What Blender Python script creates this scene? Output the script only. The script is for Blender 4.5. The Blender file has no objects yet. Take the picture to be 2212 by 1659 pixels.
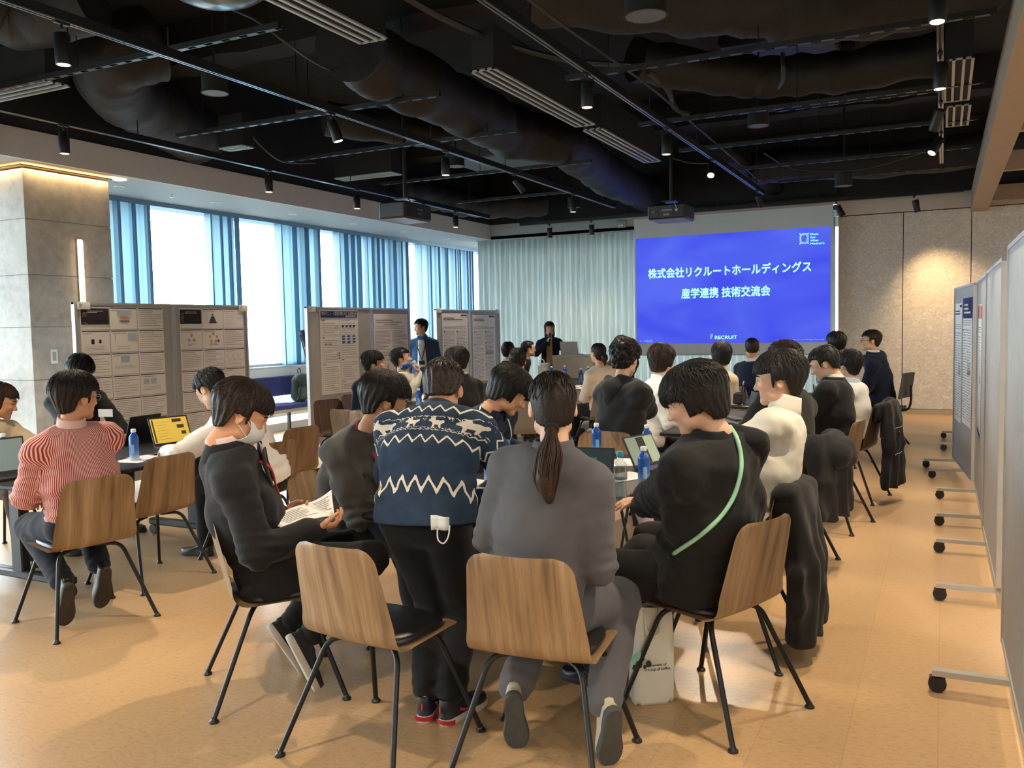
import bpy, math, random
import numpy as np
from mathutils import Vector, Matrix, Euler

# ------------------------------------------------------------------ camera, world, exposure
SC = bpy.context.scene
COL = SC.collection
H = 1.55                                   # eye height of the photographer
FPX = 1874.57                              # focal length in pixels of the 2212 x 1659 frame
YAW, PITCH, ROLL = 0.461496704, 0.0650993687, -0.0199914324
_f0 = np.array([-math.sin(YAW), math.cos(YAW), 0]); _r0 = np.array([math.cos(YAW), math.sin(YAW), 0]); _u0 = np.array([0, 0, 1.0])
CF = math.cos(PITCH) * _f0 - math.sin(PITCH) * _u0
_up = math.sin(PITCH) * _f0 + math.cos(PITCH) * _u0
CR = math.cos(ROLL) * _r0 + math.sin(ROLL) * _up
CU = -math.sin(ROLL) * _r0 + math.cos(ROLL) * _up
CAM = np.array([0, 0, H])
cam_d = bpy.data.cameras.new('camera'); cam_o = bpy.data.objects.new('camera', cam_d); COL.objects.link(cam_o)
cam_d.sensor_fit = 'HORIZONTAL'; cam_d.sensor_width = 36.0; cam_d.lens = FPX / 2212 * 36.0
cam_d.clip_start = 0.05; cam_d.clip_end = 3000
cam_o.matrix_world = Matrix(((CR[0], CU[0], -CF[0], 0), (CR[1], CU[1], -CF[1], 0), (CR[2], CU[2], -CF[2], H), (0, 0, 0, 1)))
SC.camera = cam_o
SC.view_settings.view_transform = 'Standard'; SC.view_settings.look = 'None'
SC.view_settings.gamma = 1.0; SC.view_settings.use_curve_mapping = False
SC.view_settings.exposure = 0.0

def ray(px, py): return (px - 1106) / FPX * CR - (py - 829.5) / FPX * CU + CF
def atZ(px, py, z=0.0): d = ray(px, py); return CAM + d * ((z - H) / d[2])
def atX(px, py, x): d = ray(px, py); return CAM + d * (x / d[0])
def atY(px, py, y): d = ray(px, py); return CAM + d * (y / d[1])
def atD(px, py, D): return CAM + ray(px, py) * D

W = bpy.data.worlds.new('daylight'); SC.world = W; W.use_nodes = True
_n = W.node_tree.nodes; _l = W.node_tree.links; _n.clear()
_o = _n.new('ShaderNodeOutputWorld'); _b = _n.new('ShaderNodeBackground')
_tc = _n.new('ShaderNodeTexCoord'); _sx = _n.new('ShaderNodeSeparateXYZ'); _rp = _n.new('ShaderNodeValToRGB')
_l.new(_tc.outputs['Generated'], _sx.inputs[0])
_mr = _n.new('ShaderNodeMapRange'); _mr.inputs[1].default_value = -1; _mr.inputs[2].default_value = 1; _l.new(_sx.outputs['Z'], _mr.inputs[0]); _l.new(_mr.outputs[0], _rp.inputs[0])
_e = _rp.color_ramp.elements; _e.new(0.5); _e.new(0.5)
for _k, (_p, _c) in zip(_e, ((0.36, (0.07, 0.085, 0.09)), (0.46, (0.36, 0.43, 0.46)), (0.50, (0.82, 0.92, 0.96)), (0.60, (0.92, 0.965, 1.0)))): _k.position = _p; _k.color = (*_c, 1)
_l.new(_rp.outputs[0], _b.inputs[0]); _b.inputs[1].default_value = 19.0
_l.new(_b.outputs[0], _o.inputs[0])

def lamp(kind, name, loc, energy, color, **kw):
    d = bpy.data.lights.new(name, kind); d.energy = energy; d.color = color
    for k, v in kw.items(): setattr(d, k, v)
    o = bpy.data.objects.new(name, d); COL.objects.link(o); o.location = loc
    return o

# unseen fill lamps added right of the beam frame and behind the photographer
for _x in (1.6, 3.2):
    for _y in (-2.5, 0.5, 3.5, 6.5, 9.5, 12.5): lamp('SPOT', 'fill_lamp', (_x, _y, 3.05), 95, (1.0, 0.86, 0.70), shadow_soft_size=0.12, spot_size=math.radians(165), spot_blend=0.3)
for _x in (-7.0, -4.0, -1.2):
    for _y in (-3.5, -1.2): lamp('SPOT', 'fill_lamp', (_x, _y, 3.15), 62, (1.0, 0.86, 0.70), shadow_soft_size=0.12, spot_size=math.radians(165), spot_blend=0.3)

# ------------------------------------------------------------------ materials
def lin(h):
    h = h.lstrip('#'); v = [int(h[i:i + 2], 16) / 255 for i in (0, 2, 4)]
    return tuple([c / 12.92 if c <= 0.04045 else ((c + 0.055) / 1.055) ** 2.4 for c in v])
MATS = {}
class NT:
    def __init__(s, name):
        s.m = bpy.data.materials.new(name); s.m.use_nodes = True
        s.n = s.m.node_tree.nodes; s.l = s.m.node_tree.links; s.n.clear()
        s.out = s.n.new('ShaderNodeOutputMaterial'); s.b = s.n.new('ShaderNodeBsdfPrincipled')
        s.l.new(s.b.outputs[0], s.out.inputs[0])
    def new(s, t, **kw):
        n = s.n.new('ShaderNode' + t)
        for k, v in kw.items():
            if isinstance(k, str) and k.startswith('i_'): n.inputs[int(k[2:])].default_value = v
            else: setattr(n, k, v)
        return n
    def link(s, a, b): s.l.new(a, b)
    def math(s, op, a, b=0.0, c=None):
        n = s.n.new('ShaderNodeMath'); n.operation = op
        for i, v in enumerate((a, b, c)):
            if v is None: continue
            if isinstance(v, (int, float)): n.inputs[i].default_value = v
            else: s.l.new(v, n.inputs[i])
        return n.outputs[0]
    def mix(s, f, a, b):
        n = s.n.new('ShaderNodeMix'); n.data_type = 'RGBA'
        for i, v in ((0, f), (6, a), (7, b)):
            if isinstance(v, (int, float)): n.inputs[i].default_value = v
            elif isinstance(v, tuple): n.inputs[i].default_value = (*v[:3], 1)
            else: s.l.new(v, n.inputs[i])
        return n.outputs[2]
    def coord(s, kind='Object', scale=(1, 1, 1), rot=(0, 0, 0)):
        t = s.n.new('ShaderNodeTexCoord'); mp = s.n.new('ShaderNodeMapping')
        mp.inputs['Scale'].default_value = scale; mp.inputs['Rotation'].default_value = rot
        s.l.new(t.outputs[kind], mp.inputs[0]); return mp.outputs[0]
    def noise(s, vec, scale, detail=3.0, rough=0.55):
        n = s.n.new('ShaderNodeTexNoise'); n.inputs['Scale'].default_value = scale
        n.inputs['Detail'].default_value = detail; n.inputs['Roughness'].default_value = rough
        if vec is not None: s.l.new(vec, n.inputs['Vector'])
        return n
    def ramp(s, fac, stops):
        r = s.n.new('ShaderNodeValToRGB'); e = r.color_ramp.elements
        while len(e) < len(stops): e.new(0.5)
        for el, (p, c) in zip(e, stops): el.position = p; el.color = (*c[:3], 1)
        s.l.new(fac, r.inputs[0]); return r.outputs[0]
    def bump(s, h, strength=0.3, dist=0.01):
        b = s.n.new('ShaderNodeBump'); b.inputs['Strength'].default_value = strength; b.inputs['Distance'].default_value = dist
        s.l.new(h, b.inputs['Height']); s.l.new(b.outputs[0], s.b.inputs['Normal']); return b
    def set(s, base=None, rough=None, metal=None, spec=None, **kw):
        I = s.b.inputs
        if base is not None:
            if isinstance(base, tuple): I['Base Color'].default_value = (*base[:3], 1)
            else: s.l.new(base, I['Base Color'])
        if rough is not None: I['Roughness'].default_value = rough
        if metal is not None: I['Metallic'].default_value = metal
        if spec is not None: I['Specular IOR Level'].default_value = spec
        for k, v in kw.items(): I[k].default_value = v
        return s.m

def plain(name, color, rough=0.5, metal=0.0, var=0.06, vs=12.0, bump=0.0, bs=200.0, spec=0.5, scale=(1, 1, 1)):
    """Procedural paint, plastic, metal or cloth: a colour with soft noise variation and optional fine bump."""
    if name in MATS: return MATS[name]
    t = NT(name); c = color if isinstance(color, tuple) else lin(color)
    v = t.coord('Object', scale)
    nz = t.noise(v, vs, 3.0)
    lo = tuple(max(0, x * (1 - var)) for x in c); hi = tuple(min(1, x * (1 + var)) for x in c)
    t.set(t.ramp(nz.outputs[0], [(0.3, lo), (0.7, hi)]), rough, metal, spec)
    if bump > 0: t.bump(t.noise(v, bs, 2.0).outputs[0], bump, 0.004)
    MATS[name] = t.m; return t.m
def glow(name, color, strength):
    if name in MATS: return MATS[name]
    t = NT(name); t.set(color, 0.5); t.b.inputs['Emission Color'].default_value = (*color, 1); t.b.inputs['Emission Strength'].default_value = strength
    MATS[name] = t.m; return t.m
def cloth(name, color, var=0.10, bump=0.25, rough=0.9, bs=380.0, sheen=0.25):
    if name in MATS: return MATS[name]
    t = NT(name); c = color if isinstance(color, tuple) else lin(color)
    v = t.coord('Object'); nz = t.noise(v, 7.0, 4.0)
    lo = tuple(x * (1 - var) for x in c); hi = tuple(min(1, x * (1 + var)) for x in c)
    t.set(t.ramp(nz.outputs[0], [(0.3, lo), (0.7, hi)]), rough, 0, 0.3)
    t.b.inputs['Sheen Weight'].default_value = sheen * 0.3; t.b.inputs['Sheen Roughness'].default_value = 0.5
    w = t.noise(v, bs, 2.0); f = t.noise(v, 16.0, 3.0)
    t.bump(t.math('ADD', t.math('MULTIPLY', w.outputs[0], 0.25), f.outputs[0]), bump, 0.012)
    MATS[name] = t.m; return t.m

# ------------------------------------------------------------------ mesh building
class MB:
    """Collects shapes as vertices and faces, each face with a material slot, for ONE mesh object."""
    def __init__(s): s.v = []; s.f = []; s.mi = []; s.n = 0
    def add(s, v, f, mi=0):
        v = np.asarray(v, float).reshape(-1, 3); s.v.append(v)
        s.f.extend([tuple(i + s.n for i in q) for q in f]); s.mi.extend([mi] * len(f)); s.n += len(v); return s
    def box(s, lo, hi, mi=0):
        (a, b, c), (d, e, g) = lo, hi
        v = [(a, b, c), (d, b, c), (d, e, c), (a, e, c), (a, b, g), (d, b, g), (d, e, g), (a, e, g)]
        return s.add(v, [(3, 2, 1, 0), (4, 5, 6, 7), (0, 1, 5, 4), (1, 2, 6, 5), (2, 3, 7, 6), (3, 0, 4, 7)], mi)
    def obox(s, o, ux, uy, uz, mi=0):
        """box from corner-centre o spanned by half vectors ux, uy, uz"""
        o, ux, uy, uz = (np.asarray(k, float) for k in (o, ux, uy, uz))
        v = [o + sx * ux + sy * uy + sz * uz for sz in (-1, 1) for sx, sy in ((-1, -1), (1, -1), (1, 1), (-1, 1))]
        return s.add(v, [(3, 2, 1, 0), (4, 5, 6, 7), (0, 1, 5, 4), (1, 2, 6, 5), (2, 3, 7, 6), (3, 0, 4, 7)], mi)
    def bbox(s, lo, hi, b=0.005, mi=0):
        """box with chamfered vertical and horizontal edges"""
        lo = np.array(lo, float); hi = np.array(hi, float); c = (lo + hi) / 2; h = (hi - lo) / 2; b = min(b, *(h * 0.9))
        pts = []; 
        for sz in (-1, 1):
            for lvl in (0, 1):
                zz = h[2] * sz if lvl == 1 else (h[2] - b) * sz
                e = b if lvl == 1 else 0
                for sx, sy, k in ((-1, -1, 0), (-1, -1, 1), (1, -1, 0), (1, -1, 1), (1, 1, 0), (1, 1, 1), (-1, 1, 0), (-1, 1, 1)):
                    first = (sx * sy > 0) ^ (k == 1)
                    x = sx * (h[0] - e - (0 if first else b)); y = sy * (h[1] - e - (b if first else 0))
                    pts.append(c + (x, y, zz))
        r = [list(range(i * 8, i * 8 + 8)) for i in range(4)]   # 0: bottom-inner, 1: bottom-cap, 2: top-inner, 3: top-cap
        f = [tuple(reversed(r[1])), tuple(r[3])]
        for A, B in ((r[1], r[0]), (r[0], r[2]), (r[2], r[3])):
            for i in range(8): j = (i + 1) % 8; f.append((A[i], A[j], B[j], B[i]))
        return s.add(pts, f, mi)
    def tube(s, pts, r, n=10, mi=0, cap=True):
        P = np.asarray(pts, float); k = len(P); R = np.full(k, r, float) if np.isscalar(r) else np.asarray(r, float)
        T = np.gradient(P, axis=0); T /= np.linalg.norm(T, axis=1)[:, None] + 1e-12
        u = np.cross(T[0], (0, 0, 1.0)); 
        if np.linalg.norm(u) < 1e-3: u = np.cross(T[0], (0, 1.0, 0))
        V = []; a = np.arange(n) / n * 2 * math.pi
        for i in range(k):
            u = u - T[i] * (u @ T[i]); u /= np.linalg.norm(u) + 1e-12; w = np.cross(T[i], u)
            V.append(P[i] + R[i] * (np.cos(a)[:, None] * u + np.sin(a)[:, None] * w))
        F = [(i * n + j, i * n + (j + 1) % n, (i + 1) * n + (j + 1) % n, (i + 1) * n + j) for i in range(k - 1) for j in range(n)]
        if cap: F += [tuple(range(n - 1, -1, -1)), tuple(range((k - 1) * n, k * n))]
        return s.add(np.concatenate(V), F, mi)
    def lathe(s, prof, o=(0, 0, 0), n=24, mi=0, axis=None):
        """profile of (radius, height) about +Z at o, or about the given axis"""
        o = np.asarray(o, float); ax = np.array((0, 0, 1.0)) if axis is None else np.asarray(axis, float) / np.linalg.norm(axis)
        u = np.cross(ax, (0, 1, 0)); u = np.array((1.0, 0, 0)) if np.linalg.norm(u) < 1e-3 else u / np.linalg.norm(u); w = np.cross(ax, u)
        a = np.arange(n) / n * 2 * math.pi; ring = np.cos(a)[:, None] * u + np.sin(a)[:, None] * w
        V = np.concatenate([o + ax * h + r * ring for r, h in prof]); k = len(prof)
        F = [(i * n + j, i * n + (j + 1) % n, (i + 1) * n + (j + 1) % n, (i + 1) * n + j) for i in range(k - 1) for j in range(n)]
        F += [tuple(range(n - 1, -1, -1)), tuple(range((k - 1) * n, k * n))]
        return s.add(V, F, mi)
    def ell(s, c, r, n=16, m=10, mi=0, R=None):
        th = np.linspace(0, math.pi, m + 1); ph = np.arange(n) / n * 2 * math.pi
        V = np.array([(math.sin(t) * math.cos(p), math.sin(t) * math.sin(p), math.cos(t)) for t in th for p in ph]) * np.asarray(r, float)
        if R is not None: V = V @ np.asarray(R).T
        F = [(i * n + j, (i + 1) * n + j, (i + 1) * n + (j + 1) % n, i * n + (j + 1) % n) for i in range(m) for j in range(n)]
        return s.add(V + np.asarray(c, float), F, mi)
    def grid(s, P, mi=0, thick=0.0, closed=False):
        """P[nu, nv, 3] surface; with thickness it becomes a solid sheet"""
        P = np.asarray(P, float); nu, nv = P.shape[:2]
        id0 = lambda i, j: i * nv + j
        F = [(id0(i, j), id0(i + 1, j), id0(i + 1, j + 1), id0(i, j + 1)) for i in range(nu - 1) for j in range(nv - 1)]
        if thick <= 0: return s.add(P.reshape(-1, 3), F, mi)
        du = np.gradient(P, axis=0); dv = np.gradient(P, axis=1); N = np.cross(du, dv); N /= np.linalg.norm(N, axis=2)[..., None] + 1e-12
        Q = P - N * thick; m = nu * nv
        F2 = [tuple(m + k for k in reversed(q)) for q in F]
        edge = [id0(i, 0) for i in range(nu)] + [id0(nu - 1, j) for j in range(1, nv)] + [id0(i, nv - 1) for i in range(nu - 2, -1, -1)] + [id0(0, j) for j in range(nv - 2, 0, -1)]
        E = [(edge[k], edge[(k + 1) % len(edge)], m + edge[(k + 1) % len(edge)], m + edge[k]) for k in range(len(edge))]
        E = [tuple(reversed(q)) for q in E]
        s.add(np.concatenate([P.reshape(-1, 3), Q.reshape(-1, 3)]), F + F2, mi)
        if isinstance(mi, tuple): pass
        s.f.extend([tuple(i + s.n - 2 * m for i in q) for q in E]); s.mi.extend([getattr(s, 'edge_mi', mi)] * len(E)); return s
    def build(s, name, mats, parent=None, origin=(0, 0, 0), smooth=True, angle=40.0):
        V = np.concatenate(s.v) if s.v else np.zeros((0, 3))
        return mk(name, V, s.f, mats, parent, origin, smooth, s.mi, angle)

def mk(name, V, F, mats, parent=None, origin=(0, 0, 0), smooth=True, mi=None, angle=40.0, attrs=None):
    me = bpy.data.meshes.new(name)
    V = np.asarray(V, float) - np.asarray(origin, float)
    if isinstance(F, np.ndarray):
        nf = len(F); me.vertices.add(len(V)); me.vertices.foreach_set('co', V.astype(np.float32).ravel())
        me.loops.add(nf * F.shape[1]); me.loops.foreach_set('vertex_index', F.astype(np.int32).ravel())
        me.polygons.add(nf); me.polygons.foreach_set('loop_start', (np.arange(nf) * F.shape[1]).astype(np.int32))
        me.polygons.foreach_set('loop_total', np.full(nf, F.shape[1], np.int32)); me.update(calc_edges=True)
    else:
        me.from_pydata([tuple(p) for p in V], [], F); me.update()
    if not isinstance(mats, (list, tuple)): mats = [mats]
    for m in mats: me.materials.append(m)
    if mi is not None and len(mats) > 1: me.polygons.foreach_set('material_index', np.array(mi, np.int32))
    if attrs:
        for k, a in attrs.items():
            at = me.attributes.new(k, 'FLOAT' if a.ndim == 1 else 'FLOAT_VECTOR', 'POINT')
            at.data.foreach_set('value' if a.ndim == 1 else 'vector', np.ascontiguousarray(a, np.float32).ravel())
    if smooth:
        me.polygons.foreach_set('use_smooth', np.ones(len(me.polygons), bool))
        if angle < 180: me.set_sharp_from_angle(angle=math.radians(angle))
    o = bpy.data.objects.new(name, me); COL.objects.link(o)
    if parent is not None: o.parent = parent
    else: o.location = origin
    return o
def tag(o, label=None, cat=None, group=None, kind=None):
    if label: o['label'] = label
    if cat: o['category'] = cat
    if group: o['group'] = group
    if kind: o['kind'] = kind
    return o
def thing(name, label, cat, loc=(0, 0, 0), rz=0.0, group=None):
    o = bpy.data.objects.new(name, None); COL.objects.link(o); o.empty_display_size = 0.1
    o.location = loc; o.rotation_euler = (0, 0, rz); return tag(o, label, cat, group)
def struct(name, mb, mats, smooth=False): return tag(mb.build(name, mats, smooth=smooth), kind='structure')
def copy_tree(o, parent=None):
    c = o.copy(); COL.objects.link(c); c.parent = parent
    for ch in list(o.children): copy_tree(ch, c)
    return c
def rotz(a): c, s = math.cos(a), math.sin(a); return np.array(((c, -s, 0), (s, c, 0), (0, 0, 1.0)))

_tcache = {}
def text_geo(body, size=0.1, bold=0.0, align='LEFT', spacing=1.0):
    """flat outline geometry (vertices in the XY plane, faces) of a line of lettering"""
    k = (body, size, bold, align, spacing)
    if k in _tcache: return _tcache[k]
    cu = bpy.data.curves.new('lettering', 'FONT'); cu.body = body; cu.size = size; cu.offset = bold * size; cu.align_x = align
    cu.space_character = spacing; cu.resolution_u = 3
    o = bpy.data.objects.new('lettering', cu); COL.objects.link(o)
    dg = bpy.context.evaluated_depsgraph_get(); dg.update()
    me = bpy.data.meshes.new_from_object(o.evaluated_get(dg))
    V = np.array([v.co[:] for v in me.vertices]).reshape(-1, 3); F = [tuple(p.vertices) for p in me.polygons]
    bpy.data.objects.remove(o); bpy.data.curves.remove(cu); bpy.data.meshes.remove(me)
    _tcache[k] = (V, F); return V, F
def put_text(mb, body, o, ux, uy, size, mi=0, bold=0.0, align='LEFT', spacing=1.0, width=None):
    """writes lettering into a mesh collector at o with its baseline along ux and its height along uy"""
    V, F = text_geo(body, size, 0.0, align, spacing)
    if len(V) == 0: return
    if bold > 0:                       # heavier strokes: the same outlines laid a hair's breadth apart
        e = bold * size * 1.7; n0 = len(V); V = np.concatenate([V + (dx * e, dy * e, 0.0) for dx, dy in ((0, 0), (1, 0), (-1, 0), (0, 1), (0, -1))]); F = [tuple(i + k * n0 for i in q) for k in range(5) for q in F]
    sx = 1.0
    if width: sx = width / (V[:, 0].max() - V[:, 0].min())
    x = V[:, 0] - (V[:, 0].min() if (width and align == 'LEFT') else 0)
    P = np.asarray(o, float) + (x * sx)[:, None] * np.asarray(ux, float) + V[:, 1][:, None] * np.asarray(uy, float)
    mb.add(P, F, mi)
def quad(mb, o, ux, uy, x0, y0, x1, y1, mi=0):
    o, ux, uy = (np.asarray(k, float) for k in (o, ux, uy))
    mb.add([o + ux * x + uy * y for x, y in ((x0, y0), (x1, y0), (x1, y1), (x0, y1))], [(0, 1, 2, 3)], mi)
# ------------------------------------------------------------------ room materials
XW = -9.3; YF = 15.55; XR = 4.2; YB = -5.0; ZS = 4.75
def floor_mat():
    t = NT('cork_floor'); v = t.coord('Object', (1, 1, 1), (0, 0, math.radians(90)))
    br = t.new('TexBrick'); br.offset = 0.5; t.link(v, br.inputs['Vector'])
    for k, x in (('Scale', 1.0), ('Mortar Size', 0.0016), ('Mortar Smooth', 0.15), ('Bias', 0.0), ('Brick Width', 0.92), ('Row Height', 0.305)): br.inputs[k].default_value = x
    br.inputs['Color1'].default_value = (0.965, 0.965, 0.965, 1); br.inputs['Color2'].default_value = (1.03, 1.02, 1.0, 1); br.inputs['Mortar'].default_value = (0.80, 0.79, 0.76, 1)
    p = t.coord('Object', (30, 70, 30)); q = t.coord('Object')
    n1 = t.noise(p, 1.0, 4.0, 0.65); n2 = t.noise(q, 1.4, 3.0); n3 = t.noise(q, 150.0, 2.0)
    c = t.ramp(n1.outputs[0], [(0.30, lin('#a48461')), (0.44, lin('#ba9a72')), (0.66, lin('#c4a57f')), (0.8, lin('#d2b894'))])
    c = t.mix(t.math('MULTIPLY', n2.outputs[0], 0.35), c, lin('#b48f62'))
    sp = t.math('LESS_THAN', n3.outputs[0], 0.37); c = t.mix(t.math('MULTIPLY', sp, 0.35), c, lin('#8d6a45'))
    m = t.new('Mix', data_type='RGBA', blend_type='MULTIPLY'); m.inputs[0].default_value = 1.0
    t.link(c, m.inputs[6]); t.link(br.outputs[0], m.inputs[7])
    t.set(m.outputs[2], 0.42, 0, 0.5)
    r = t.math('MULTIPLY_ADD', n1.outputs[0], 0.22, 0.22); t.link(r, t.b.inputs['Roughness'])
    t.bump(t.math('ADD', n1.outputs[0], t.math('MULTIPLY', br.outputs[1], -2.0)), 0.06, 0.004)
    return t.m
def concrete_mat(name, a, b, c3, scale=1.0, streak=0.0):
    t = NT(name); q = t.coord('Object', (1, 1, 1))
    n1 = t.noise(q, 2.2 * scale, 6.0, 0.62); n2 = t.noise(q, 11 * scale, 5.0, 0.7); n3 = t.noise(q, 60 * scale, 2.0)
    f = t.math('ADD', t.math('MULTIPLY', n1.outputs[0], 0.55), t.math('MULTIPLY', n2.outputs[0], 0.45))
    t.set(t.ramp(f, [(0.36, a), (0.5, b), (0.64, c3)]), 0.62, 0, 0.35)
    t.bump(t.math('ADD', n2.outputs[0], t.math('MULTIPLY', n3.outputs[0], 0.4)), 0.12, 0.006); return t.m
def plaster_panel_mat():
    t = NT('trowelled_panel'); q = t.coord('Object', (1, 1, 1.4), (0, 0.5, 0))
    n0 = t.noise(q, 3.5, 2.0); mp = t.new('MixRGB') if False else None
    n1 = t.noise(q, 11.0, 6.0, 0.75); n1.inputs['Distortion'].default_value = 1.6
    n2 = t.noise(q, 26.0, 3.0)
    c = t.ramp(n1.outputs[0], [(0.38, lin('#b9b0a4')), (0.5, lin('#c6bdb1')), (0.6, lin('#d2cabe')), (0.7, lin('#e2dbd0'))])
    t.set(c, 0.55, 0, 0.4); t.bump(n1.outputs[0], 0.04, 0.004); return t.m
M = {}
M['floor'] = floor_mat()
M['black'] = plain('black_paint', (0.0055, 0.006, 0.0066), 0.75, var=0.35, vs=3.0)
M['blackmetal'] = plain('black_metal', (0.010, 0.0115, 0.013), 0.42, 0.3, var=0.25, vs=9.0)
M['slab'] = plain('black_fireproofing', (0.006, 0.0058, 0.0052), 0.95, var=0.5, vs=5.0, bump=0.7, bs=30)
M['fascia'] = plain('taupe_fascia', '#bfbdbb', 0.7, var=0.03)
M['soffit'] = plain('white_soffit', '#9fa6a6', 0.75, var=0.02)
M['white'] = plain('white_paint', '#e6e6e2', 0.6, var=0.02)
M['concrete'] = concrete_mat('concrete_column', lin('#979189'), lin('#aba59c'), lin('#bbb5ab'))
M['panel'] = plaster_panel_mat()
M['alu'] = plain('aluminium', '#c4c8ca', 0.35, 0.75, var=0.04)
M['frame'] = plain('window_frame_grey', '#5f7f98', 0.45, 0.2, var=0.05)
M['beam'] = plain('taupe_beam', '#9b8a76', 0.6, var=0.03)
M['bench'] = plain('indigo_bench_cloth', (0.035, 0.04, 0.16), 0.85, var=0.1, bump=0.2, bs=300)
M['board'] = plain('grey_felt_board', '#aeafaf', 0.85, var=0.04, bump=0.15, bs=260)
M['boardalu'] = plain('board_aluminium', '#b9bbb9', 0.38, 0.55, var=0.04)
M['caster'] = plain('black_caster_rubber', (0.012, 0.012, 0.013), 0.5, var=0.2)
M['paper'] = plain('white_paper', '#f1f0ec', 0.8, var=0.015, vs=30)
M['ink'] = plain('black_ink', (0.02, 0.02, 0.025), 0.8, var=0.1)
M['greyink'] = plain('grey_ink', (0.22, 0.22, 0.235), 0.8, var=0.08)
M['navyink'] = plain('navy_ink', lin('#16235f'), 0.8, var=0.06)
M['blueink'] = plain('blue_ink', lin('#3b5fa8'), 0.8, var=0.06)
M['redink'] = plain('salmon_ink', lin('#d98f7c'), 0.8, var=0.06)
M['lightblueink'] = plain('pale_blue_ink', lin('#b3c6d8'), 0.8, var=0.05)

def fin_mat():
    """thin bluish glass fin and blind packs: daylight shines through them"""
    t = NT('blue_glass_fin'); v = t.coord('Object', (1, 9, 0.02)); n = t.noise(v, 1.0, 3.0)
    c = t.ramp(n.outputs[0], [(0.32, lin('#8fabbc')), (0.5, lin('#b0cad6')), (0.68, lin('#cae0e8'))])
    t.set(c, 0.35)
    tr = t.new('BsdfTranslucent'); t.link(c, tr.inputs[0]); mx = t.new('MixShader'); mx.inputs[0].default_value = 0.62
    t.link(t.b.outputs[0], mx.inputs[1]); t.link(tr.outputs[0], mx.inputs[2]); t.link(mx.outputs[0], t.out.inputs[0]); return t.m
M['fin'] = fin_mat()
def glass_mat(name, tint=(0.93, 0.98, 1.0)):
    t = NT(name); tr = t.new('BsdfTransparent'); tr.inputs[0].default_value = (*tint, 1); gl = t.new('BsdfGlossy'); gl.inputs['Roughness'].default_value = 0.02
    v = t.coord('Object'); nz = t.noise(v, 0.8, 1.0); fr = t.new('LayerWeight'); fr.inputs[0].default_value = 0.25
    f = t.math('MULTIPLY', fr.outputs['Facing'], t.math('MULTIPLY_ADD', nz.outputs[0], 0.04, 0.10)); mx = t.new('MixShader')
    t.link(f, mx.inputs[0]); t.link(tr.outputs[0], mx.inputs[1]); t.link(gl.outputs[0], mx.inputs[2]); t.link(mx.outputs[0], t.out.inputs[0]); return t.m
M['glass'] = glass_mat('window_glass')

# ------------------------------------------------------------------ shell
struct('floor', MB().box((XW - 0.6, YB, -0.1), (XR, 18.5, 0)), M['floor'])
struct('ceiling', MB().box((XW - 0.6, YB, ZS), (XR, 18.5, ZS + 0.15)), M['slab'])
struct('wall_back', MB().box((XW - 0.6, YB - 0.1, 0), (XR, YB, ZS)), M['white'])
struct('wall_right', MB().box((XR, YB, 0), (XR + 0.1, 18.5, ZS)), M['white'])
mb = MB()                                    # far wall: trowelled panels with shadow joints right of the screen
for x0, x1 in ((-1.60, -0.598), (-0.598, 0.385), (0.385, 1.368), (1.368, 2.35), (2.35, XR)):
    mb.box((x0 + 0.006, YF + 0.06, 0.09), (x1 - 0.006, YF + 0.14, 3.285))
struct('wall_far', mb, M['panel'])
struct('wall_far_backing', MB().box((-1.59, YF + 0.10, 0), (XR, YF + 0.25, ZS)), M['ink'])
struct('trim_far_upper', MB().box((-1.62, YF + 0.05, 3.30), (XR, YF + 0.12, 3.56)), plain('beige_upper_strip', '#c2b8aa', 0.6, var=0.03))
struct('wall_far_black', MB().box((-8.3, YF + 0.0, 3.57), (XR, YF + 0.12, ZS)), M['black'])
struct('ceiling_corner_bay', MB().box((-8.3, YF + 0.12, 3.42), (XR, 18.5, 3.5)), M['black'])
struct('baseboard_far', MB().box((-1.60, YF + 0.045, 0), (XR, YF + 0.10, 0.082)), plain('beige_skirting', '#a4937c', 0.5, var=0.03))
# perimeter soffit along the window wall and the far wall, with its taupe fascia and the black wall above it
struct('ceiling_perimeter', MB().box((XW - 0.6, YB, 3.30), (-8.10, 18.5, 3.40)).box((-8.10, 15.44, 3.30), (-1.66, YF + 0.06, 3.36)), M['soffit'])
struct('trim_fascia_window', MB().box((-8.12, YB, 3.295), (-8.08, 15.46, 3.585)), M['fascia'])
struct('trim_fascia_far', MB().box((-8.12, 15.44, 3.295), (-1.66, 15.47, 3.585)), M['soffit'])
struct('wall_window_black', MB().box((-8.16, YB, 3.585), (-8.09, 15.46, ZS)), M['black'])
struct('wall_curtain_black', MB().box((-8.16, 15.46, 3.585), (-1.6, 15.50, ZS)), M['black'])

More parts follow.
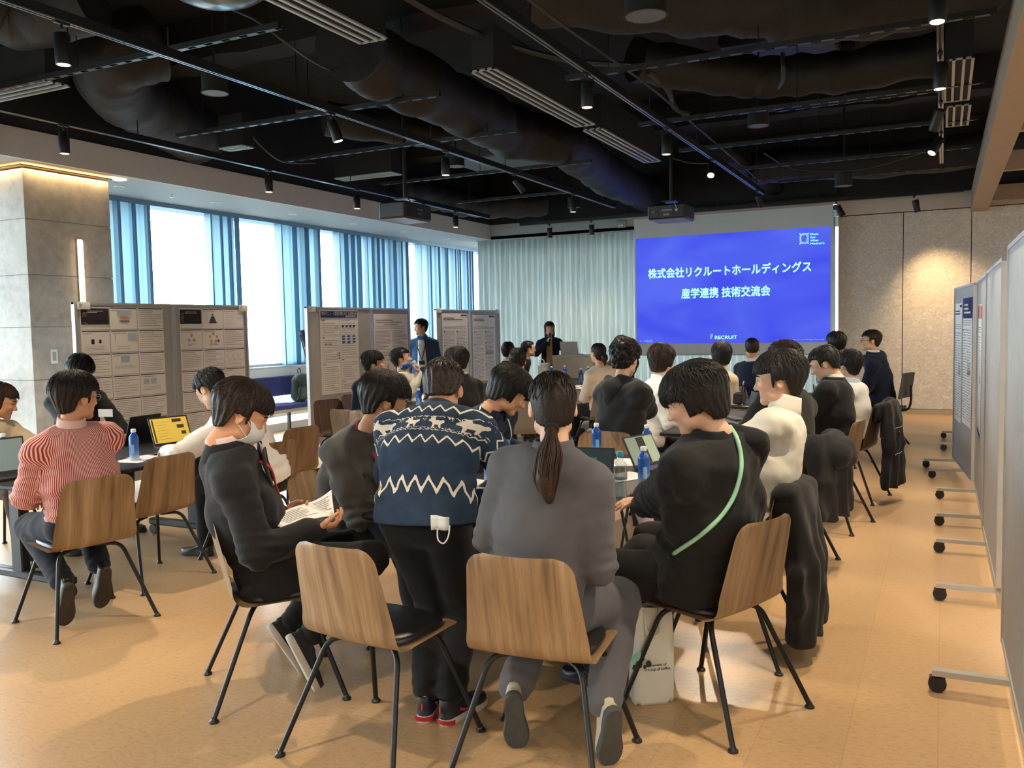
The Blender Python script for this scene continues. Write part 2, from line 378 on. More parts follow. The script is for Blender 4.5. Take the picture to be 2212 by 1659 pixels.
# window wall: sill, low wall, deep bluish fin packs between panes of glass
struct('wall_window_low', MB().box((XW - 0.35, YB, 0.0), (XW - 0.02, 18.5, 0.12)).box((XW - 0.35, YB, 0.22), (XW - 0.04, 18.5, 0.27)).box((XW - 0.30, YB, 0.84), (XW + 0.02, 18.5, 0.99)), M['white'])
struct('trim_window_sill', MB().box((XW - 0.35, YB, 0.99), (XW + 0.05, 18.5, 1.02)).box((XW - 0.30, YB, 1.02), (XW - 0.12, 18.5, 1.06)), M['alu'])
struct('trim_window_head', MB().box((XW - 0.34, YB, 3.24), (XW - 0.02, 18.5, 3.30)), M['frame'])
bands = [(-4.6, -3.9), (-3.1, -2.5), (-1.6, -1.0), (0.0, 0.6), (1.5, 2.1), (3.0, 3.6), (4.5, 5.1), (5.9, 6.6), (7.45, 8.19), (9.26, 9.80), (10.73, 11.66), (12.20, 12.80), (13.00, 13.53), (13.68, 14.34), (14.80, 15.87), (16.08, 16.40), (16.60, 16.95), (17.4, 18.3)]
rs = random.Random(5)
for i, (a, b) in enumerate(bands):
    win = bpy.data.objects.new('window_%d' % (i + 1), None); COL.objects.link(win); win.location = (XW, a, 1.02); tag(win, kind='structure')
    o = (XW, a, 1.02); w = b - a
    # pack of vertical fins: stepped boxes with dark gaps, each reaching a little further out
    mb = MB(); y = a
    while y < b - 0.02:
        k = min(rs.choice((0.09, 0.17, 0.22, 0.26)), b - y); d0 = rs.choice((0.0, 0.02, 0.05)); 
        mb.box((XW - 0.16 - d0, y + 0.006, 1.03), (XW - 0.05 - d0, y + k - 0.006, 3.27)); y += k
    mb.build('glass_fin', M['fin'], win, o, smooth=False)
    mb = MB()
    for yy in (a - 0.012, b - 0.012, a + w * 0.36, a + w * 0.68): mb.box((XW - 0.10, yy, 1.03), (XW - 0.02, yy + 0.024, 3.27))
    mb.build('mullion', M['frame'], win, o, smooth=False)
    nb = bands[i + 1][0] if i + 1 < len(bands) else 18.5
    MB().box((XW - 0.13, b, 1.06), (XW - 0.12, nb, 3.27)).build('pane', M['glass'], win, o, smooth=False)
mb = MB()                                    # windows of the corner bay behind the curtain
for x in np.arange(-9.3, -1.5, 1.55): mb.box((x, 18.40, 0), (x + 0.5, 18.5, 3.42))
struct('window_corner_bay', mb, M['fin'])
struct('wall_corner_bay', MB().box((-1.6, YF + 0.25, 0), (-1.5, 18.5, 3.42)), M['white'])
struct('window_low_glass', MB().box((XW - 0.15, YB, 0.27), (XW - 0.14, 18.5, 0.84)), M['glass'])

# concrete column with a lit cove and a vertical light line
cx0, cx1, cy0, cy1 = -9.2, -8.25, 5.71, 6.71
mb = MB(); zs = (0.0, 0.56, 1.11, 1.65, 2.18, 2.74, 3.24)
for a, b in zip(zs[:-1], zs[1:]): mb.box((cx0, cy0, a + 0.004), (cx1, cy1, b - 0.004))
mb.box((cx0 + 0.01, cy0 + 0.01, 0), (cx1 - 0.01, cy1 - 0.01, 3.24))
col = tag(mb.build('pillar', M['concrete'], smooth=False), kind='structure')
struct('trim_column_cove', MB().box((cx0 - 0.02, cy0 - 0.05, 3.255), (cx1 + 0.05, cy1 + 0.02, 3.268)), plain('brass_cove_lip', '#b08d4a', 0.5, var=0.05))
struct('trim_column_cove_light', MB().box((cx0 + 0.05, cy0 + 0.02, 3.27), (cx1 - 0.02, cy1 + 0.02, 3.285)).box((cx1 - 0.08, cy1 + 0.03, 3.28), (cx1 + 0.03, cy1 + 0.22, 3.296)), glow('cove_led', (1.0, 0.66, 0.28), 5.0))
WARM = (1.0, 0.72, 0.42)
_cl = lamp('AREA', 'cove_lamp', (cx1 + 0.035, 6.21, 3.25), 5.0, (1.0, 0.68, 0.32), shape='RECTANGLE', size=0.05, size_y=0.98)
_cl = lamp('AREA', 'cove_lamp', (-8.7, cy0 - 0.035, 3.25), 4.0, (1.0, 0.68, 0.32), shape='RECTANGLE', size=0.9, size_y=0.05)
vl = thing('wall_light', 'glowing vertical light line mounted on the concrete column', 'wall light', (cx1, 6.30, 1.2))
MB().box((cx1, 6.27, 1.25), (cx1 + 0.02, 6.33, 2.58)).build('housing', M['alu'], vl, (cx1, 6.30, 1.2), smooth=False)
MB().bbox((cx1 + 0.02, 6.275, 1.26), (cx1 + 0.045, 6.325, 2.57), 0.008).build('diffuser', glow('warm_tube', (1.0, 0.70, 0.40), 9.0), vl, (cx1, 6.30, 1.2))
sw = thing('light_switch', 'white light switch plate on the side of the concrete column', 'light switch', (cx1, 5.945, 1.35))
MB().bbox((cx1, 5.905, 1.27), (cx1 + 0.008, 5.985, 1.42), 0.003).build('plate', M['white'], sw, (cx1, 5.945, 1.35))
MB().bbox((cx1 + 0.008, 5.925, 1.30), (cx1 + 0.012, 5.965, 1.39), 0.002).build('rocker', M['soffit'], sw, (cx1, 5.945, 1.35))
# recessed downlights and sprinklers in the perimeter soffit
dl0 = None
names = ['beside the concrete column', 'above the first wide pane', 'above the second wide pane', 'behind the left projector', 'right of the left projector', 'before the curtain corner']
for i, p in enumerate(((258, 402), (466, 437), (632, 462), (762, 483), (872, 500), (965, 516))):
    q = atZ(*p, 3.3); o = thing('recessed_downlight', 'small round recessed downlight in the white soffit ' + names[i], 'downlight', (q[0], q[1], 3.295), group='recessed downlights along the window soffit')
    MB().lathe([(0.062, 0.004), (0.062, -0.004), (0.048, -0.006), (0.046, 0.002)], n=20).build('trim_ring', M['white'], o)
    MB().lathe([(0.044, 0.003), (0.044, 0.0)], n=20).build('lens', plain('dull_lens', '#b8c4c8', 0.25, var=0.05), o)
for i, p in enumerate(((370, 420), (825, 493), (1025, 527))):
    q = atZ(*p, 3.3); o = thing('sprinkler', 'tiny sprinkler head in the white soffit ' + ('above the first wide window pane', 'below the left projector', 'beside the curtain corner')[i], 'sprinkler', (q[0], q[1], 3.29))
    MB().lathe([(0.03, 0.01), (0.03, 0.004), (0.01, 0.0), (0.008, -0.02), (0.02, -0.022), (0.02, -0.026)], n=14).build('head', M['alu'], o)
# beige beam frame at the right
bz0, bz1 = 3.22, 3.55
mb = MB(); mb.box((0.37, YB, bz0), (0.60, YF + 0.05, bz1))
for y in (0.5, 2.7, 4.9, 7.1, 9.7, 12.2, 15.2): mb.box((0.60, y - 0.06, bz0 + 0.10), (XR, y + 0.06, bz1))
struct('trim_beam_frame', mb, M['beam'])

# long indigo bench along the windows
bn = thing('window_bench', 'long upholstered indigo bench under the windows', 'bench', (-9.05, 9.5, 0))
ob = (-9.05, 9.5, 0)
MB().bbox((-9.26, 7.0, 0.39), (-8.80, 16.5, 0.465), 0.015).build('seat_cushion', M['bench'], bn, ob)
MB().bbox((-9.30, 7.0, 0.56), (-9.22, 16.5, 0.86), 0.012).build('back_cushion', M['bench'], bn, ob)
MB().box((-9.27, 7.0, 0.34), (-8.82, 16.5, 0.39)).build('base_rail', plain('bench_oak', '#a99a83', 0.5, var=0.05), bn, ob, smooth=False)
for y in (7.4, 8.8, 10.2, 11.6, 13.0, 14.4, 15.8):
    MB().box((-8.87, y - 0.02, 0), (-8.83, y + 0.02, 0.34)).build('leg', M['blackmetal'], bn, ob, smooth=False)

# distant buildings outside, hazy
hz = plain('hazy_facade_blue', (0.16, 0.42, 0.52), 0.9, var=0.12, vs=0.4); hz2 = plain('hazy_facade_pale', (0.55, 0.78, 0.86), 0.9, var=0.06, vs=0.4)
def far_block(px0, px1, pyt, dist, m, nm, label):
    a = CAM + ray(px0, pyt) * dist; b = CAM + ray(px1, pyt) * dist
    u = (b - a); u[2] = 0; w = np.linalg.norm(u); u /= w; n = np.array((-u[1], u[0], 0))
    c = (a + b) / 2 + n * w * 0.4; zt = a[2]
    mb = MB().obox((c[0], c[1], (zt - 60) / 2), u * w / 2, n * w * 0.4, np.array((0, 0, (zt + 60) / 2)))
    for k in range(6):
        zz = zt - 2.2 - k * 3.2; mb.obox((c[0], c[1], zz), u * w * 0.502, n * w * 0.402, np.array((0, 0, 0.25)))
    mb.obox((c[0], c[1], zt + 0.8), u * w * 0.3, n * w * 0.2, np.array((0, 0, 0.8)))
    return tag(mb.build(nm, m, smooth=False), label, 'building')
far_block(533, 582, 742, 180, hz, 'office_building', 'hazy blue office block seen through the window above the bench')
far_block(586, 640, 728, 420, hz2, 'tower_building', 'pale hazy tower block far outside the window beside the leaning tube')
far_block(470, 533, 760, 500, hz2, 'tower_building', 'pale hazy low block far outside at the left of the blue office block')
# ------------------------------------------------------------------ open black ceiling: tracks, lamps, bars, ducts, diffusers
ZT = 3.45
KW = (1.0, 0.81, 0.59)
track_mats = [M['blackmetal'], plain('track_slot_steel', '#7d858b', 0.3, 0.8, var=0.1)]
def track(name_where, p0, p1):
    p0 = np.array(p0, float); p1 = np.array(p1, float); c = (p0 + p1) / 2; d = (p1 - p0) / 2; L = np.linalg.norm(d); u = d / L; n = np.array((-u[1], u[0], 0))
    o = thing('lighting_track', 'long black lighting track ' + name_where, 'lighting track', tuple(c))
    mb = MB(); og = tuple(c)
    mb.obox(c + (0, 0, 0.03), d, n * 0.022, np.array((0, 0, 0.03)))
    mb.build('channel', M['blackmetal'], o, og, smooth=False)
    MB().obox(c + n * 0.014 + (0, 0, -0.003), d, n * 0.006, np.array((0, 0, 0.004))).obox(c - n * 0.014 + (0, 0, -0.003), d, n * 0.006, np.array((0, 0, 0.004))).build('rail_lip', track_mats[1], o, og, smooth=False)
    k = max(2, int(L / 0.9))
    for i in range(k + 1):
        q = p0 + (p1 - p0) * (i + 0.3) / (k + 0.6); MB().tube([q + (0, 0, 0.06), q + (0, 0, 0.2)], 0.006, 6).build('hanger', M['blackmetal'], o, og)
    return o
track('over the left table, nearest the big left duct', (-4.79, 0.5, ZT), (-4.79, 13.5, ZT))
track('closest to the windows, along the fascia', (-7.10, 0.5, ZT), (-7.10, 13.5, ZT))
track('running over the middle toward the right projector', (-2.42, 0.5, ZT), (-2.42, 13.4, ZT))
track('beside the beige beam frame', (-0.04, 0.5, ZT), (-0.04, 12.0, ZT))
track('crosswise in front of the curtain and screen', (-7.15, 14.85, ZT), (0.25, 14.85, ZT))
lampN = 0
def spot(x, y, where, aim=(0, 0, -1), z=ZT, r=0.046, L=0.185, power=230.0, size=74, lit=True, gl=7.0, grp='track spotlights'):
    global lampN
    aim = np.array(aim, float); aim /= np.linalg.norm(aim)
    o = thing('track_spotlight', 'black cylinder spotlight ' + where, 'spotlight', (x, y, z), group=grp); og = (x, y, z)
    piv = np.array((x, y, z - 0.05)); top = piv + aim * 0.025; bot = top + aim * L
    MB().bbox((x - 0.018, y - 0.05, z - 0.02), (x + 0.018, y + 0.05, z), 0.004).tube([(x, y, z - 0.02), piv], 0.008, 8).tube([piv + (0.05, 0, 0), top + aim * 0.06 + (0.05, 0, 0)], 0.006, 6).build('adapter', M['blackmetal'], o, og)
    MB().lathe([(0.01, 0.0), (r * 0.9, 0.0), (r, 0.008), (r, L - 0.004), (r * 0.97, L), (r * 0.86, L), (r * 0.80, L - 0.022), (0.01, L - 0.024)], top, 24, axis=aim).build('body', M['blackmetal'], o, og)
    if lit:
        MB().lathe([(0.004, 0), (r * 0.80, 0.0), (r * 0.80, 0.004), (0.004, 0.005)], bot - aim * 0.0045, 20, axis=aim).build('lens', glow('lamp_lens_%g' % gl, (1.0, 0.72, 0.42), gl), o, og)
        s = lamp('SPOT', 'spot_beam', tuple(bot + aim * 0.012), power * 0.95, KW if y < 14 else (1.0, 0.70, 0.36), spot_size=math.radians(size), spot_blend=0.55 if y < 14 else 1.0, shadow_soft_size=0.035)
        s.rotation_euler = Vector(tuple(aim)).to_track_quat('-Z', 'Y').to_euler()
    else:
        MB().lathe([(0.004, 0), (r * 0.80, 0.0), (r * 0.80, 0.004), (0.004, 0.005)], bot - aim * 0.017, 20, axis=aim).build('lens', M['caster'], o, og)
for y, w, a in ((3.62, 'on the left-table track, nearest and largest in view', (0, 0, -1)), (6.2, 'on the left-table track, tilted, beside the thin cable', (0.25, 0.15, -1)), (8.14, 'on the left-table track, third from the near end', (0, 0, -1)), (9.8, 'on the left-table track, tilted sharply toward the screen', (0.6, 0.5, -1)), (11.72, 'on the left-table track, last near its end', (0, 0, -1))):
    spot(-4.79, y, w, a, power=420 if y == 9.8 else 230, size=50 if y == 9.8 else 74)
for y, w in ((5.33, 'on the window-side track above the concrete column'), (7.98, 'on the window-side track above the first wide pane'), (9.69, 'on the window-side track left of the left projector'), (12.34, 'on the window-side track right of the left projector')):
    spot(-7.10, y, w, power=210, gl=6)
for y, w, a, p in ((6.23, 'on the middle track beside the long slot diffuser', (0, 0, -1), 260), (8.32, 'on the middle track beside the second slot diffuser', (0, 0, -1), 260), (10.18, 'on the middle track, aimed at the photographer and dazzling', (0.1, -0.75, -0.9), 260)):
    spot(-2.42, y, w, a, power=p, gl=9 if a[1] < -0.5 else 7)
spot(-2.42, 12.9, 'on the middle track, unlit, at its far end', (0.3, 0.6, -1), lit=False)
for y, w, a in ((5.50, 'on the beam-side track, nearest, glaring', (-0.04, -0.1, -1)), (7.05, 'on the beam-side track, second from the near end', (0, 0, -1)), (10.0, 'on the beam-side track, farthest, tilted and glaring', (-0.5, -0.5, -1))):
    spot(-0.04, y, w, a, power=260, gl=12)
spot(-0.04, 8.6, 'on the beam-side track, unlit, third from the near end', (-0.3, 0.5, -1), lit=False)
for x, w, lit, a in ((-6.55, 'on the cross track left, before the curtain', True, (0, 0.1, -1)), (-5.72, 'on the cross track, second before the curtain', True, (0, 0.1, -1)), (-1.55, 'on the cross track, tilted, at the right edge of the screen', False, (0.45, 0.2, -0.8)), (-0.42, 'on the cross track above the trowelled wall', True, (0.25, 0.25, -1))):
    spot(x, 14.85, w, a, lit=lit, power=90 if x < -2 else 290, size=84 if x > -2 else 70, gl=2.5)
# lamps of the same tracks behind and beside the photographer light the foreground
for x, y, p in ((-4.79, 1.6, 150), (-2.42, 4.1, 210), (-2.42, 1.5, 160), (-0.04, 3.4, 220), (-0.04, 1.0, 150)):
    s = lamp('SPOT', 'spot_beam', (x, y, ZT - 0.26), p * 0.95, KW, spot_size=math.radians(80), spot_blend=0.5, shadow_soft_size=0.035)

# slotted support bars crossing the bays
bar_i = 0
def bar(x0, x1, y, z=3.60, where='', y1=None):
    y1 = y if y1 is None else y1
    o = thing('support_bar', 'black slotted ceiling bar ' + where, 'ceiling bar', ((x0 + x1) / 2, (y + y1) / 2, z)); og = ((x0 + x1) / 2, (y + y1) / 2, z)
    d = np.array((x1 - x0, y1 - y, 0)) / 2; u = d / np.linalg.norm(d); n = np.array((-u[1], u[0], 0)); c = np.array(og)
    mb = MB(); mb.obox(c + n * 0.02 + (0, 0, 0.02), d, n * 0.003, np.array((0, 0, 0.02))).obox(c - n * 0.02 + (0, 0, 0.02), d, n * 0.003, np.array((0, 0, 0.02)))
    L = np.linalg.norm(d) * 2; k = int(L / 0.16)
    for i in range(k):
        q = c - d + 2 * d * (i + 0.5) / k; mb.obox(q, u * 0.045, n * 0.021, np.array((0, 0, 0.002)))
    mb.build('channel', plain('bar_steel', (0.035, 0.038, 0.041), 0.4, 0.5, var=0.2), o, og, smooth=False)
    for t in (0.12, 0.5, 0.88):
        q = c - d + 2 * d * t; MB().tube([q + (0, 0, 0.0), q + (0, 0, ZS - z)], 0.005, 6).build('hanger_rod', M['blackmetal'], o, og)
bar(-8.1, -4.04, 4.71, where='nearest in the left bay, above the photographer side', z=3.6)
bar(-7.2, -4.0, 6.73, where='in the left bay before the round duct mouth')
bar(-7.15, -4.01, 8.35, where='in the left bay behind the second spotlight')
bar(-7.17, -3.98, 10.38, where='in the left bay just before the left projector')
bar(-7.2, -5.2, 12.55, where='in the left bay behind the left projector')
bar(-2.85, 0.3, 6.86, where='nearest in the right bay', z=3.6)
bar(-2.85, 0.3, 8.79, where='second in the right bay before the round speaker')
bar(-2.85, 0.3, 10.35, where='third in the right bay')
bar(-2.6, 0.3, 12.0, where='fourth in the right bay')
bar(-2.2, 0.3, 13.4, where='farthest in the right bay near the screen')
bar(-1.6, 0.2, 9.55, where='short one beside the beam at the slot diffusers', z=3.75)

# slot diffusers with their plenum boxes
dm = [M['black'], plain('diffuser_blade', '#a9b0b1', 0.4, 0.3, var=0.05)]
def diffuser(lo, hi, along, where):
    (x0, y0), (x1, y1) = lo, hi; z = 3.60; c = ((x0 + x1) / 2, (y0 + y1) / 2, z)
    o = thing('slot_diffuser', 'black air diffuser box with pale slots ' + where, 'air diffuser', c)
    MB().box((x0 + 0.01, y0 + 0.01, z + 0.012), (x1 - 0.01, y1 - 0.01, z + 0.36)).build('plenum_box', M['black'], o, c, smooth=False)
    mb = MB(); w = (x1 - x0) if along == 'y' else (y1 - y0)
    for k in range(4):
        a = w * (k / 3) - 0.0; e = 0.011
        t = min(max(a, e), w - e)
        if along == 'y': mb.box((x0 + t - e, y0, z), (x0 + t + e, y1, z + 0.014))
        else: mb.box((x0, y0 + t - e, z), (x1, y0 + t + e, z + 0.014))
    if along == 'y': mb.box((x0, y0, z), (x1, y0 + 0.015, z + 0.014)).box((x0, y1 - 0.015, z), (x1, y1, z + 0.014))
    else: mb.box((x0, y0, z), (x0 + 0.015, y1, z + 0.014)).box((x1 - 0.015, y0, z), (x1, y1, z + 0.014))
    mb.build('slot_blade', dm[1], o, c, smooth=False)
diffuser((-3.78, 2.6), (-3.54, 5.26), 'y', 'at the top edge of the view')
diffuser((-3.43, 6.25), (-3.21, 8.5), 'y', 'longest, along the middle track')
diffuser((-3.43, 8.67), (-3.21, 10.81), 'y', 'second along the middle track, before the right projector')
diffuser((-8.0, 4.72), (-6.47, 4.95), 'x', 'by the big left duct')
diffuser((-7.27, 7.37), (-6.9, 7.55), 'x', 'short, at the mouth of the left duct')
diffuser((-7.4, 9.6), (-6.46, 9.85), 'x', 'above the left projector')
diffuser((-0.02, 7.9), (0.20, 9.4), 'y', 'beside the beige beam, first')
diffuser((0.0, 9.6), (0.22, 10.6), 'y', 'beside the beige beam, second')
# round ceiling speakers / access discs
for p, z, w in (((464, 199), 3.6, 'beside the big left duct'), ((1395, 32), 3.6, 'at the top edge right of the middle'), ((1638, 270), 3.6, 'in the right bay between two bars'), ((985, 358), 3.6, 'behind the third spotlight'), ((1240, 447), 3.62, 'above the curtain'), ((1822, 400), 3.3, 'hanging low near the screen corner'), ((440, 0), 3.6, 'cut by the top edge at the left')):
    q = atZ(*p, z); r = 0.115 if p[0] not in (440, 1395) else 0.15
    o = thing('round_speaker', 'round black ceiling speaker ' + w, 'speaker', tuple(q))
    if p[0] == 440:
        q2 = q + np.array((0, 0.1, 0.28)); o.location = tuple(q2)
        MB().ell(q2, (0.42, 0.42, 0.28), 28, 14).build('dome', plain('grey_dome', '#5d6666', 0.25, 0.3, var=0.2), o, tuple(q2)); MB().tube([q2 + (0, 0, 0.2), (q2[0], q2[1], ZS)], 0.02, 8).build('stem', M['blackmetal'], o, tuple(q2)); o['label'] = 'grey dome fixture cut off by the top edge of the view'; o['category'] = 'ceiling dome'; continue
    MB().lathe([(r * 0.93, 0.16), (r * 0.93, 0.0), (r, -0.0), (r, -0.012), (r * 0.9, -0.012), (r * 0.9, -0.004)], q, 28).build('can', M['black'], o, tuple(q))
    MB().lathe([(r * 0.9, -0.004), (r * 0.9, -0.010), (0.004, -0.013)], q, 28).build('grille', plain('speaker_grille', (0.10, 0.12, 0.135), 0.6, var=0.15, bump=0.3, bs=500), o, tuple(q))
    MB().tube([q + (0, 0, 0.16), (q[0], q[1], ZS)], 0.008, 6).build('hanger_rod', M['blackmetal'], o, tuple(q))

# flexible ducts
def duct_mat():
    t = NT('black_duct_wrap'); v = t.coord('Object'); n = t.noise(v, 6.0, 5.0, 0.6); n.inputs['Distortion'].default_value = 0.8; n2 = t.noise(v, 1.6, 2.0)
    t.set(t.ramp(n.outputs[0], [(0.3, (0.006, 0.0058, 0.0056)), (0.7, (0.014, 0.0132, 0.0125))]), 0.62, 0, 0.45); t.bump(t.math('ADD', n.outputs[0], n2.outputs[0]), 0.22, 0.04); return t.m
M['duct'] = duct_mat()
def smooth_path(P, n):
    P = np.asarray(P, float); t = np.linspace(0, len(P) - 1, n); out = []
    for x in t:
        i = min(int(x), len(P) - 2); f = x - i; p0 = P[max(i - 1, 0)]; p1 = P[i]; p2 = P[i + 1]; p3 = P[min(i + 2, len(P) - 1)]
        out.append(0.5 * (2 * p1 + (p2 - p0) * f + (2 * p0 - 5 * p1 + 4 * p2 - p3) * f * f + (3 * p1 - p0 - 3 * p2 + p3) * f ** 3))
    return np.array(out)
def duct(pts, r, where, seed=0, folds=0.03, n=90, nm='air_duct', cat='duct'):
    P = smooth_path(pts, n); rg = np.random.RandomState(seed)
    R = r * (1 + folds * np.sin(np.arange(n) * 0.62 + rg.rand() * 6) + folds * 0.7 * np.convolve(rg.randn(n), np.ones(3) / 3, 'same'))
    mb = MB(); mb.tube(P, R, 26)
    V = mb.v[0]; V += np.stack([np.sin(V[:, 1] * 9 + V[:, 2] * 7), np.sin(V[:, 0] * 8 + V[:, 1] * 5), np.sin(V[:, 0] * 7 - V[:, 1] * 9)], 1) * r * folds * 0.8
    return tag(mb.build(nm, M['duct']), 'black wrapped air duct ' + where, cat)
edge = [(700, 120), (772, 166), (855, 202), (996, 268), (1062, 300), (1163, 318), (1206, 340), (1279, 390), (1369, 427), (1441, 436)]
rr = [0.30, 0.30, 0.29, 0.27, 0.30, 0.28, 0.30, 0.27, 0.28, 0.28]
duct([atZ(x, y, 3.86) + np.array((0.27, 0, 0.05)) for (x, y) in edge], 0.30, 'snaking through the middle toward the right projector', 1, 0.05)
L0 = atZ(300, 60, 4.15); 
duct([atZ(330, 95, 4.25), atZ(245, 120, 4.1), atZ(255, 185, 4.0), atZ(350, 250, 3.96), atZ(425, 292, 3.92)], 0.34, 'large and curved at the left, above the column', 2, 0.015)
duct([atZ(395, 305, 3.84), atZ(440, 318, 3.84), atZ(455, 325, 3.84)], 0.16, 'with a crumpled end beside the large left duct', 3, 0.10, n=40)
duct([atZ(1150, -40, 4.2), atZ(1420, -15, 4.1), atZ(1640, -5, 4.05), atZ(1760, 10, 4.0), atZ(1950, -20, 4.1), atZ(2150, -60, 4.2)], 0.30, 'along the top edge at the right', 4, 0.04)
duct([atZ(1370, 130, 4.1), atZ(1560, 160, 4.05), atZ(1690, 165, 4.05), atZ(1850, 150, 4.0), atZ(2100, 100, 4.05)], 0.20, 'crossing the right bay behind the first bar', 5, 0.05)
duct([(-2.7, 14.0, 3.95), (-2.4, 14.05, 3.96), (-2.0, 14.1, 3.98), (-0.8, 14.1, 3.9), (1.5, 14.0, 3.95)], 0.25, 'running crosswise above the screen', 6, 0.03)
duct([atZ(860, 405, 3.85), atZ(960, 430, 3.8), atZ(1050, 445, 3.8), atZ(1180, 440, 3.85)], 0.22, 'low and crumpled behind the left projector', 7, 0.07)
duct([atZ(0, 20, 4.1), atZ(60, 40, 4.05), atZ(200, 0, 4.15)], 0.24, 'in the top left corner', 8, 0.02, n=40)
duct([atZ(700, 255, 4.05), atZ(860, 275, 4.0), atZ(960, 290, 4.0)], 0.20, 'short branch left of the middle snaking duct', 9, 0.04, n=50)
duct([atZ(1560, 330, 4.0), atZ(1640, 390, 3.9), atZ(1720, 410, 3.85), atZ(1800, 405, 3.85)], 0.16, 'curving down beside the right projector', 10, 0.05, n=50)
# fireproofed beams across the plenum
for y, w in ((6.9, 'across the plenum at the second bar'), (12.4, 'across the plenum above the projectors')):
    mb = MB(); P = np.array([[(x, y + dy, ZS - 0.42 + (0.0 if abs(dy) < 0.2 else 0.42)) for dy in (-0.21, -0.18, 0.18, 0.21)] for x in np.linspace(-8.1, 4, 40)])
    P[:, 1:3, 2] += np.random.RandomState(int(y)).randn(40, 2) * 0.012
    mb.grid(P); tag(mb.build('plenum_beam_%d' % int(y), M['slab']), kind='structure')
# thin cables and conduits
def cable(pts, r, where, z=None, nm='hanging_cable'):
    P = smooth_path(pts, 60); return tag(MB().tube(P, r, 7).build(nm, plain('black_cable', (0.02, 0.021, 0.022), 0.5, var=0.15)), 'black ceiling cable ' + where, 'cable')
cable([atZ(500, 20, 3.9), atZ(555, 45, 3.75), atZ(615, 90, 3.65), atZ(700, 145, 3.7), atZ(830, 195, 3.8), atZ(960, 250, 3.9)], 0.010, 'drooping from the end of the nearest left bar')
cable([atZ(870, -10, 3.95), atZ(960, 40, 3.9), atZ(1090, 95, 3.88), atZ(1230, 130, 3.9), atZ(1360, 140, 3.95)], 0.028, 'thick, curving right of the top diffuser')
cable([atZ(1130, -10, 3.75), atZ(1230, 65, 3.72), atZ(1400, 185, 3.68), atZ(1500, 270, 3.66), atZ(1570, 330, 3.66), atZ(1640, 390, 3.66)], 0.012, 'thin, following the middle track')
cable([atZ(1400, 155, 3.95), atZ(1440, 190, 3.9), atZ(1460, 235, 3.85), atZ(1490, 245, 3.8)], 0.03, 'thick hose dropping beside the middle track')
cable([atZ(540, 290, 3.8), atZ(580, 330, 3.65), atZ(617, 350, 3.6), atZ(680, 352, 3.62)], 0.012, 'looping at the end of the second left bar')
cable([atZ(1650, 330, 3.9), atZ(1720, 365, 3.75), atZ(1860, 365, 3.7), atZ(1990, 330, 3.85)], 0.012, 'sagging across the right bay')
cable([atZ(1450, 340, 3.8), atZ(1500, 352, 3.72), atZ(1600, 350, 3.75)], 0.012, 'sagging beside the dazzling spotlight')
cable([atZ(1690, 115, 3.95), atZ(1692, 150, 3.8), atZ(1690, 175, 3.78), atZ(1682, 188, 3.8)], 0.02, 'short strap around the right bay duct')
for p0, p1, w in (((640, 240), (700, 270), 'left bay'), ((1500, 250), (1560, 230), 'right bay'),):
    a = atZ(*p0, 4.3); cable([a, a + np.array((0.9, 0.2, 0.0)), a + np.array((2.0, 0.1, 0.0))], 0.025, 'as a straight conduit in the ' + w, nm='electrical_conduit')
# flat black ducts high in the right bay
for (x0, y0, x1, y1, z), w in (((-2.1, 9.1, -1.0, 10.0, 4.36), 'first high in the right bay'), ((-2.0, 10.6, -0.9, 11.4, 4.36), 'second high in the right bay'), ((-6.6, 11.2, -5.3, 12.2, 4.0), 'pale underside above the left projector')):
    tag(MB().bbox((x0, y0, z), (x1, y1, z + 0.3), 0.02).build('flat_duct', plain('flat_duct_black', (0.02, 0.021, 0.022), 0.55, var=0.15) if z > 4.1 else plain('flat_duct_grey', (0.055, 0.07, 0.075), 0.55, var=0.1), smooth=False), 'flat rectangular duct ' + w, 'duct')

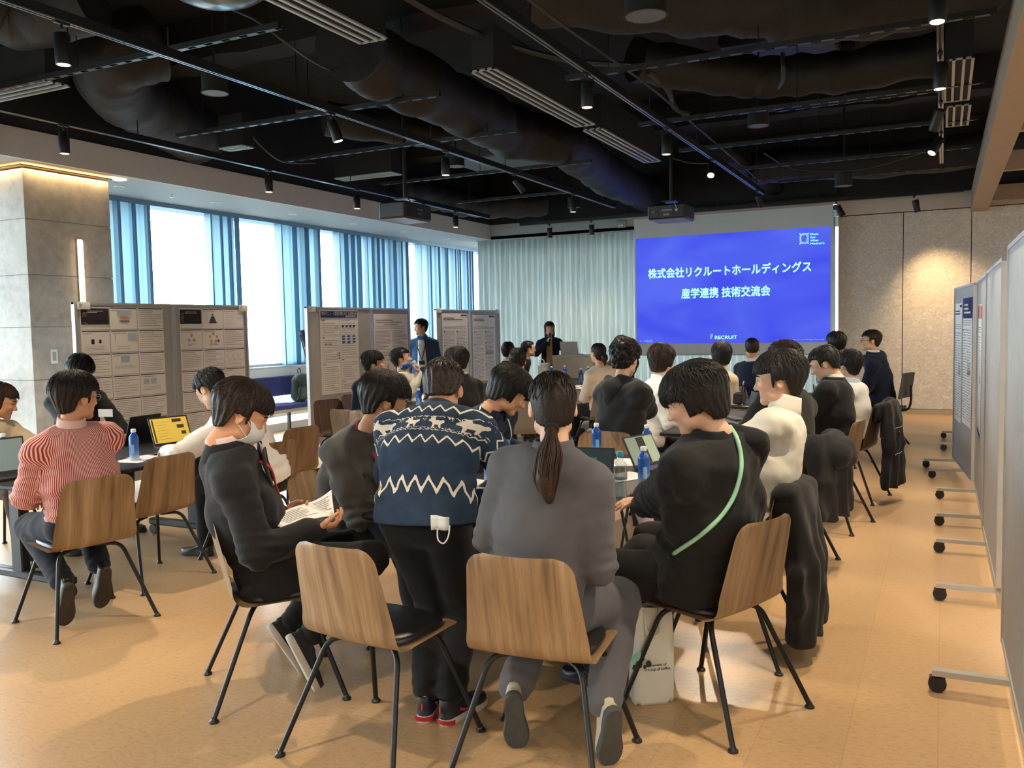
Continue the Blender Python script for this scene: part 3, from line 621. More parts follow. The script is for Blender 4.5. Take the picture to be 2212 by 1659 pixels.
# projectors
def projector(c, w, d, h, where, face):
    c = np.array(c, float); og = tuple(c); o = thing('projector', 'black ceiling projector ' + where, 'projector', og)
    body = plain('projector_black', (0.014, 0.0145, 0.016), 0.4, var=0.15)
    MB().bbox(c + (-w / 2, -d / 2, -h / 2), c + (w / 2, d / 2, h / 2), 0.018).build('body', body, o, og)
    MB().box(c + (-w / 2 + 0.02, -d / 2 + 0.02, -h / 2 - 0.006), c + (w / 2 - 0.02, d / 2 - 0.02, -h / 2 + 0.001)).build('bottom_plate', plain('projector_bottom', (0.16, 0.18, 0.19), 0.45, var=0.05), o, og, smooth=False)
    y = c[1] - d / 2
    if face == 'rear':
        g = MB(); cc = c + (-w * 0.33, -d / 2 - 0.002, 0)
        for k in range(3): g.tube([cc + (h * 0.36 * (k + 1) / 3 * math.cos(a), 0, h * 0.36 * (k + 1) / 3 * math.sin(a)) for a in np.linspace(0, 2 * math.pi, 25)], 0.003, 5)
        for k in range(4): a = k * math.pi / 4 + 0.4; g.tube([cc + (h * 0.36 * math.cos(a), 0, h * 0.36 * math.sin(a)), cc - (h * 0.36 * math.cos(a), 0, h * 0.36 * math.sin(a))], 0.0025, 5)
        g.lathe([(0.02, 0), (0.02, 0.008)], cc, 14, axis=(0, -1, 0)).build('fan_grille', plain('fan_grey', (0.10, 0.10, 0.105), 0.4, 0.3, var=0.1), o, og)
        MB().box((c[0] - w * 0.17, y - 0.004, c[2] - h * 0.36), (c[0] + w * 0.16, y + 0.004, c[2] + h * 0.34)).build('connector_panel', plain('connector_panel', (0.035, 0.034, 0.034), 0.5, var=0.1), o, og, smooth=False)
        g = MB()
        for k in range(5): g.box((c[0] - w * 0.10 + k * 0.028, y - 0.010, c[2] + 0.005), (c[0] - w * 0.10 + k * 0.028 + 0.022, y, c[2] + 0.022))
        for k in range(3): g.box((c[0] - w * 0.06 + k * 0.026, y - 0.010, c[2] - 0.05), (c[0] - w * 0.06 + k * 0.026 + 0.018, y, c[2] - 0.03))
        g.build('port', plain('port_pale', '#9a9c9c', 0.4, 0.3, var=0.05), o, og, smooth=False)
        MB().lathe([(0.001, 0.03), (0.016, 0.026), (0.022, 0.012), (0.020, 0)], (c[0] + w * 0.30, y, c[2] + 0.01), 16, axis=(0, -1, 0)).tube(smooth_path([(c[0] + w * 0.30, y - 0.02, c[2] + 0.03), (c[0] + w * 0.28, y - 0.03, c[2] + 0.07), (c[0] + w * 0.24, y, c[2] + h / 2)], 12), 0.006, 6).build('plug', plain('plug_grey', '#a3a6a6', 0.5, var=0.05), o, og)
    else:
        g = MB()
        for k in range(9): g.box((c[0] - w * 0.40, y - 0.006, c[2] - h * 0.34 + k * h * 0.08), (c[0] + w * 0.40, y + 0.002, c[2] - h * 0.34 + k * h * 0.08 + 0.006))
        g.build('vent_grille', plain('vent_grey', (0.05, 0.055, 0.06), 0.4, 0.2, var=0.1), o, og, smooth=False)
        g = MB(); x = c[0] + w / 2
        for k in range(4): g.box((x - 0.002, c[1] - 0.02 + k * 0.03, c[2] + 0.012), (x + 0.006, c[1] + k * 0.03, c[2] + 0.028))
        for k in range(3): g.box((x - 0.002, c[1] - 0.01 + k * 0.03, c[2] - 0.03), (x + 0.006, c[1] + 0.008 + k * 0.03, c[2] - 0.018))
        g.build('port', plain('port_pale', '#9a9c9c', 0.4, 0.3, var=0.05), o, og, smooth=False)
    g = MB(); g.tube([c + (0, 0, h / 2 + 0.06), (c[0], c[1], ZS)], 0.022, 10)
    g.box(c + (-0.10, -0.10, h / 2 + 0.05), c + (0.10, 0.10, h / 2 + 0.065))
    for sx, sy in ((-1, -1), (1, -1), (1, 1), (-1, 1)): g.tube([c + (sx * 0.09, sy * 0.09, h / 2 + 0.055), c + (sx * 0.17, sy * 0.15, h / 2)], 0.007, 6)
    g.build('ceiling_mount', plain('mount_steel', (0.03, 0.031, 0.033), 0.35, 0.5, var=0.1), o, og)
pr = atD(1450, 461, 11.2); projector(pr, 0.48, 0.50, 0.185, 'facing the screen, with fan and ports at its back', 'rear')
pl = atD(876, 459, 10.2); projector(pl, 0.36, 0.58, 0.19, 'by the windows, with a side vent grille', 'vent')
# ------------------------------------------------------------------ curtain, screen
def curtain_mat():
    t = NT('sheer_curtain'); v = t.coord('Object', (60, 60, 2)); n = t.noise(v, 1.0, 2.0)
    c = t.ramp(n.outputs[0], [(0.3, lin('#c3cccb')), (0.7, lin('#dbe2e1'))]); t.set(c, 0.9)
    tr = t.new('BsdfTranslucent'); t.link(c, tr.inputs[0]); mx = t.new('MixShader'); mx.inputs[0].default_value = 0.45
    t.link(t.b.outputs[0], mx.inputs[1]); t.link(tr.outputs[0], mx.inputs[2]); t.link(mx.outputs[0], t.out.inputs[0]); return t.m
yc = YF + 0.02
cur = thing('curtain', 'pale pleated sheer curtain hanging from ceiling to floor beside the screen', 'curtain', (-5.1, yc, 0)); rg = np.random.RandomState(3)
nu = 760; xs = np.linspace(-8.46, -1.635, nu); zs = np.linspace(0.02, 3.29, 10); ph = np.cumsum(1 + 0.28 * rg.randn(nu)); ph = (ph - ph[0]) / (ph[-1] - ph[0]) * 2 * math.pi * 58
P = np.zeros((nu, len(zs), 3))
for j, z in enumerate(zs):
    k = z / 3.29; amp = 0.030 + 0.022 * (1 - k) 
    s = np.sin(ph); P[:, j, 0] = xs + 0.012 * np.cos(ph * 2) * (1 - k); P[:, j, 1] = yc - amp * np.sign(s) * np.abs(s) ** (0.7 + 0.9 * k) + 0.012 * np.sin(ph * 0.37 + 2 * k); P[:, j, 2] = z
MB().grid(P[:, ::-1], thick=0.002).build('cloth', curtain_mat(), cur, (-5.1, yc, 0), angle=180)
MB().box((-8.46, yc - 0.03, 3.285), (-1.68, yc + 0.03, 3.30)).build('curtain_rail', M['soffit'], cur, (-5.1, yc, 0), smooth=False)

ys = 15.36
scr = thing('projection_screen', 'large pull-down projection screen showing a blue title slide', 'projection screen', (-3.36, ys, 1.0)); os_ = (-3.36, ys, 1.0)
MB().box((-5.08, ys, 1.01), (-1.65, ys + 0.012, 3.47)).build('screen_cloth', plain('screen_white', '#c6cdcd', 0.8, var=0.015), scr, os_, smooth=False)
MB().bbox((-5.09, ys - 0.012, 0.985), (-1.64, ys + 0.022, 1.012), 0.008).build('bottom_bar', plain('screen_bar', '#aab4b6', 0.5, var=0.02), scr, os_)
MB().box((-5.25, ys - 0.02, 3.475), (-1.58, ys + 0.08, 3.51)).build('case_lip', plain('screen_case_beige', '#b8a99e', 0.5, var=0.03), scr, os_, smooth=False)
MB().box((-5.25, ys - 0.03, 3.51), (-1.58, ys + 0.10, 3.60)).build('case', M['black'], scr, os_, smooth=False)
def slide_mat():
    t = NT('projected_blue'); v = t.coord('Object', (0.3, 1, 0.5)); n = t.noise(v, 2.4, 2.0); n.inputs['Distortion'].default_value = 0.6
    c = t.ramp(n.outputs[0], [(0.35, lin('#3f4df0')), (0.65, lin('#566af6'))]); t.set((0.02, 0.02, 0.1), 0.8); t.link(c, t.b.inputs['Emission Color']); t.b.inputs['Emission Strength'].default_value = 0.92; return t.m
SX0, SX1, SZ0, SZ1 = -5.055, -1.687, 1.20, 3.12
MB().box((SX0, ys - 0.002, SZ0), (SX1, ys, SZ1)).build('slide_image', slide_mat(), scr, os_, smooth=False)
mb = MB(); LM = [glow('projected_cyan', lin('#a5e2f2'), 0.95), glow('projected_pale_blue', lin('#86a8fa'), 0.9)]
def flush(nm):
    global mb
    mb.build(nm, LM, scr, os_, smooth=False); mb = MB()
def st(body, u, v, h, width=None, bold=0.02, align='LEFT', mi=0):
    put_text(mb, body, (SX0 + u * (SX1 - SX0), ys - 0.004, SZ1 - v * (SZ1 - SZ0)), (1, 0, 0), (0, 0, 1), h, mi, bold, align, width=width)
Wd = SX1 - SX0
st('株式会社リクルートホールディングス', 0.068, 0.375, 0.19, width=0.842 * Wd, bold=0.018); flush('headline_lettering')
st('産学連携 技術交流会', 0.250, 0.572, 0.19, width=0.462 * Wd, bold=0.018); flush('subtitle_lettering')
st('RECRUIT', 0.428, 0.962, 0.085, width=0.115 * Wd, bold=0.005); flush('wordmark_lettering')
st('データ推進室', 0.018, 0.985, 0.05, width=0.072 * Wd, bold=0.0, mi=1); flush('footer_lettering'); st('© Recruit Co., Ltd. All Rights Reserved', 0.79, 0.982, 0.035, width=0.18 * Wd, bold=0.0, mi=1); flush('copyright_lettering')
for k, (wd, w_) in enumerate((('Data', 0.038), ('for', 0.026), ('What', 0.038), ('Matters', 0.066))): st(wd, 0.905, 0.068 + k * 0.027, 0.045, width=w_ * Wd, bold=0.003)
flush('motto_lettering')
# square emblem: rounded frame with dotted corners
cx, cz = SX0 + 0.875 * Wd, SZ1 - 0.094 * (SZ1 - SZ0)
for r0, sc_, q in ((0.050, 1.25, 0.0), (0.066, 1.25, 0.06)):
    pts = [(cx + r0 * math.copysign(abs(math.cos(a)) ** 0.45, math.cos(a)), ys - 0.004, cz + r0 * sc_ * math.copysign(abs(math.sin(a)) ** 0.45, math.sin(a))) for a in np.linspace(q, q + 2 * math.pi, 37)]
    mb.tube(pts, 0.005, 5)
for sx in (-1, 1):
    for sz in (-1, 1): mb.ell((cx + sx * 0.068, ys - 0.004, cz + sz * 0.084), (0.011, 0.003, 0.011), 10, 6); mb.tube([(cx + sx * 0.05, ys - 0.004, cz + sz * 0.06), (cx + sx * 0.068, ys - 0.004, cz + sz * 0.084)], 0.004, 5)
flush('emblem')
# swoosh left of the wordmark
mb.add([(SX0 + (0.402 + 0.022 * math.sin(a) * 0.6 - (0.010 if k else 0) * math.sin(a)) * Wd + (0.0 if k else 0.01), ys - 0.004, SZ1 - (0.962 - 0.062 * (1 - math.cos(a))) * (SZ1 - SZ0)) for k in (0, 1) for a in np.linspace(0.05, 1.35, 9)], [(i, i + 1, 10 + i, 9 + i) for i in range(8)], 1)
flush('swoosh_mark')
wk = thing('wall_box', 'small grey control box on the soffit edge beside the screen case', 'control box', (-5.33, 15.43, 3.42)); MB().bbox((-5.43, 15.40, 3.35), (-5.25, 15.44, 3.47), 0.006).build('cover', plain('box_grey', '#8d9393', 0.5, var=0.03), wk, (-5.33, 15.43, 3.42)); MB().box((-5.40, 15.396, 3.37), (-5.31, 15.40, 3.40)).build('label_plate', M['white'], wk, (-5.33, 15.43, 3.42), smooth=False)

# ------------------------------------------------------------------ mobile pin boards
def board(name_label, p0, p1, h0=0.09, h1=1.865, feet=(0.12, 0.88), flen=0.62, panels=1, group=None):
    p0 = np.array((*p0, 0.0)); p1 = np.array((*p1, 0.0)); d = p1 - p0; L = np.linalg.norm(d); u = d / L; n = np.array((-u[1], u[0], 0)); c = (p0 + p1) / 2; og = tuple(c)
    o = thing('pin_board', name_label, 'pin board', og, group=group); hz = np.array((0, 0, 1.0)); zc = np.array((0, 0, (h0 + h1) / 2)); hh = (h1 - h0) / 2
    MB().obox(c + zc, u * (L / 2 - 0.02), n * 0.014, hz * (hh - 0.02)).build('panel', M['board'], o, og, smooth=False)
    mb = MB()
    for s in (-1, 1): mb.obox(c + zc + u * s * (L / 2 - 0.0125), u * 0.0125, n * 0.022, hz * hh)
    mb.obox(c + (0, 0, h1 - 0.01), u * L / 2, n * 0.02, hz * 0.01); mb.obox(c + (0, 0, h0 + 0.01), u * L / 2, n * 0.02, hz * 0.01); mb.build('frame', M['boardalu'], o, og, smooth=False)
    for t in feet:
        q = p0 + d * t; f = MB().obox(q + (0, 0, 0.085), u * 0.02, n * flen / 2, hz * 0.012).build('foot_bar', M['boardalu'], o, og, smooth=False)
        for s in (-1, 1):
            e = q + n * s * (flen / 2 - 0.02); mb = MB(); mb.lathe([(0.004, -0.014), (0.034, -0.014), (0.036, 0.0), (0.034, 0.014), (0.004, 0.014)], e + (0, 0, 0.036) + u * 0.0, 18, axis=u); mb.lathe([(0.012, 0), (0.012, 0.035)], e + (0, 0, 0.045), 10); mb.obox(e + (0, 0, 0.058), u * 0.02, n * 0.03, hz * 0.008)
            mb.build('caster', M['caster'], f, og)
    return o, u, n
XB = -7.25
board('grey pin board with slide printouts, next to the concrete column', (XB, 5.44), (XB, 6.59)); board('grey pin board with slide printouts and the pyramid chart, nearer the bench', (XB, 6.60), (XB, 7.68))
board('grey pin board with the blue-headed poster, beside the bench', (XB, 8.74), (XB, 10.13)); board('grey pin board with the all-text poster, left of the standing man', (XB, 10.14), (XB, 11.09))
board('grey pin board right of the standing man, left half', (XB, 11.88), (XB, 12.97)); board('grey pin board before the curtain, right half of the far pair', (XB, 12.98), (XB, 14.09))
board('blank grey pin board at the right, nearest the photographer', (0.29, 2.2), (0.27, 4.42), feet=(0.2, 0.78), flen=0.6); board('blank grey pin board at the right, second along the aisle', (0.29, 5.22), (0.28, 6.78), feet=(0.02, 0.72), flen=0.62)
board('grey pin board at the right with one tall poster', (0.28, 6.80), (0.28, 8.55), feet=(0.22, 0.84), flen=0.62); board('grey pin board at the right with two posters, far end', (0.26, 8.72), (0.12, 10.15), feet=(0.45, 0.9), flen=0.6)
board('grey pin board hidden behind the poster boards at the right', (0.30, 11.0), (0.30, 12.8), feet=(0.2, 0.85), flen=0.6)

# paper sheets on the left boards
INK = [M['paper'], M['ink'], M['greyink'], M['navyink'], M['blueink'], M['redink'], M['lightblueink']]
def sheet(name, label, cat, o, ux, uy, w, h, group=None):
    """a sheet with its lower-left corner at o; returns (thing, print collector, writer)"""
    o = np.asarray(o, float); ux = np.asarray(ux, float); uy = np.asarray(uy, float); n = np.cross(ux, uy)
    c = o + ux * w / 2 + uy * h / 2
    mb = MB(); g = np.array([[o + ux * w * a + uy * h * b + n * (0.0006 + 0.002 * math.sin(3.1 * a) * math.sin(3.1 * b)) for b in np.linspace(0, 1, 4)] for a in np.linspace(0, 1, 5)])
    mb.grid(g, thick=0.0005); t = tag(mb.build(name, M['paper'], None, tuple(c)), label, cat, group)
    pr = MB(); oo = o + n * 0.0034
    q = lambda x0, y0, x1, y1, mi=1: quad(pr, oo + n * (0.0005 if mi == 0 else (0.0002 if mi > 2 else 0.0)), ux, uy, x0 * w, y0 * h, x1 * w, y1 * h, mi)
    tx = lambda body, x, y, size, mi=1, bold=0.0, width=None, align='LEFT': put_text(pr, body, oo + n * 0.0007 + ux * x * w + uy * y * h, ux, uy, size, mi, bold, align, width=None if width is None else width * w)
    done = lambda: pr.build('print', INK, t, tuple(c), smooth=False)
    return t, pr, q, tx, done, oo
def lines(q, rg, x0, y0, x1, y1, n, th=0.012, mi=2):
    for k in range(n):
        y = y1 - (y1 - y0) * (k + 0.5) / n; e = x1 - (x1 - x0) * (rg.rand() * 0.45 if rg.rand() < 0.4 else rg.rand() * 0.05); x = x0
        while x < e - 0.01:
            w = 0.02 + rg.rand() * 0.07; q(x, y - th / 2, min(x + w, e), y + th / 2, mi); x += w + 0.006
rowN = ('top', 'second', 'third', 'fourth', 'fifth', 'bottom'); colN = ('left', 'middle', 'right')
content = {(0, 0, 0): 'with dark title picture', (0, 0, 1): 'with two stacked ovals', (0, 1, 0): 'with two small blue squares', (0, 1, 1): 'with pale blue block', (0, 2, 1): 'with pale blue square', (0, 3, 2): 'with two pale blue blobs', (1, 0, 0): 'with dark title picture', (1, 0, 1): 'with pyramid chart', (1, 0, 2): 'with small green box', (1, 1, 0): 'with three pink circles', (1, 1, 1): 'with ring of pink circles', (1, 2, 2): 'with falling curves', (1, 3, 2): 'with falling curves'}
rg = np.random.RandomState(11)
for P_, (b0, b1) in enumerate(((5.50, 6.47), (6.68, 7.62))):
    w = (b1 - b0) / 3 - 0.006
    for r in range(6):
        for c in range(3):
            y = b0 + (b1 - b0) * c / 3; zt = 1.825 - r * 0.222; lab = content.get((P_, r, c), 'of small text')
            t, pr, q, tx, done, oo = sheet('slide_printout', 'slide printout %s, %s row, %s column, %s board' % (lab, rowN[r], colN[c], ('column-side' if P_ == 0 else 'bench-side')), 'printed sheet', (XB + 0.0165, y, zt - 0.216), (0, 1, 0), (0, 0, 1), w, 0.216, 'slide printouts on the left boards')
            if r == 0 and c == 0:
                q(0.02, 0.22, 0.98, 0.93, 1); lines(q, rg, 0.25, 0.72, 0.8, 0.84, 2, 0.02, 0); lines(q, rg, 0.5, 0.34, 0.9, 0.42, 1, 0.03, 2)
                for k in range(26): a = rg.rand() * 2 + 2.2; rr = 0.2 + 0.05 * rg.randn(); x, yy = 0.30 + rr * math.cos(a), 0.5 + 0.30 * math.sin(a); q(x, max(yy, 0.24), x + 0.03, max(yy, 0.24) + 0.035, (5, 5, 2, 4)[rg.randint(4)])
            else:
                q(0.02, 0.925, 0.98, 0.965, 1); lines(q, rg, 0.05, 0.82, 0.6, 0.88, 1, 0.022, 2)
                if lab == 'with two stacked ovals':
                    q(0.25, 0.62, 0.78, 0.86, 6)
                    for k, yy in enumerate((0.52, 0.36)): pr.add([oo + np.array((0, 1, 0)) * w * (0.52 + 0.2 * math.cos(a)) + np.array((0, 0, 1)) * 0.216 * (yy + 0.055 * math.sin(a)) for a in np.linspace(0, 2 * math.pi, 20, endpoint=False)], [tuple(range(20))], (5, 2)[k])
                elif lab == 'with pyramid chart':
                    for k in range(6): a = 0.25 + 0.5 * k / 6; b = a + 0.5 / 6 * 0.9; f = lambda v: 0.2 * (1 - (v - 0.25) / 0.5); pr.add([oo + np.array((0, 1, 0)) * w * x + np.array((0, 0, 1)) * 0.216 * yy for x, yy in ((0.5 - f(a), a), (0.5 + f(a), a), (0.5 + f(b), b), (0.5 - f(b), b))], [(0, 1, 2, 3)], 1 if k != 4 else 2)
                    q(0.22, 0.25, 0.228, 0.78, 2)
                elif 'circles' in lab:
                    n_ = 3 if 'three' in lab else 5
                    for k in range(n_): a0 = math.pi / 2 + 2 * math.pi * k / n_; rr = (0.14, 0.19)[n_ > 3]; pr.add([oo + np.array((0, 1, 0)) * (w * 0.5 + 0.216 * rr * math.cos(a0) * 1.3 + 0.016 * math.cos(a)) + np.array((0, 0, 1)) * (0.216 * (0.52 + rr * 1.1 * math.sin(a0)) + 0.016 * math.sin(a)) for a in np.linspace(0, 2 * math.pi, 16, endpoint=False)], [tuple(range(16))], 5)
                    lines(q, rg, 0.3, 0.14, 0.75, 0.28, 2, 0.02); 
                    if n_ == 5: q(0.68, 0.3, 0.78, 0.44, 4)
                elif lab == 'with two small blue squares': q(0.33, 0.38, 0.44, 0.60, 3); q(0.60, 0.42, 0.68, 0.58, 3); lines(q, rg, 0.1, 0.1, 0.8, 0.3, 3)
                elif lab == 'with pale blue block': q(0.62, 0.55, 0.95, 0.85, 6); q(0.15, 0.45, 0.165, 0.8, 5); lines(q, rg, 0.2, 0.1, 0.7, 0.3, 2)
                elif lab == 'with pale blue square': q(0.32, 0.55, 0.65, 0.86, 6); lines(q, rg, 0.1, 0.25, 0.9, 0.42, 3)
                elif lab == 'with two pale blue blobs': q(0.12, 0.5, 0.35, 0.75, 6); q(0.4, 0.5, 0.62, 0.75, 6); lines(q, rg, 0.1, 0.2, 0.8, 0.4, 3)
                elif lab == 'with small green box':
                    for yy in (0.5, 0.72): q(0.65, yy, 0.92, yy + 0.012, 4)
                    for xx in (0.65, 0.92): q(xx, 0.5, xx + 0.008, 0.73, 4)
                    lines(q, rg, 0.1, 0.2, 0.6, 0.8, 6)
                elif lab == 'with falling curves':
                    for k in range(3): pr.tube([oo + np.array((0, 1, 0)) * w * (0.1 + 0.28 * k + 0.22 * s_) + np.array((0, 0, 1)) * 0.216 * (0.3 + 0.4 * math.exp(-3 * s_)) for s_ in np.linspace(0, 1, 8)], 0.0012, 4, 1)
                    lines(q, rg, 0.1, 0.12, 0.8, 0.22, 1)
                else: lines(q, rg, 0.06, 0.10, 0.94, 0.80, rg.randint(6, 10), 0.016)
            done()
# small number cards clipped on the board corners
for (y, z), w in (((5.54, 1.80), 'at the corner by the column'), ((7.62, 1.80), 'at the right corner of the printout boards'), ((8.84, 1.80), 'at the corner of the blue-headed poster board'), ((11.97, 1.81), 'at the near corner of the far pair'), ((13.99, 1.81), 'at the curtain-side corner of the far pair')):
    t, pr, q, tx, done, oo = sheet('number_card', 'small white number card ' + w, 'card', (XB + 0.022, y - 0.07, z), (0, 1, 0), (0, 0, 1), 0.14, 0.07); tx('P', 0.15, 0.25, 0.05); done()
# tall posters on the left boards
def poster(y0, y1, zt, zb, label, kind, x=None, ux=(0, 1, 0), o=None):
    w = y1 - y0 if o is None else y1; h = zt - zb; oo0 = (XB + 0.0165, y0, zb) if o is None else o
    t, pr, q, tx, done, oo = sheet('poster', label, 'poster', oo0, ux, (0, 0, 1), w, h); rg = np.random.RandomState(len(label))
    if kind == 'blue':
        q(0.02, 0.905, 0.98, 0.985, 3); tx('選挙がニュース閲覧行動に与える影響分析', 0.04, 0.937, h * 0.048, 0, 0.02, 0.92); lines(q, rg, 0.66, 0.912, 0.96, 0.93, 2, 0.005, 0)
        for (a, b, c, d), hd in (((0.03, 0.70, 0.495, 0.895), '背景'), ((0.03, 0.53, 0.495, 0.69), '目的'), ((0.03, 0.385, 0.495, 0.52), 'グノシーについて'), ((0.03, 0.02, 0.495, 0.375), '手法'), ((0.515, 0.43, 0.98, 0.895), 'ニュースメディア'), ((0.515, 0.16, 0.98, 0.42), '結果'), ((0.515, 0.02, 0.98, 0.15), 'まとめ')):
            for e in ((a, d - 0.002, c, d), (a, b, c, b + 0.002), (a, b, a + 0.003, d), (c - 0.003, b, c, d)): q(*e, 1)
            tx(hd, a + 0.02, d - 0.03, h * 0.022, 1, 0.01); lines(q, rg, a + 0.03, b + 0.015, c - 0.03, d - 0.045, max(3, int((d - b) * 34)), 0.005)
        for k in range(9): q(0.55 + 0.14 * (k % 3), 0.60 + 0.035 * (k // 3), 0.63 + 0.14 * (k % 3), 0.622 + 0.035 * (k // 3), 4)
        for k in range(4): q(0.55 + 0.10 * k, 0.79, 0.61 + 0.10 * k, 0.815, 3)
        q(0.38, 0.775, 0.47, 0.82, 6); tx('?', 0.37, 0.575, h * 0.04, 1, 0.01)
        for k in range(4): q(0.12 + 0.05 * k, 0.58, 0.145 + 0.05 * k, 0.60, (1, 5)[k % 2])
        for k in range(6): q(0.42 + 0.035 * (k % 2), 0.41 + 0.03 * (k // 2), 0.44 + 0.035 * (k % 2), 0.43 + 0.03 * (k // 2), (5, 1)[k % 2])
    elif kind == 'text':
        for k, ww in enumerate((0.86, 0.86, 0.4)): lines(q, rg, 0.5 - ww / 2, 0.905 - k * 0.03, 0.5 + ww / 2, 0.93 - k * 0.03, 1, 0.011, 2)
        lines(q, rg, 0.08, 0.80, 0.95, 0.84, 2, 0.006); lines(q, rg, 0.04, 0.52, 0.48, 0.78, 14, 0.006); lines(q, rg, 0.52, 0.52, 0.96, 0.78, 16, 0.006); lines(q, rg, 0.04, 0.43, 0.96, 0.50, 3, 0.006)
        for e in ((0.15, 0.1, 0.16, 0.38), (0.15, 0.1, 0.7, 0.105), (0.15, 0.38, 0.7, 0.384)): q(*e, 2)
        for k in range(6): q(0.2 + 0.08 * k, 0.11, 0.24 + 0.08 * k, 0.16 + 0.18 * rg.rand(), (5, 4)[k % 2])
    else:
        if kind == 'navyhead': q(0, 0.84, 1, 1, 3); lines(q, rg, 0.15, 0.87, 0.85, 0.96, 3, 0.014, 0)
        elif kind == 'rosehead': q(0, 0.89, 1, 0.99, 5); q(0, 0.89, 0.2, 0.99, 3); q(0, 0.0, 1, 0.035, 3)
        else: q(0.72, 0.965, 0.97, 0.985, 3); lines(q, rg, 0.05, 0.90, 0.8, 0.945, 2, 0.011, 1)
        lines(q, rg, 0.05, 0.78, 0.95, 0.83, 3, 0.005); lines(q, rg, 0.05, 0.04, 0.47, 0.76, 34, 0.005); lines(q, rg, 0.53, 0.04, 0.95, 0.76, 34, 0.005)
        for k in range(4): q(0.06, 0.74 - 0.19 * k, 0.10, 0.755 - 0.19 * k, 1); q(0.54, 0.74 - 0.17 * k, 0.58, 0.755 - 0.17 * k, 1)
        for k in range(10): q(0.56 + 0.036 * k, 0.40, 0.58 + 0.036 * k, 0.42 + 0.10 * rg.rand(), 2)
        if kind == 'plain': q(0.30, 0.3, 0.34, 0.42, 1)
    done()
poster(8.99, 9.81, 1.83, 0.72, 'poster with blue title band on the board beside the bench', 'blue'); poster(10.17, 11.05, 1.78, 0.70, 'text-only cream poster left of the standing man', 'text')
poster(12.06, 12.90, 1.80, 0.62, 'white poster on the left half of the far boards', 'white'); poster(13.07, 13.90, 1.78, 0.62, 'white poster on the curtain-side half of the far boards', 'white')
poster(0, 0.62, 1.66, 0.62, 'white poster with a rose heading on the right-hand board', 'rosehead', ux=(0, -1, 0), o=(0.2635, 8.15, 0.62))
u4 = np.array((0.26 - 0.12, 8.72 - 10.15, 0)); u4 /= np.linalg.norm(u4)
poster(0, 0.62, 1.74, 0.55, 'white poster with a navy heading on the far right board', 'navyhead', ux=u4, o=np.array((0.12, 10.15, 0.55)) - u4 * -0.72 + np.array((-0.017, 0, 0)))
poster(0, 0.50, 1.70, 0.52, 'narrow pale poster at the far edge of the far right board', 'white', ux=u4, o=np.array((0.12, 10.15, 0.52)) - u4 * -0.12 + np.array((-0.017, 0, 0)))

# ------------------------------------------------------------------ chairs
def wood_mat(name, stops, k=1.0):
    t = NT(name); oi = t.new('ObjectInfo'); tc = t.new('TexCoord'); add = t.new('VectorMath', operation='ADD'); t.link(tc.outputs['Object'], add.inputs[0])
    cmb = t.new('CombineXYZ'); r7 = t.math('MULTIPLY', oi.outputs['Random'], 37.0); t.link(r7, cmb.inputs[0]); t.link(r7, cmb.inputs[1]); t.link(r7, cmb.inputs[2]); t.link(cmb.outputs[0], add.inputs[1])
    def mp(sc): m = t.new('Mapping'); m.inputs['Scale'].default_value = sc; t.link(add.outputs[0], m.inputs[0]); return m.outputs[0]
    n1 = t.noise(mp((9, 1.2, 1.2)), 1.6, 3.0, 0.5); n1.inputs['Distortion'].default_value = 0.35
    n2 = t.noise(mp((150, 5, 5)), 1.0, 3.0, 0.6); n3 = t.noise(mp((34, 1.6, 1.6)), 1.0, 2.0)
    f = t.math('ADD', t.math('MULTIPLY', n1.outputs[0], 0.62), t.math('MULTIPLY', n3.outputs[0], 0.38))
    c = t.ramp(f, stops); c = t.mix(t.math('MULTIPLY', t.math('LESS_THAN', n2.outputs[0], 0.42), 0.22), c, tuple(x * 0.55 for x in stops[0][1]))
    t.set(c, 0.48, 0, 0.4); t.bump(n2.outputs[0], 0.05, 0.002); return t.m
M['oak'] = wood_mat('oak_veneer', [(0.34, lin('#65503a')), (0.43, lin('#866a4c')), (0.54, lin('#997c5a')), (0.66, lin('#ab9070'))])
M['walnut'] = wood_mat('walnut_veneer', [(0.34, lin('#3d2c24')), (0.45, lin('#594236')), (0.55, lin('#684f42')), (0.68, lin('#7a6051'))])
M['midoak'] = wood_mat('brown_oak_veneer', [(0.34, lin('#4d3a2a')), (0.45, lin('#6e5540')), (0.55, lin('#7f644c')), (0.68, lin('#90755b'))])
M['greychair'] = plain('grey_chair_shell', '#77746e', 0.55, var=0.05)
M['plyedge'] = plain('ply_edge', '#b88c5a', 0.5, var=0.12, vs=60, scale=(1, 1, 20))
M['vinyl'] = plain('black_seat_vinyl', (0.013, 0.0125, 0.012), 0.36, var=0.2, bump=0.08, bs=250)
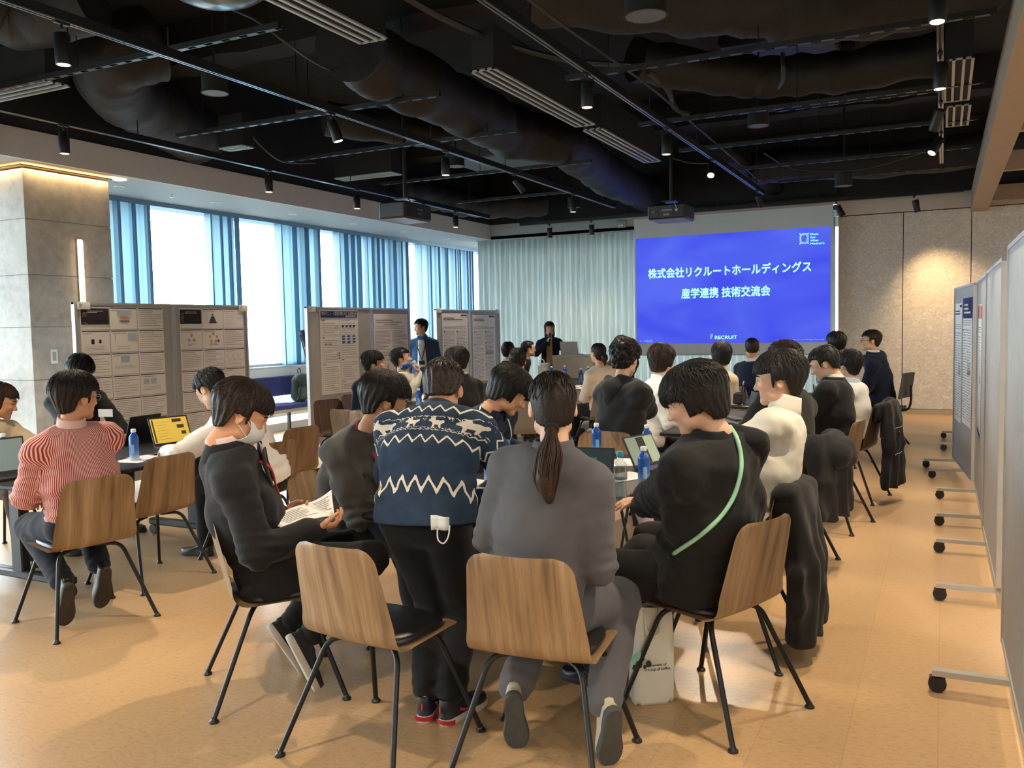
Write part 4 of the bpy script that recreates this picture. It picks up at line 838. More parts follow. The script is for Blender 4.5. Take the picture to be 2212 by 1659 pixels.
def chair_shell():
    """bent ply shell: half width as a function of arc length along the seat-to-back profile (+Y is the front)"""
    prof = []
    for s in np.linspace(0, 1, 9): prof.append((0.225 - 0.33 * s, 0.437 + 0.012 * (1 - s) ** 2 * 0 - 0.012 * s + (0.010 * (1 - s * 6) if s < 0.16 else 0) * -1))
    c0 = np.array((-0.105, 0.425 + 0.085)); 
    for a in np.linspace(0, math.radians(78), 9)[1:]: prof.append((c0[0] - 0.085 * math.sin(a), c0[1] - 0.085 * math.cos(a)))
    p = np.array(prof[-1]); d = np.array((-math.sin(math.radians(12.5)), math.cos(math.radians(12.5))))
    for s in np.linspace(0, 0.325, 9)[1:]: prof.append(tuple(p + d * s))
    prof = np.array(prof); 
    arc = np.concatenate([[0], np.cumsum(np.linalg.norm(np.diff(prof, axis=0), axis=1))]); L = arc[-1]; S = np.unique(np.concatenate([np.linspace(0, 0.06, 7), np.linspace(0.06, L - 0.06, 26), np.linspace(L - 0.06, L, 8)]))
    Y = np.interp(S, arc, prof[:, 0]); Z = np.interp(S, arc, prof[:, 1])
    def hw(s):
        w = 0.222 + (0.010 if s < 0.3 else 0.010 * max(0, 1 - (s - 0.3) / 0.1)); w = 0.222 if s < 0.32 else 0.224 - 0.040 * max(0, s - 0.42) / (L - 0.42)
        r = 0.06
        if s < r: w -= r - math.sqrt(max(r * r - (r - s) ** 2, 0))
        if s > L - r: w -= r - math.sqrt(max(r * r - (s - L + r) ** 2, 0))
        return w
    U = np.linspace(-1, 1, 13); P = np.zeros((len(S), len(U), 3))
    for i, s in enumerate(S):
        w = hw(s); back = min(1, max(0, (s - 0.36) / 0.12)); 
        for j, u in enumerate(U):
            curve = 0.022 * u * u; P[i, j] = (u * w, Y[i] + curve * back, Z[i] + (0.008 * u * u) * (1 - back))
    return P
_SH = chair_shell()
def make_chair(name, label, wood, legm=None, z_seat=0.0, cat='chair'):
    o = thing(name, label, cat); mb = MB(); mb.edge_mi = 1; mb.grid(_SH, thick=-0.011); 
    mb.build('shell', [M[wood], M['plyedge'] if wood != 'greychair' else M['greychair']], o, angle=35)
    # pad
    mb = MB(); n = 28; V = []
    for lvl, (k, z) in enumerate(((0.90, 0.0), (1.0, 0.006), (1.0, 0.018), (0.96, 0.026), (0.80, 0.032), (0.4, 0.034), (0.02, 0.034))):
        for i in range(n):
            a = 2 * math.pi * i / n; x = math.copysign(abs(math.cos(a)) ** 0.62, math.cos(a)) * 0.198 * k; y = math.copysign(abs(math.sin(a)) ** 0.62, math.sin(a)) * 0.172 * k + 0.036; V.append((x, y, 0.4365 - (0.215 - y) * 0.03 + z + 0.008 * (x / 0.2) ** 2))
    F = [(l * n + i, l * n + (i + 1) % n, (l + 1) * n + (i + 1) % n, (l + 1) * n + i) for l in range(6) for i in range(n)] + [tuple(range(n - 1, -1, -1)), tuple(range(6 * n, 7 * n))]
    mb.add(V, F); mb.build('seat_pad', M['vinyl'], o, angle=60)
    lm = legm or M['blackmetal']
    for sx in (-1, 1):
        for sy, y0, y1 in ((1, 0.10, 0.265), (-1, -0.07, -0.265)):
            a = np.array((sx * 0.05, y0 * 0.6, 0.412)); b = np.array((sx * 0.165, y0 * 1.35, 0.410)); c = np.array((sx * 0.265, y1, 0.012))
            d1 = (b - a) / np.linalg.norm(b - a); d2 = (c - b) / np.linalg.norm(c - b); arc = [b - d1 * 0.055 * (1 - t) ** 2 + d2 * 0.055 * t ** 2 for t in np.linspace(0, 1, 7)]
            l = MB().tube([a] + arc + [c], 0.0105, 10).build('leg', lm, o); MB().lathe([(0.010, 0.022), (0.012, 0.014), (0.019, 0.008), (0.020, 0.0), (0.004, 0.0)][::-1], (c[0], c[1], 0.0), 14).build('foot_glide', M['vinyl'], l)
    return o
PROTO = {}
def chair(x, y, f, wood, label, group='moulded wood chairs'):
    """f: facing direction (fx, fy)"""
    rz = math.atan2(-f[0], f[1])
    if wood not in PROTO: o = PROTO[wood] = make_chair({'oak': 'oak_chair', 'walnut': 'walnut_chair', 'midoak': 'oak_chair', 'greychair': 'grey_chair'}[wood], label, wood)
    else: o = copy_tree(PROTO[wood])
    o.location = (x, y, 0); o.rotation_euler = (0, 0, rz); o['label'] = label; o['group'] = group; return o
chair(-4.19, 3.13, (-.97, .24), 'oak', 'oak chair under the man in the red striped shirt'); chair(-4.50, 3.84, (-1, 0.06), 'oak', 'empty oak chair pushed against the left table, behind the suited reader')
chair(-2.61, 2.85, (.667, .745), 'oak', 'oak chair under the man in black reading a paper'); chair(-1.87, 2.61, (0.10, .995), 'oak', 'empty oak chair in front, behind the man in the patterned sweater')
chair(-1.249, 2.725, (-.08, .997), 'oak', 'oak chair under the woman in the grey suit, nearest in view'); chair(-.81, 3.42, (-.93, .38), 'oak', 'oak chair under the person with the green strap')
chair(-.88, 4.13, (-.99, .06), 'oak', 'oak chair under the person in the cream turtleneck, with a black coat on it'); chair(-2.78, 3.62, (.99, .1), 'oak', 'oak chair under the man in the plain grey sweater')
chair(-4.28, 4.55, (-1, 0.05), 'midoak', 'brown oak chair behind the man in the white shirt at the left table'); chair(-4.72, 5.35, (-.99, .12), 'midoak', 'empty brown oak chair standing free before the bench')
chair(-5.75, 7.45, (.93, -.25), 'walnut', 'dark walnut chair in front of the blue-headed poster'); chair(-5.95, 8.2, (.95, .1), 'walnut', 'dark walnut chair partly hidden, second before the posters')
chair(-5.05, 6.85, (.25, .97), 'midoak', 'brown oak chair at the near end of the middle left table'); chair(-4.15, 7.25, (-.9, .4), 'oak', 'oak chair under the man in the black suit with glasses'); chair(-4.75, 6.75, (.1, 1), 'oak', 'oak chair half hidden behind the heads at the middle left table')
chair(-2.75, 4.75, (.97, -.2), 'oak', 'oak chair under the person with the striped collar'); chair(-2.07, 5.45, (0.15, -1), 'oak', 'light oak chair at the far end of the main table, beside the ponytail')
chair(-2.05, 5.98, (.55, .83), 'midoak', 'oak chair under the man in the black hoodie'); chair(-1.35, 6.0, (.15, .98), 'oak', 'oak chair with knots behind the person with the green strap')
chair(-.92, 5.72, (-.95, .25), 'midoak', 'brown oak chair with a dark coat, behind the cream turtleneck'); chair(-.78, 6.92, (-.97, .2), 'oak', 'oak chair under the man in the black suit at the right table'); chair(-.72, 8.08, (-.97, .2), 'midoak', 'brown oak chair under the man in the white shirt at the right table')
chair(-2.15, 7.05, (.9, .42), 'greychair', 'grey chair under the person in the white shirt with glasses'); chair(-2.12, 9.0, (.9, .42), 'greychair', 'grey chair under the person in the beige top'); chair(-2.32, 9.72, (.95, .3), 'greychair', 'grey chair beside the handbag on the right table')
chair(-2.05, 10.5, (.6, .8), 'greychair', 'grey chair under the man in the navy jacket near the screen'); chair(-1.0, 10.0, (-.95, .25), 'greychair', 'grey chair hidden behind the white-shirted man'); chair(-4.05, 8.25, (-.3, .95), 'greychair', 'grey chair under the spiky-haired man in the black suit')
chair(-5.35, 10.45, (.3, .95), 'walnut', 'walnut chair under the man in black at the far left table'); chair(-5.98, 12.0, (.95, .2), 'walnut', 'walnut chair under the man with slicked hair'); chair(-3.72, 9.85, (-.75, .65), 'greychair', 'grey chair under the woman in the cream blouse'); chair(-3.95, 11.4, (-.6, .8), 'greychair', 'grey chair hidden behind the curly-haired man')

# office chair of the man by the wall
oc = thing('office_chair', 'grey office chair with a black frame near the trowelled wall', 'office chair', (-0.66, 11.55, 0)); oo_ = (-0.66, 11.55, 0); ff = np.array((-.97, .24, 0)); rr_ = np.array((ff[1], -ff[0], 0))
c0 = np.array(oo_)
MB().obox(c0 + (0, 0, 0.47), ff * 0.22, rr_ * 0.22, np.array((0, 0, 0.025))).build('seat', plain('office_grey', '#5b5c58', 0.7, var=0.05), oc, oo_, smooth=False)
b0 = c0 - ff * 0.27
g = np.array([[b0 + rr_ * 0.21 * u * (1 - 0.15 * max(0, v - 0.7)) + np.array((0, 0, 0.60 + 0.30 * v)) - ff * (0.05 * v - 0.03 * (1 - u * u)) for v in np.linspace(0, 1, 6)] for u in np.linspace(-1, 1, 9)])
MB().grid(g, thick=0.03).build('backrest', plain('office_grey', '#5b5c58', 0.7, var=0.05), oc, oo_)
MB().tube(smooth_path([c0 - ff * 0.1 + (0, 0, 0.44), c0 - ff * 0.28 + (0, 0, 0.46), c0 - ff * 0.33 + (0, 0, 0.56), c0 - ff * 0.33 + (0, 0, 0.76)], 16), 0.014, 8).build('back_arm', M['blackmetal'], oc, oo_)
MB().tube([c0 + (0, 0, 0.10), c0 + (0, 0, 0.45)], 0.025, 12).build('gas_column', M['blackmetal'], oc, oo_)
for k in range(4):
    a = k * math.pi / 2 + 0.5; e = np.array((math.cos(a), math.sin(a), 0)) * 0.34; MB().tube([c0 + (0, 0, 0.32), c0 + e * 0.5 + (0, 0, 0.22), c0 + e + (0, 0, 0.014)], 0.014, 8).build('leg', M['blackmetal'], oc, oo_)

# ------------------------------------------------------------------ tables
M['tabletop'] = plain('charcoal_table_top', (0.026, 0.026, 0.030), 0.5, var=0.12, vs=4, spec=0.25)
def table(x0, y0, x1, y1, label, h=0.72):
    c = ((x0 + x1) / 2, (y0 + y1) / 2, 0); o = thing('meeting_table', label, 'table', c, group='charcoal meeting tables'); 
    MB().bbox((x0, y0, h - 0.028), (x1, y1, h), 0.006).build('table_top', M['tabletop'], o, c)
    MB().box((x0 + 0.30, y0 + 0.28, h - 0.07), (x0 + 0.36, y1 - 0.28, h - 0.028)).box((x1 - 0.36, y0 + 0.28, h - 0.07), (x1 - 0.30, y1 - 0.28, h - 0.028)).build('under_rail', M['blackmetal'], o, c, smooth=False)
    for y in (y0 + 0.30, y1 - 0.30):
        MB().bbox((c[0] - 0.05, y - 0.03, 0.10), (c[0] + 0.05, y + 0.03, h - 0.03), 0.008).build('leg', M['blackmetal'], o, c)
        f = MB().bbox((x0 + 0.06, y - 0.035, 0.075), (x1 - 0.06, y + 0.035, 0.125), 0.01).build('foot_bar', M['blackmetal'], o, c)
        for x in (x0 + 0.09, x1 - 0.09):
            MB().lathe([(0.004, -0.02), (0.036, -0.02), (0.038, 0), (0.036, 0.02), (0.004, 0.02)], (x, y, 0.038), 16, axis=(0, 1, 0)).build('caster', M['caster'], f, c)
    return o
table(-5.60, 3.06, -4.54, 5.05, 'charcoal table at the left with the open laptops'); table(-2.42, 3.20, -1.37, 5.30, 'charcoal table in the middle of the foreground group')
table(-5.50, 7.15, -4.50, 9.1, 'charcoal table in front of the poster boards'); table(-5.62, 10.9, -4.40, 12.9, 'charcoal table with four blue bottles before the podium')
table(-1.95, 6.45, -1.0, 8.3, 'charcoal table at the right behind the cream turtleneck'); table(-1.98, 8.75, -1.25, 10.6, 'charcoal table at the right nearest the screen')

# podium with laptop
pc = atD(1238, 800, 14.2); px_, py_ = pc[0], pc[1]
pd = thing('podium', 'beige lectern desk in front of the curtain', 'lectern', (px_, py_, 0)); op = (px_, py_, 0)
MB().bbox((px_ - 0.36, py_ - 0.02, 0.08), (px_ + 0.36, py_ + 0.02, 1.06), 0.006).build('front_panel', plain('podium_beige', '#b3a28f', 0.6, var=0.03), pd, op)
MB().bbox((px_ - 0.37, py_ - 0.03, 1.05), (px_ + 0.37, py_ + 0.47, 1.075), 0.006).build('desk_top', plain('podium_top', '#c2b4a2', 0.5, var=0.03), pd, op)
for s in (-1, 1): MB().box((px_ + s * 0.34 - 0.02, py_ + 0.02, 0.0), (px_ + s * 0.34 + 0.02, py_ + 0.45, 1.05)).build('side_panel', plain('podium_beige', '#b3a28f', 0.6, var=0.03), pd, op, smooth=False)
def laptop(c, rz, label, w=0.31, d=0.215, ang=105, screen='dark', body=None, kb=None, pattern=None):
    """c: centre of the keyboard base on the table; rz: direction the SCREEN faces"""
    body = body or plain('laptop_charcoal', (0.03, 0.031, 0.034), 0.4, 0.3, var=0.1); c = np.array(c, float); R = rotz(rz); o = thing('laptop', label, 'laptop', tuple(c)); og = tuple(c)
    T = lambda p: c + R @ np.array(p, float)
    def tb(mb, lo, hi, mi=0):  # box in local frame
        lo = np.array(lo); hi = np.array(hi); m = (lo + hi) / 2; h = (hi - lo) / 2; mb.obox(T(m), R @ np.array((h[0], 0, 0)), R @ np.array((0, h[1], 0)), np.array((0, 0, h[2])), mi)
    mb = MB(); tb(mb, (-w / 2, -d / 2, 0.002), (w / 2, d / 2, 0.016)); mb.build('base', body, o, og, smooth=False)
    mb = MB()
    for i in range(12):
        for j in range(5): tb(mb, (-w * 0.44 + i * w * 0.0735, -d * 0.05 + j * d * 0.095, 0.016), (-w * 0.44 + i * w * 0.0735 + w * 0.062, -d * 0.05 + j * d * 0.095 + d * 0.078, 0.018))
    tb(mb, (-0.045, -d * 0.42, 0.016), (0.045, -d * 0.14, 0.0165)); mb.build('keyboard', kb or M['caster'], o, og, smooth=False)
    a = math.radians(ang); hy = d / 2; dirv = np.array((0, -math.cos(a) , math.sin(a))); nrm = np.array((0, -math.sin(a), -math.cos(a)))   # lid leans back from the rear edge
    if True: dirv = np.array((0, -math.cos(a), math.sin(a))); 
    lc = np.array((0, hy, 0.016)) + dirv * d / 2; mb = MB(); mb.obox(T(lc), R @ np.array((w / 2, 0, 0)), R @ (dirv * d / 2), R @ (np.cross((1, 0, 0), dirv) * 0.004)); lid = mb.build('lid', body, o, og, smooth=False)
    nf = np.cross((1, 0, 0), dirv)   # +X cross up = -Y-ish side (faces the user)
    if nf[1] > 0: nf = -nf
    S = MB(); s0 = lc + nf * 0.0046; ux, uy = np.array((1, 0, 0)), dirv
    quad(S, T(s0), R @ ux, R @ uy, -w * 0.47, -d * 0.43, w * 0.47, d * 0.45, 0)
    if pattern:
        for (x0, y0, x1, y1, mi) in pattern: quad(S, T(s0 + nf * 0.0006), R @ ux, R @ uy, x0 * w, y0 * d, x1 * w, y1 * d, mi)
    mats = {'yellow': [glow('screen_yellow', lin('#b99a3e'), 0.85), glow('screen_dim', lin('#3a3424'), 0.5), glow('screen_line', lin('#8f7a38'), 0.7)], 'dark': [glow('screen_dark', lin('#14262d'), 0.6), glow('screen_teal', lin('#2f5f66'), 0.5), glow('screen_blk', lin('#0a1114'), 0.3)], 'green': [glow('screen_green', lin('#6f7d6b'), 0.7), glow('screen_black', lin('#10120f'), 0.4), glow('screen_pale', lin('#8b967f'), 0.7)], 'grey': [glow('screen_grey', lin('#6c7c7a'), 0.6), M['caster'], M['caster']]}[screen]
    S.build('screen', mats, lid, og, smooth=False); return o
laptop((px_ - 0.10, py_ + 0.22, 1.075), math.radians(180), 'silver laptop on the lectern desk', screen='grey', body=plain('laptop_silver', '#b9b2a6', 0.4, 0.4, var=0.04))
wb = thing('side_stand', 'white box stand at the left of the lectern', 'stand', (px_ - 0.47, py_, 0)); MB().bbox((px_ - 0.53, py_ - 0.1, 0), (px_ - 0.41, py_ + 0.1, 0.93), 0.006).build('cabinet', plain('stand_white', '#cfdfe4', 0.6, var=0.02), wb, (px_ - 0.47, py_, 0)); MB().bbox((px_ - 0.535, py_ - 0.105, 0.93), (px_ - 0.405, py_ + 0.105, 0.95), 0.004).build('top', M['white'], wb, (px_ - 0.47, py_, 0))
# ------------------------------------------------------------------ people: smooth bodies, garments, hair from distance fields
def unit(v): v = np.asarray(v, float); return v / (np.linalg.norm(v) + 1e-12)
def smin(a, b, k):
    if k <= 0: return np.minimum(a, b)
    h = np.clip(0.5 + 0.5 * (b - a) / k, 0, 1); return b * (1 - h) + a * h - k * h * (1 - h)
def smax(a, b, k): return -smin(-a, -b, k)
class Cap:          # tapered limb
    def __init__(s, a, b, ra, rb): s.a = np.asarray(a, float); s.b = np.asarray(b, float); s.ra = ra; s.rb = rb
    def d(s, p):
        ab = s.b - s.a; t = np.clip((p - s.a) @ ab / (ab @ ab + 1e-12), 0, 1); q = p - s.a - t[..., None] * ab
        return np.sqrt((q * q).sum(-1)) - (s.ra + (s.rb - s.ra) * t)
    def bound(s): r = max(s.ra, s.rb); return np.minimum(s.a, s.b) - r, np.maximum(s.a, s.b) + r
class ECap:         # limb with an elliptic section: half width w along `right`, half depth e
    def __init__(s, a, b, wa, ea, wb, eb, right):
        s.a = np.asarray(a, float); s.b = np.asarray(b, float); s.w = (wa, wb); s.e = (ea, eb)
        s.z = unit(s.b - s.a); r = np.asarray(right, float); s.x = unit(r - s.z * (r @ s.z)); s.y = np.cross(s.z, s.x); s.L = np.linalg.norm(s.b - s.a)
    def d(s, p):
        q = p - s.a; h = q @ s.z; t = np.clip(h / s.L, 0, 1); w = s.w[0] + (s.w[1] - s.w[0]) * t; e = s.e[0] + (s.e[1] - s.e[0]) * t
        m = np.minimum(w, e); x = (q @ s.x) / w; y = (q @ s.y) / e; z = (h - t * s.L) / m
        k = np.sqrt(x * x + y * y + z * z); k2 = np.sqrt((x / w) ** 2 + (y / e) ** 2 + (z / m) ** 2) + 1e-9
        return k * (k - 1) / k2
    def bound(s): r = max(*s.w, *s.e); return np.minimum(s.a, s.b) - r, np.maximum(s.a, s.b) + r
class Ell:
    def __init__(s, c, r, R=None): s.c = np.asarray(c, float); s.r = np.asarray(r, float); s.R = None if R is None else np.asarray(R, float)
    def d(s, p):
        q = p - s.c
        if s.R is not None: q = q @ s.R
        k = np.sqrt(((q / s.r) ** 2).sum(-1)); k2 = np.sqrt(((q / s.r ** 2) ** 2).sum(-1)) + 1e-9; return k * (k - 1) / k2
    def bound(s): r = s.r.max(); return s.c - r, s.c + r
def inflate(P, g):
    out = []
    for q in P:
        if isinstance(q, Cap): out.append(Cap(q.a, q.b, q.ra + g, q.rb + g))
        elif isinstance(q, ECap): out.append(ECap(q.a, q.b, q.w[0] + g, q.e[0] + g, q.w[1] + g, q.e[1] + g, q.x))
        else: out.append(Ell(q.c, q.r + g, q.R))
    return out
def union(P, p, k):
    d = P[0].d(p)
    for q in P[1:]: d = smin(d, q.d(p), k)
    return d
def bounds(P, pad=0.03):
    lo = np.min([q.bound()[0] for q in P], 0) - pad; hi = np.max([q.bound()[1] for q in P], 0) + pad; return lo, hi
def wob(p, seed, f, a):
    """cheap smooth noise for folds"""
    r = np.random.RandomState(seed); d = 0
    for i in range(5):
        k = r.randn(3); k = k / np.linalg.norm(k) * f * (0.6 + 0.8 * r.rand()); d = d + np.sin(p @ k + r.rand() * 6.28 + 1.3 * np.sin(p @ (r.randn(3) * f * 0.4)))
    return d * a / 3.0
def nets(fn, lo, hi, h):
    """surface nets: quads of the zero level of fn over a box"""
    n = np.maximum(np.ceil((hi - lo) / h).astype(int) + 1, 4); ax = [lo[i] + h * np.arange(n[i]) for i in range(3)]
    p = np.stack(np.meshgrid(*ax, indexing='ij'), -1); D = fn(p.reshape(-1, 3)).reshape(n).astype(np.float32)
    S = D < 0; c = np.zeros(n - 1, np.int8)
    corners = [(i, j, k) for i in (0, 1) for j in (0, 1) for k in (0, 1)]
    sl = lambda i, j, k: (slice(i, n[0] - 1 + i), slice(j, n[1] - 1 + j), slice(k, n[2] - 1 + k))
    for o in corners: c += S[sl(*o)]
    act = (c > 0) & (c < 8); idx = np.full(n - 1, -1, np.int64); ijk = np.argwhere(act); idx[act] = np.arange(len(ijk))
    if len(ijk) == 0: return np.zeros((0, 3)), np.zeros((0, 4), int)
    acc = np.zeros((len(ijk), 3)); cnt = np.zeros(len(ijk)); I, J, K = ijk.T
    for o in corners:
        for axis in range(3):
            if o[axis]: continue
            q = list(o); q[axis] = 1
            d0 = D[I + o[0], J + o[1], K + o[2]]; d1 = D[I + q[0], J + q[1], K + q[2]]; m = (d0 < 0) != (d1 < 0); t = np.where(m, d0 / np.where(m, d0 - d1, 1), 0)
            e = np.array(o, float)[None] + np.zeros((len(I), 3)); e[:, axis] += t; acc += np.where(m[:, None], e, 0); cnt += m
    V = lo + h * (ijk + acc / np.maximum(cnt, 1)[:, None]); F = []
    for axis in range(3):
        a1, a2 = (axis + 1) % 3, (axis + 2) % 3; s0 = [slice(None)] * 3; s1 = [slice(None)] * 3; s0[axis] = slice(0, n[axis] - 1); s1[axis] = slice(1, n[axis])
        A = S[tuple(s0)]; B = S[tuple(s1)]; e = np.argwhere(A != B)
        e = e[(e[:, a1] > 0) & (e[:, a1] < n[a1] - 1) & (e[:, a2] > 0) & (e[:, a2] < n[a2] - 1)]
        if len(e) == 0: continue
        u = np.zeros(3, int); u[a1] = 1; w = np.zeros(3, int); w[a2] = 1
        g = lambda q: idx[q[:, 0], q[:, 1], q[:, 2]]
        quad_ = np.stack([g(e - u - w), g(e - w), g(e), g(e - u)], 1); fl = A[tuple(e.T)]
        quad_ = np.where(fl[:, None], quad_, quad_[:, ::-1]); F.append(quad_)
    return V, np.concatenate(F)
def relax(V, F, it=1, k=0.5):
    for _ in range(it):
        acc = np.zeros_like(V); cnt = np.zeros(len(V))
        for a, b in ((0, 1), (1, 2), (2, 3), (3, 0)):
            np.add.at(acc, F[:, a], V[F[:, b]]); np.add.at(acc, F[:, b], V[F[:, a]]); np.add.at(cnt, F[:, a], 1); np.add.at(cnt, F[:, b], 1)
        V = V + k * (acc / np.maximum(cnt, 1)[:, None] - V)
    return V
def two_bone(S, T, l1, l2, pole):
    S = np.asarray(S, float); T = np.asarray(T, float); v = T - S; L = np.linalg.norm(v); L2 = min(L, (l1 + l2) * 0.995); u = v / L; T = S + u * L2
    a = (l1 * l1 - l2 * l2 + L2 * L2) / (2 * L2); h = math.sqrt(max(l1 * l1 - a * a, 0)); p = np.asarray(pole, float); p = unit(p - u * (p @ u)); return S + u * a + p * h, T

SKIN = {}
def skin(k):
    cols = {'light': '#dcae8e', 'tan': '#c4916c', 'warm': '#d39c78'}
    if k not in SKIN:
        t = NT('skin_' + k); v = t.coord('Object'); n = t.noise(v, 28.0, 3.0); n2 = t.noise(v, 260.0, 2.0); c = lin(cols[k])
        t.set(t.ramp(n.outputs[0], [(0.3, tuple(x * 0.9 for x in c)), (0.7, c)]), 0.5, 0, 0.4); t.b.inputs['Subsurface Weight'].default_value = 0.08; t.b.inputs['Subsurface Radius'].default_value = (0.012, 0.005, 0.003); t.bump(n2.outputs[0], 0.06, 0.001); SKIN[k] = t.m
    return SKIN[k]
def hair_mat(name, c, hi):
    if name in MATS: return MATS[name]
    t = NT(name); v = t.coord('Object'); n = t.noise(v, 95.0, 3.0); n2 = t.noise(v, 16.0, 2.0)
    t.set(t.ramp(n.outputs[0], [(0.35, c), (0.7, hi)]), 0.5, 0, 0.28); t.bump(t.math('ADD', n.outputs[0], n2.outputs[0]), 0.35, 0.004); MATS[name] = t.m; return t.m
HAIR = {'black': hair_mat('hair_black', (0.006, 0.0055, 0.0055), (0.014, 0.0125, 0.012)), 'brown': hair_mat('hair_dark_brown', (0.013, 0.0085, 0.006), (0.030, 0.019, 0.013)), 'streaked': hair_mat('hair_streaked_brown', (0.010, 0.008, 0.0065), (0.060, 0.040, 0.026)), 'soft': hair_mat('hair_soft_black', (0.009, 0.008, 0.0075), (0.022, 0.018, 0.015)), 'chestnut': hair_mat('hair_chestnut', (0.022, 0.012, 0.008), (0.055, 0.028, 0.018))}

def frame_from(fwd, up=(0, 0, 1)):
    f = unit(fwd); u = np.asarray(up, float); u = unit(u - f * (u @ f)); r = np.cross(f, u); return np.stack([r, f, u], 1)    # columns: right, forward, up

def head_sdf(face=True):
    base = [Ell((0, -0.014, 0.036), (0.074, 0.096, 0.083)), Ell((0, 0.022, -0.030), (0.058, 0.070, 0.076)), Ell((0, 0.070, -0.094), (0.024, 0.022, 0.019)), Ell((-0.042, 0.012, -0.068), (0.024, 0.034, 0.026)), Ell((0.042, 0.012, -0.068), (0.024, 0.034, 0.026)), Ell((0, 0.060, 0.020), (0.052, 0.036, 0.022))]
    nose = [Cap((0, 0.088, 0.010), (0, 0.106, -0.026), 0.007, 0.0115), Ell((-0.011, 0.094, -0.030), (0.008, 0.010, 0.007)), Ell((0.011, 0.094, -0.030), (0.008, 0.010, 0.007))]
    lips = [Cap((-0.018, 0.084, -0.057), (0.018, 0.084, -0.057), 0.0055, 0.0055), Cap((-0.015, 0.083, -0.066), (0.015, 0.083, -0.066), 0.0065, 0.0065), Ell((-0.03, 0.068, -0.02), (0.02, 0.022, 0.018)), Ell((0.03, 0.068, -0.02), (0.02, 0.022, 0.018))]
    eyes = [Ell((-0.030, 0.094, 0.008), (0.017, 0.012, 0.010)), Ell((0.030, 0.094, 0.008), (0.017, 0.012, 0.010))]
    ears = []
    for s in (-1, 1):
        Re = np.stack([unit((1, 0.35 * s * -1 * -s, 0)), unit((-0.35, 1, 0.0)), np.array((0, 0, 1.0))], 1)
        Re = frame_from((s * 0.42, 0.9, 0.08)); ears.append((Ell((s * 0.079, -0.010, -0.006), (0.009, 0.019, 0.032), Re), Ell((s * 0.089, -0.008, -0.002), (0.006, 0.010, 0.019), Re)))
    def f(p):
        d = union(base, p, 0.03); d = smax(d, -union(eyes, p, 0.0), 0.012)
        d = smin(d, union(nose, p, 0.008), 0.010); d = smin(d, union(lips[2:], p, 0.01), 0.02); d = smin(d, union(lips[:2], p, 0.002), 0.006)
        for a, b in ears: d = smin(d, smax(a.d(p), -b.d(p), 0.004), 0.006)
        return d
    return f
_HEAD = head_sdf()

# hair styles: thickness, side drop, nape drop, fringe height, volume noise
STYLES = {'short': dict(t=0.017, lt=0.005, side=-0.015, ear=0.020, nape=-0.072, fringe=0.060, back=0.004, amp=0.0035, lock=0.05), 'cropped': dict(t=0.008, lt=0.003, side=0.0, ear=0.026, nape=-0.05, fringe=0.07, back=0.0, amp=0.002, lock=0.03), 'full': dict(t=0.025, lt=0.008, side=-0.028, ear=0.004, nape=-0.085, fringe=0.048, back=0.007, amp=0.004, lock=0.07), 'bowl': dict(t=0.028, lt=0.024, side=-0.050, ear=-0.045, nape=-0.100, fringe=0.022, back=0.010, amp=0.003, lock=0.085), 'curly': dict(t=0.033, lt=0.012, side=-0.025, ear=0.006, nape=-0.080, fringe=0.048, back=0.008, amp=0.010, lock=0.035), 'tied': dict(t=0.008, lt=0.007, side=-0.005, ear=0.018, nape=-0.085, fringe=0.066, back=0.002, amp=0.0012, lock=0.10), 'slick': dict(t=0.010, lt=0.005, side=-0.020, ear=0.016, nape=-0.080, fringe=0.075, back=0.004, amp=0.0015, lock=0.07), 'long': dict(t=0.016, lt=0.016, side=-0.10, ear=-0.09, nape=-0.12, fringe=0.055, back=0.006, amp=0.003, lock=0.10)}
def hair_low(S, y):
    return np.interp(y, [-0.085, -0.050, -0.034, 0.014, 0.022], [S['nape'], S['nape'] * 0.8 + S['ear'] * 0.2, S['ear'], S['ear'], S['side']])
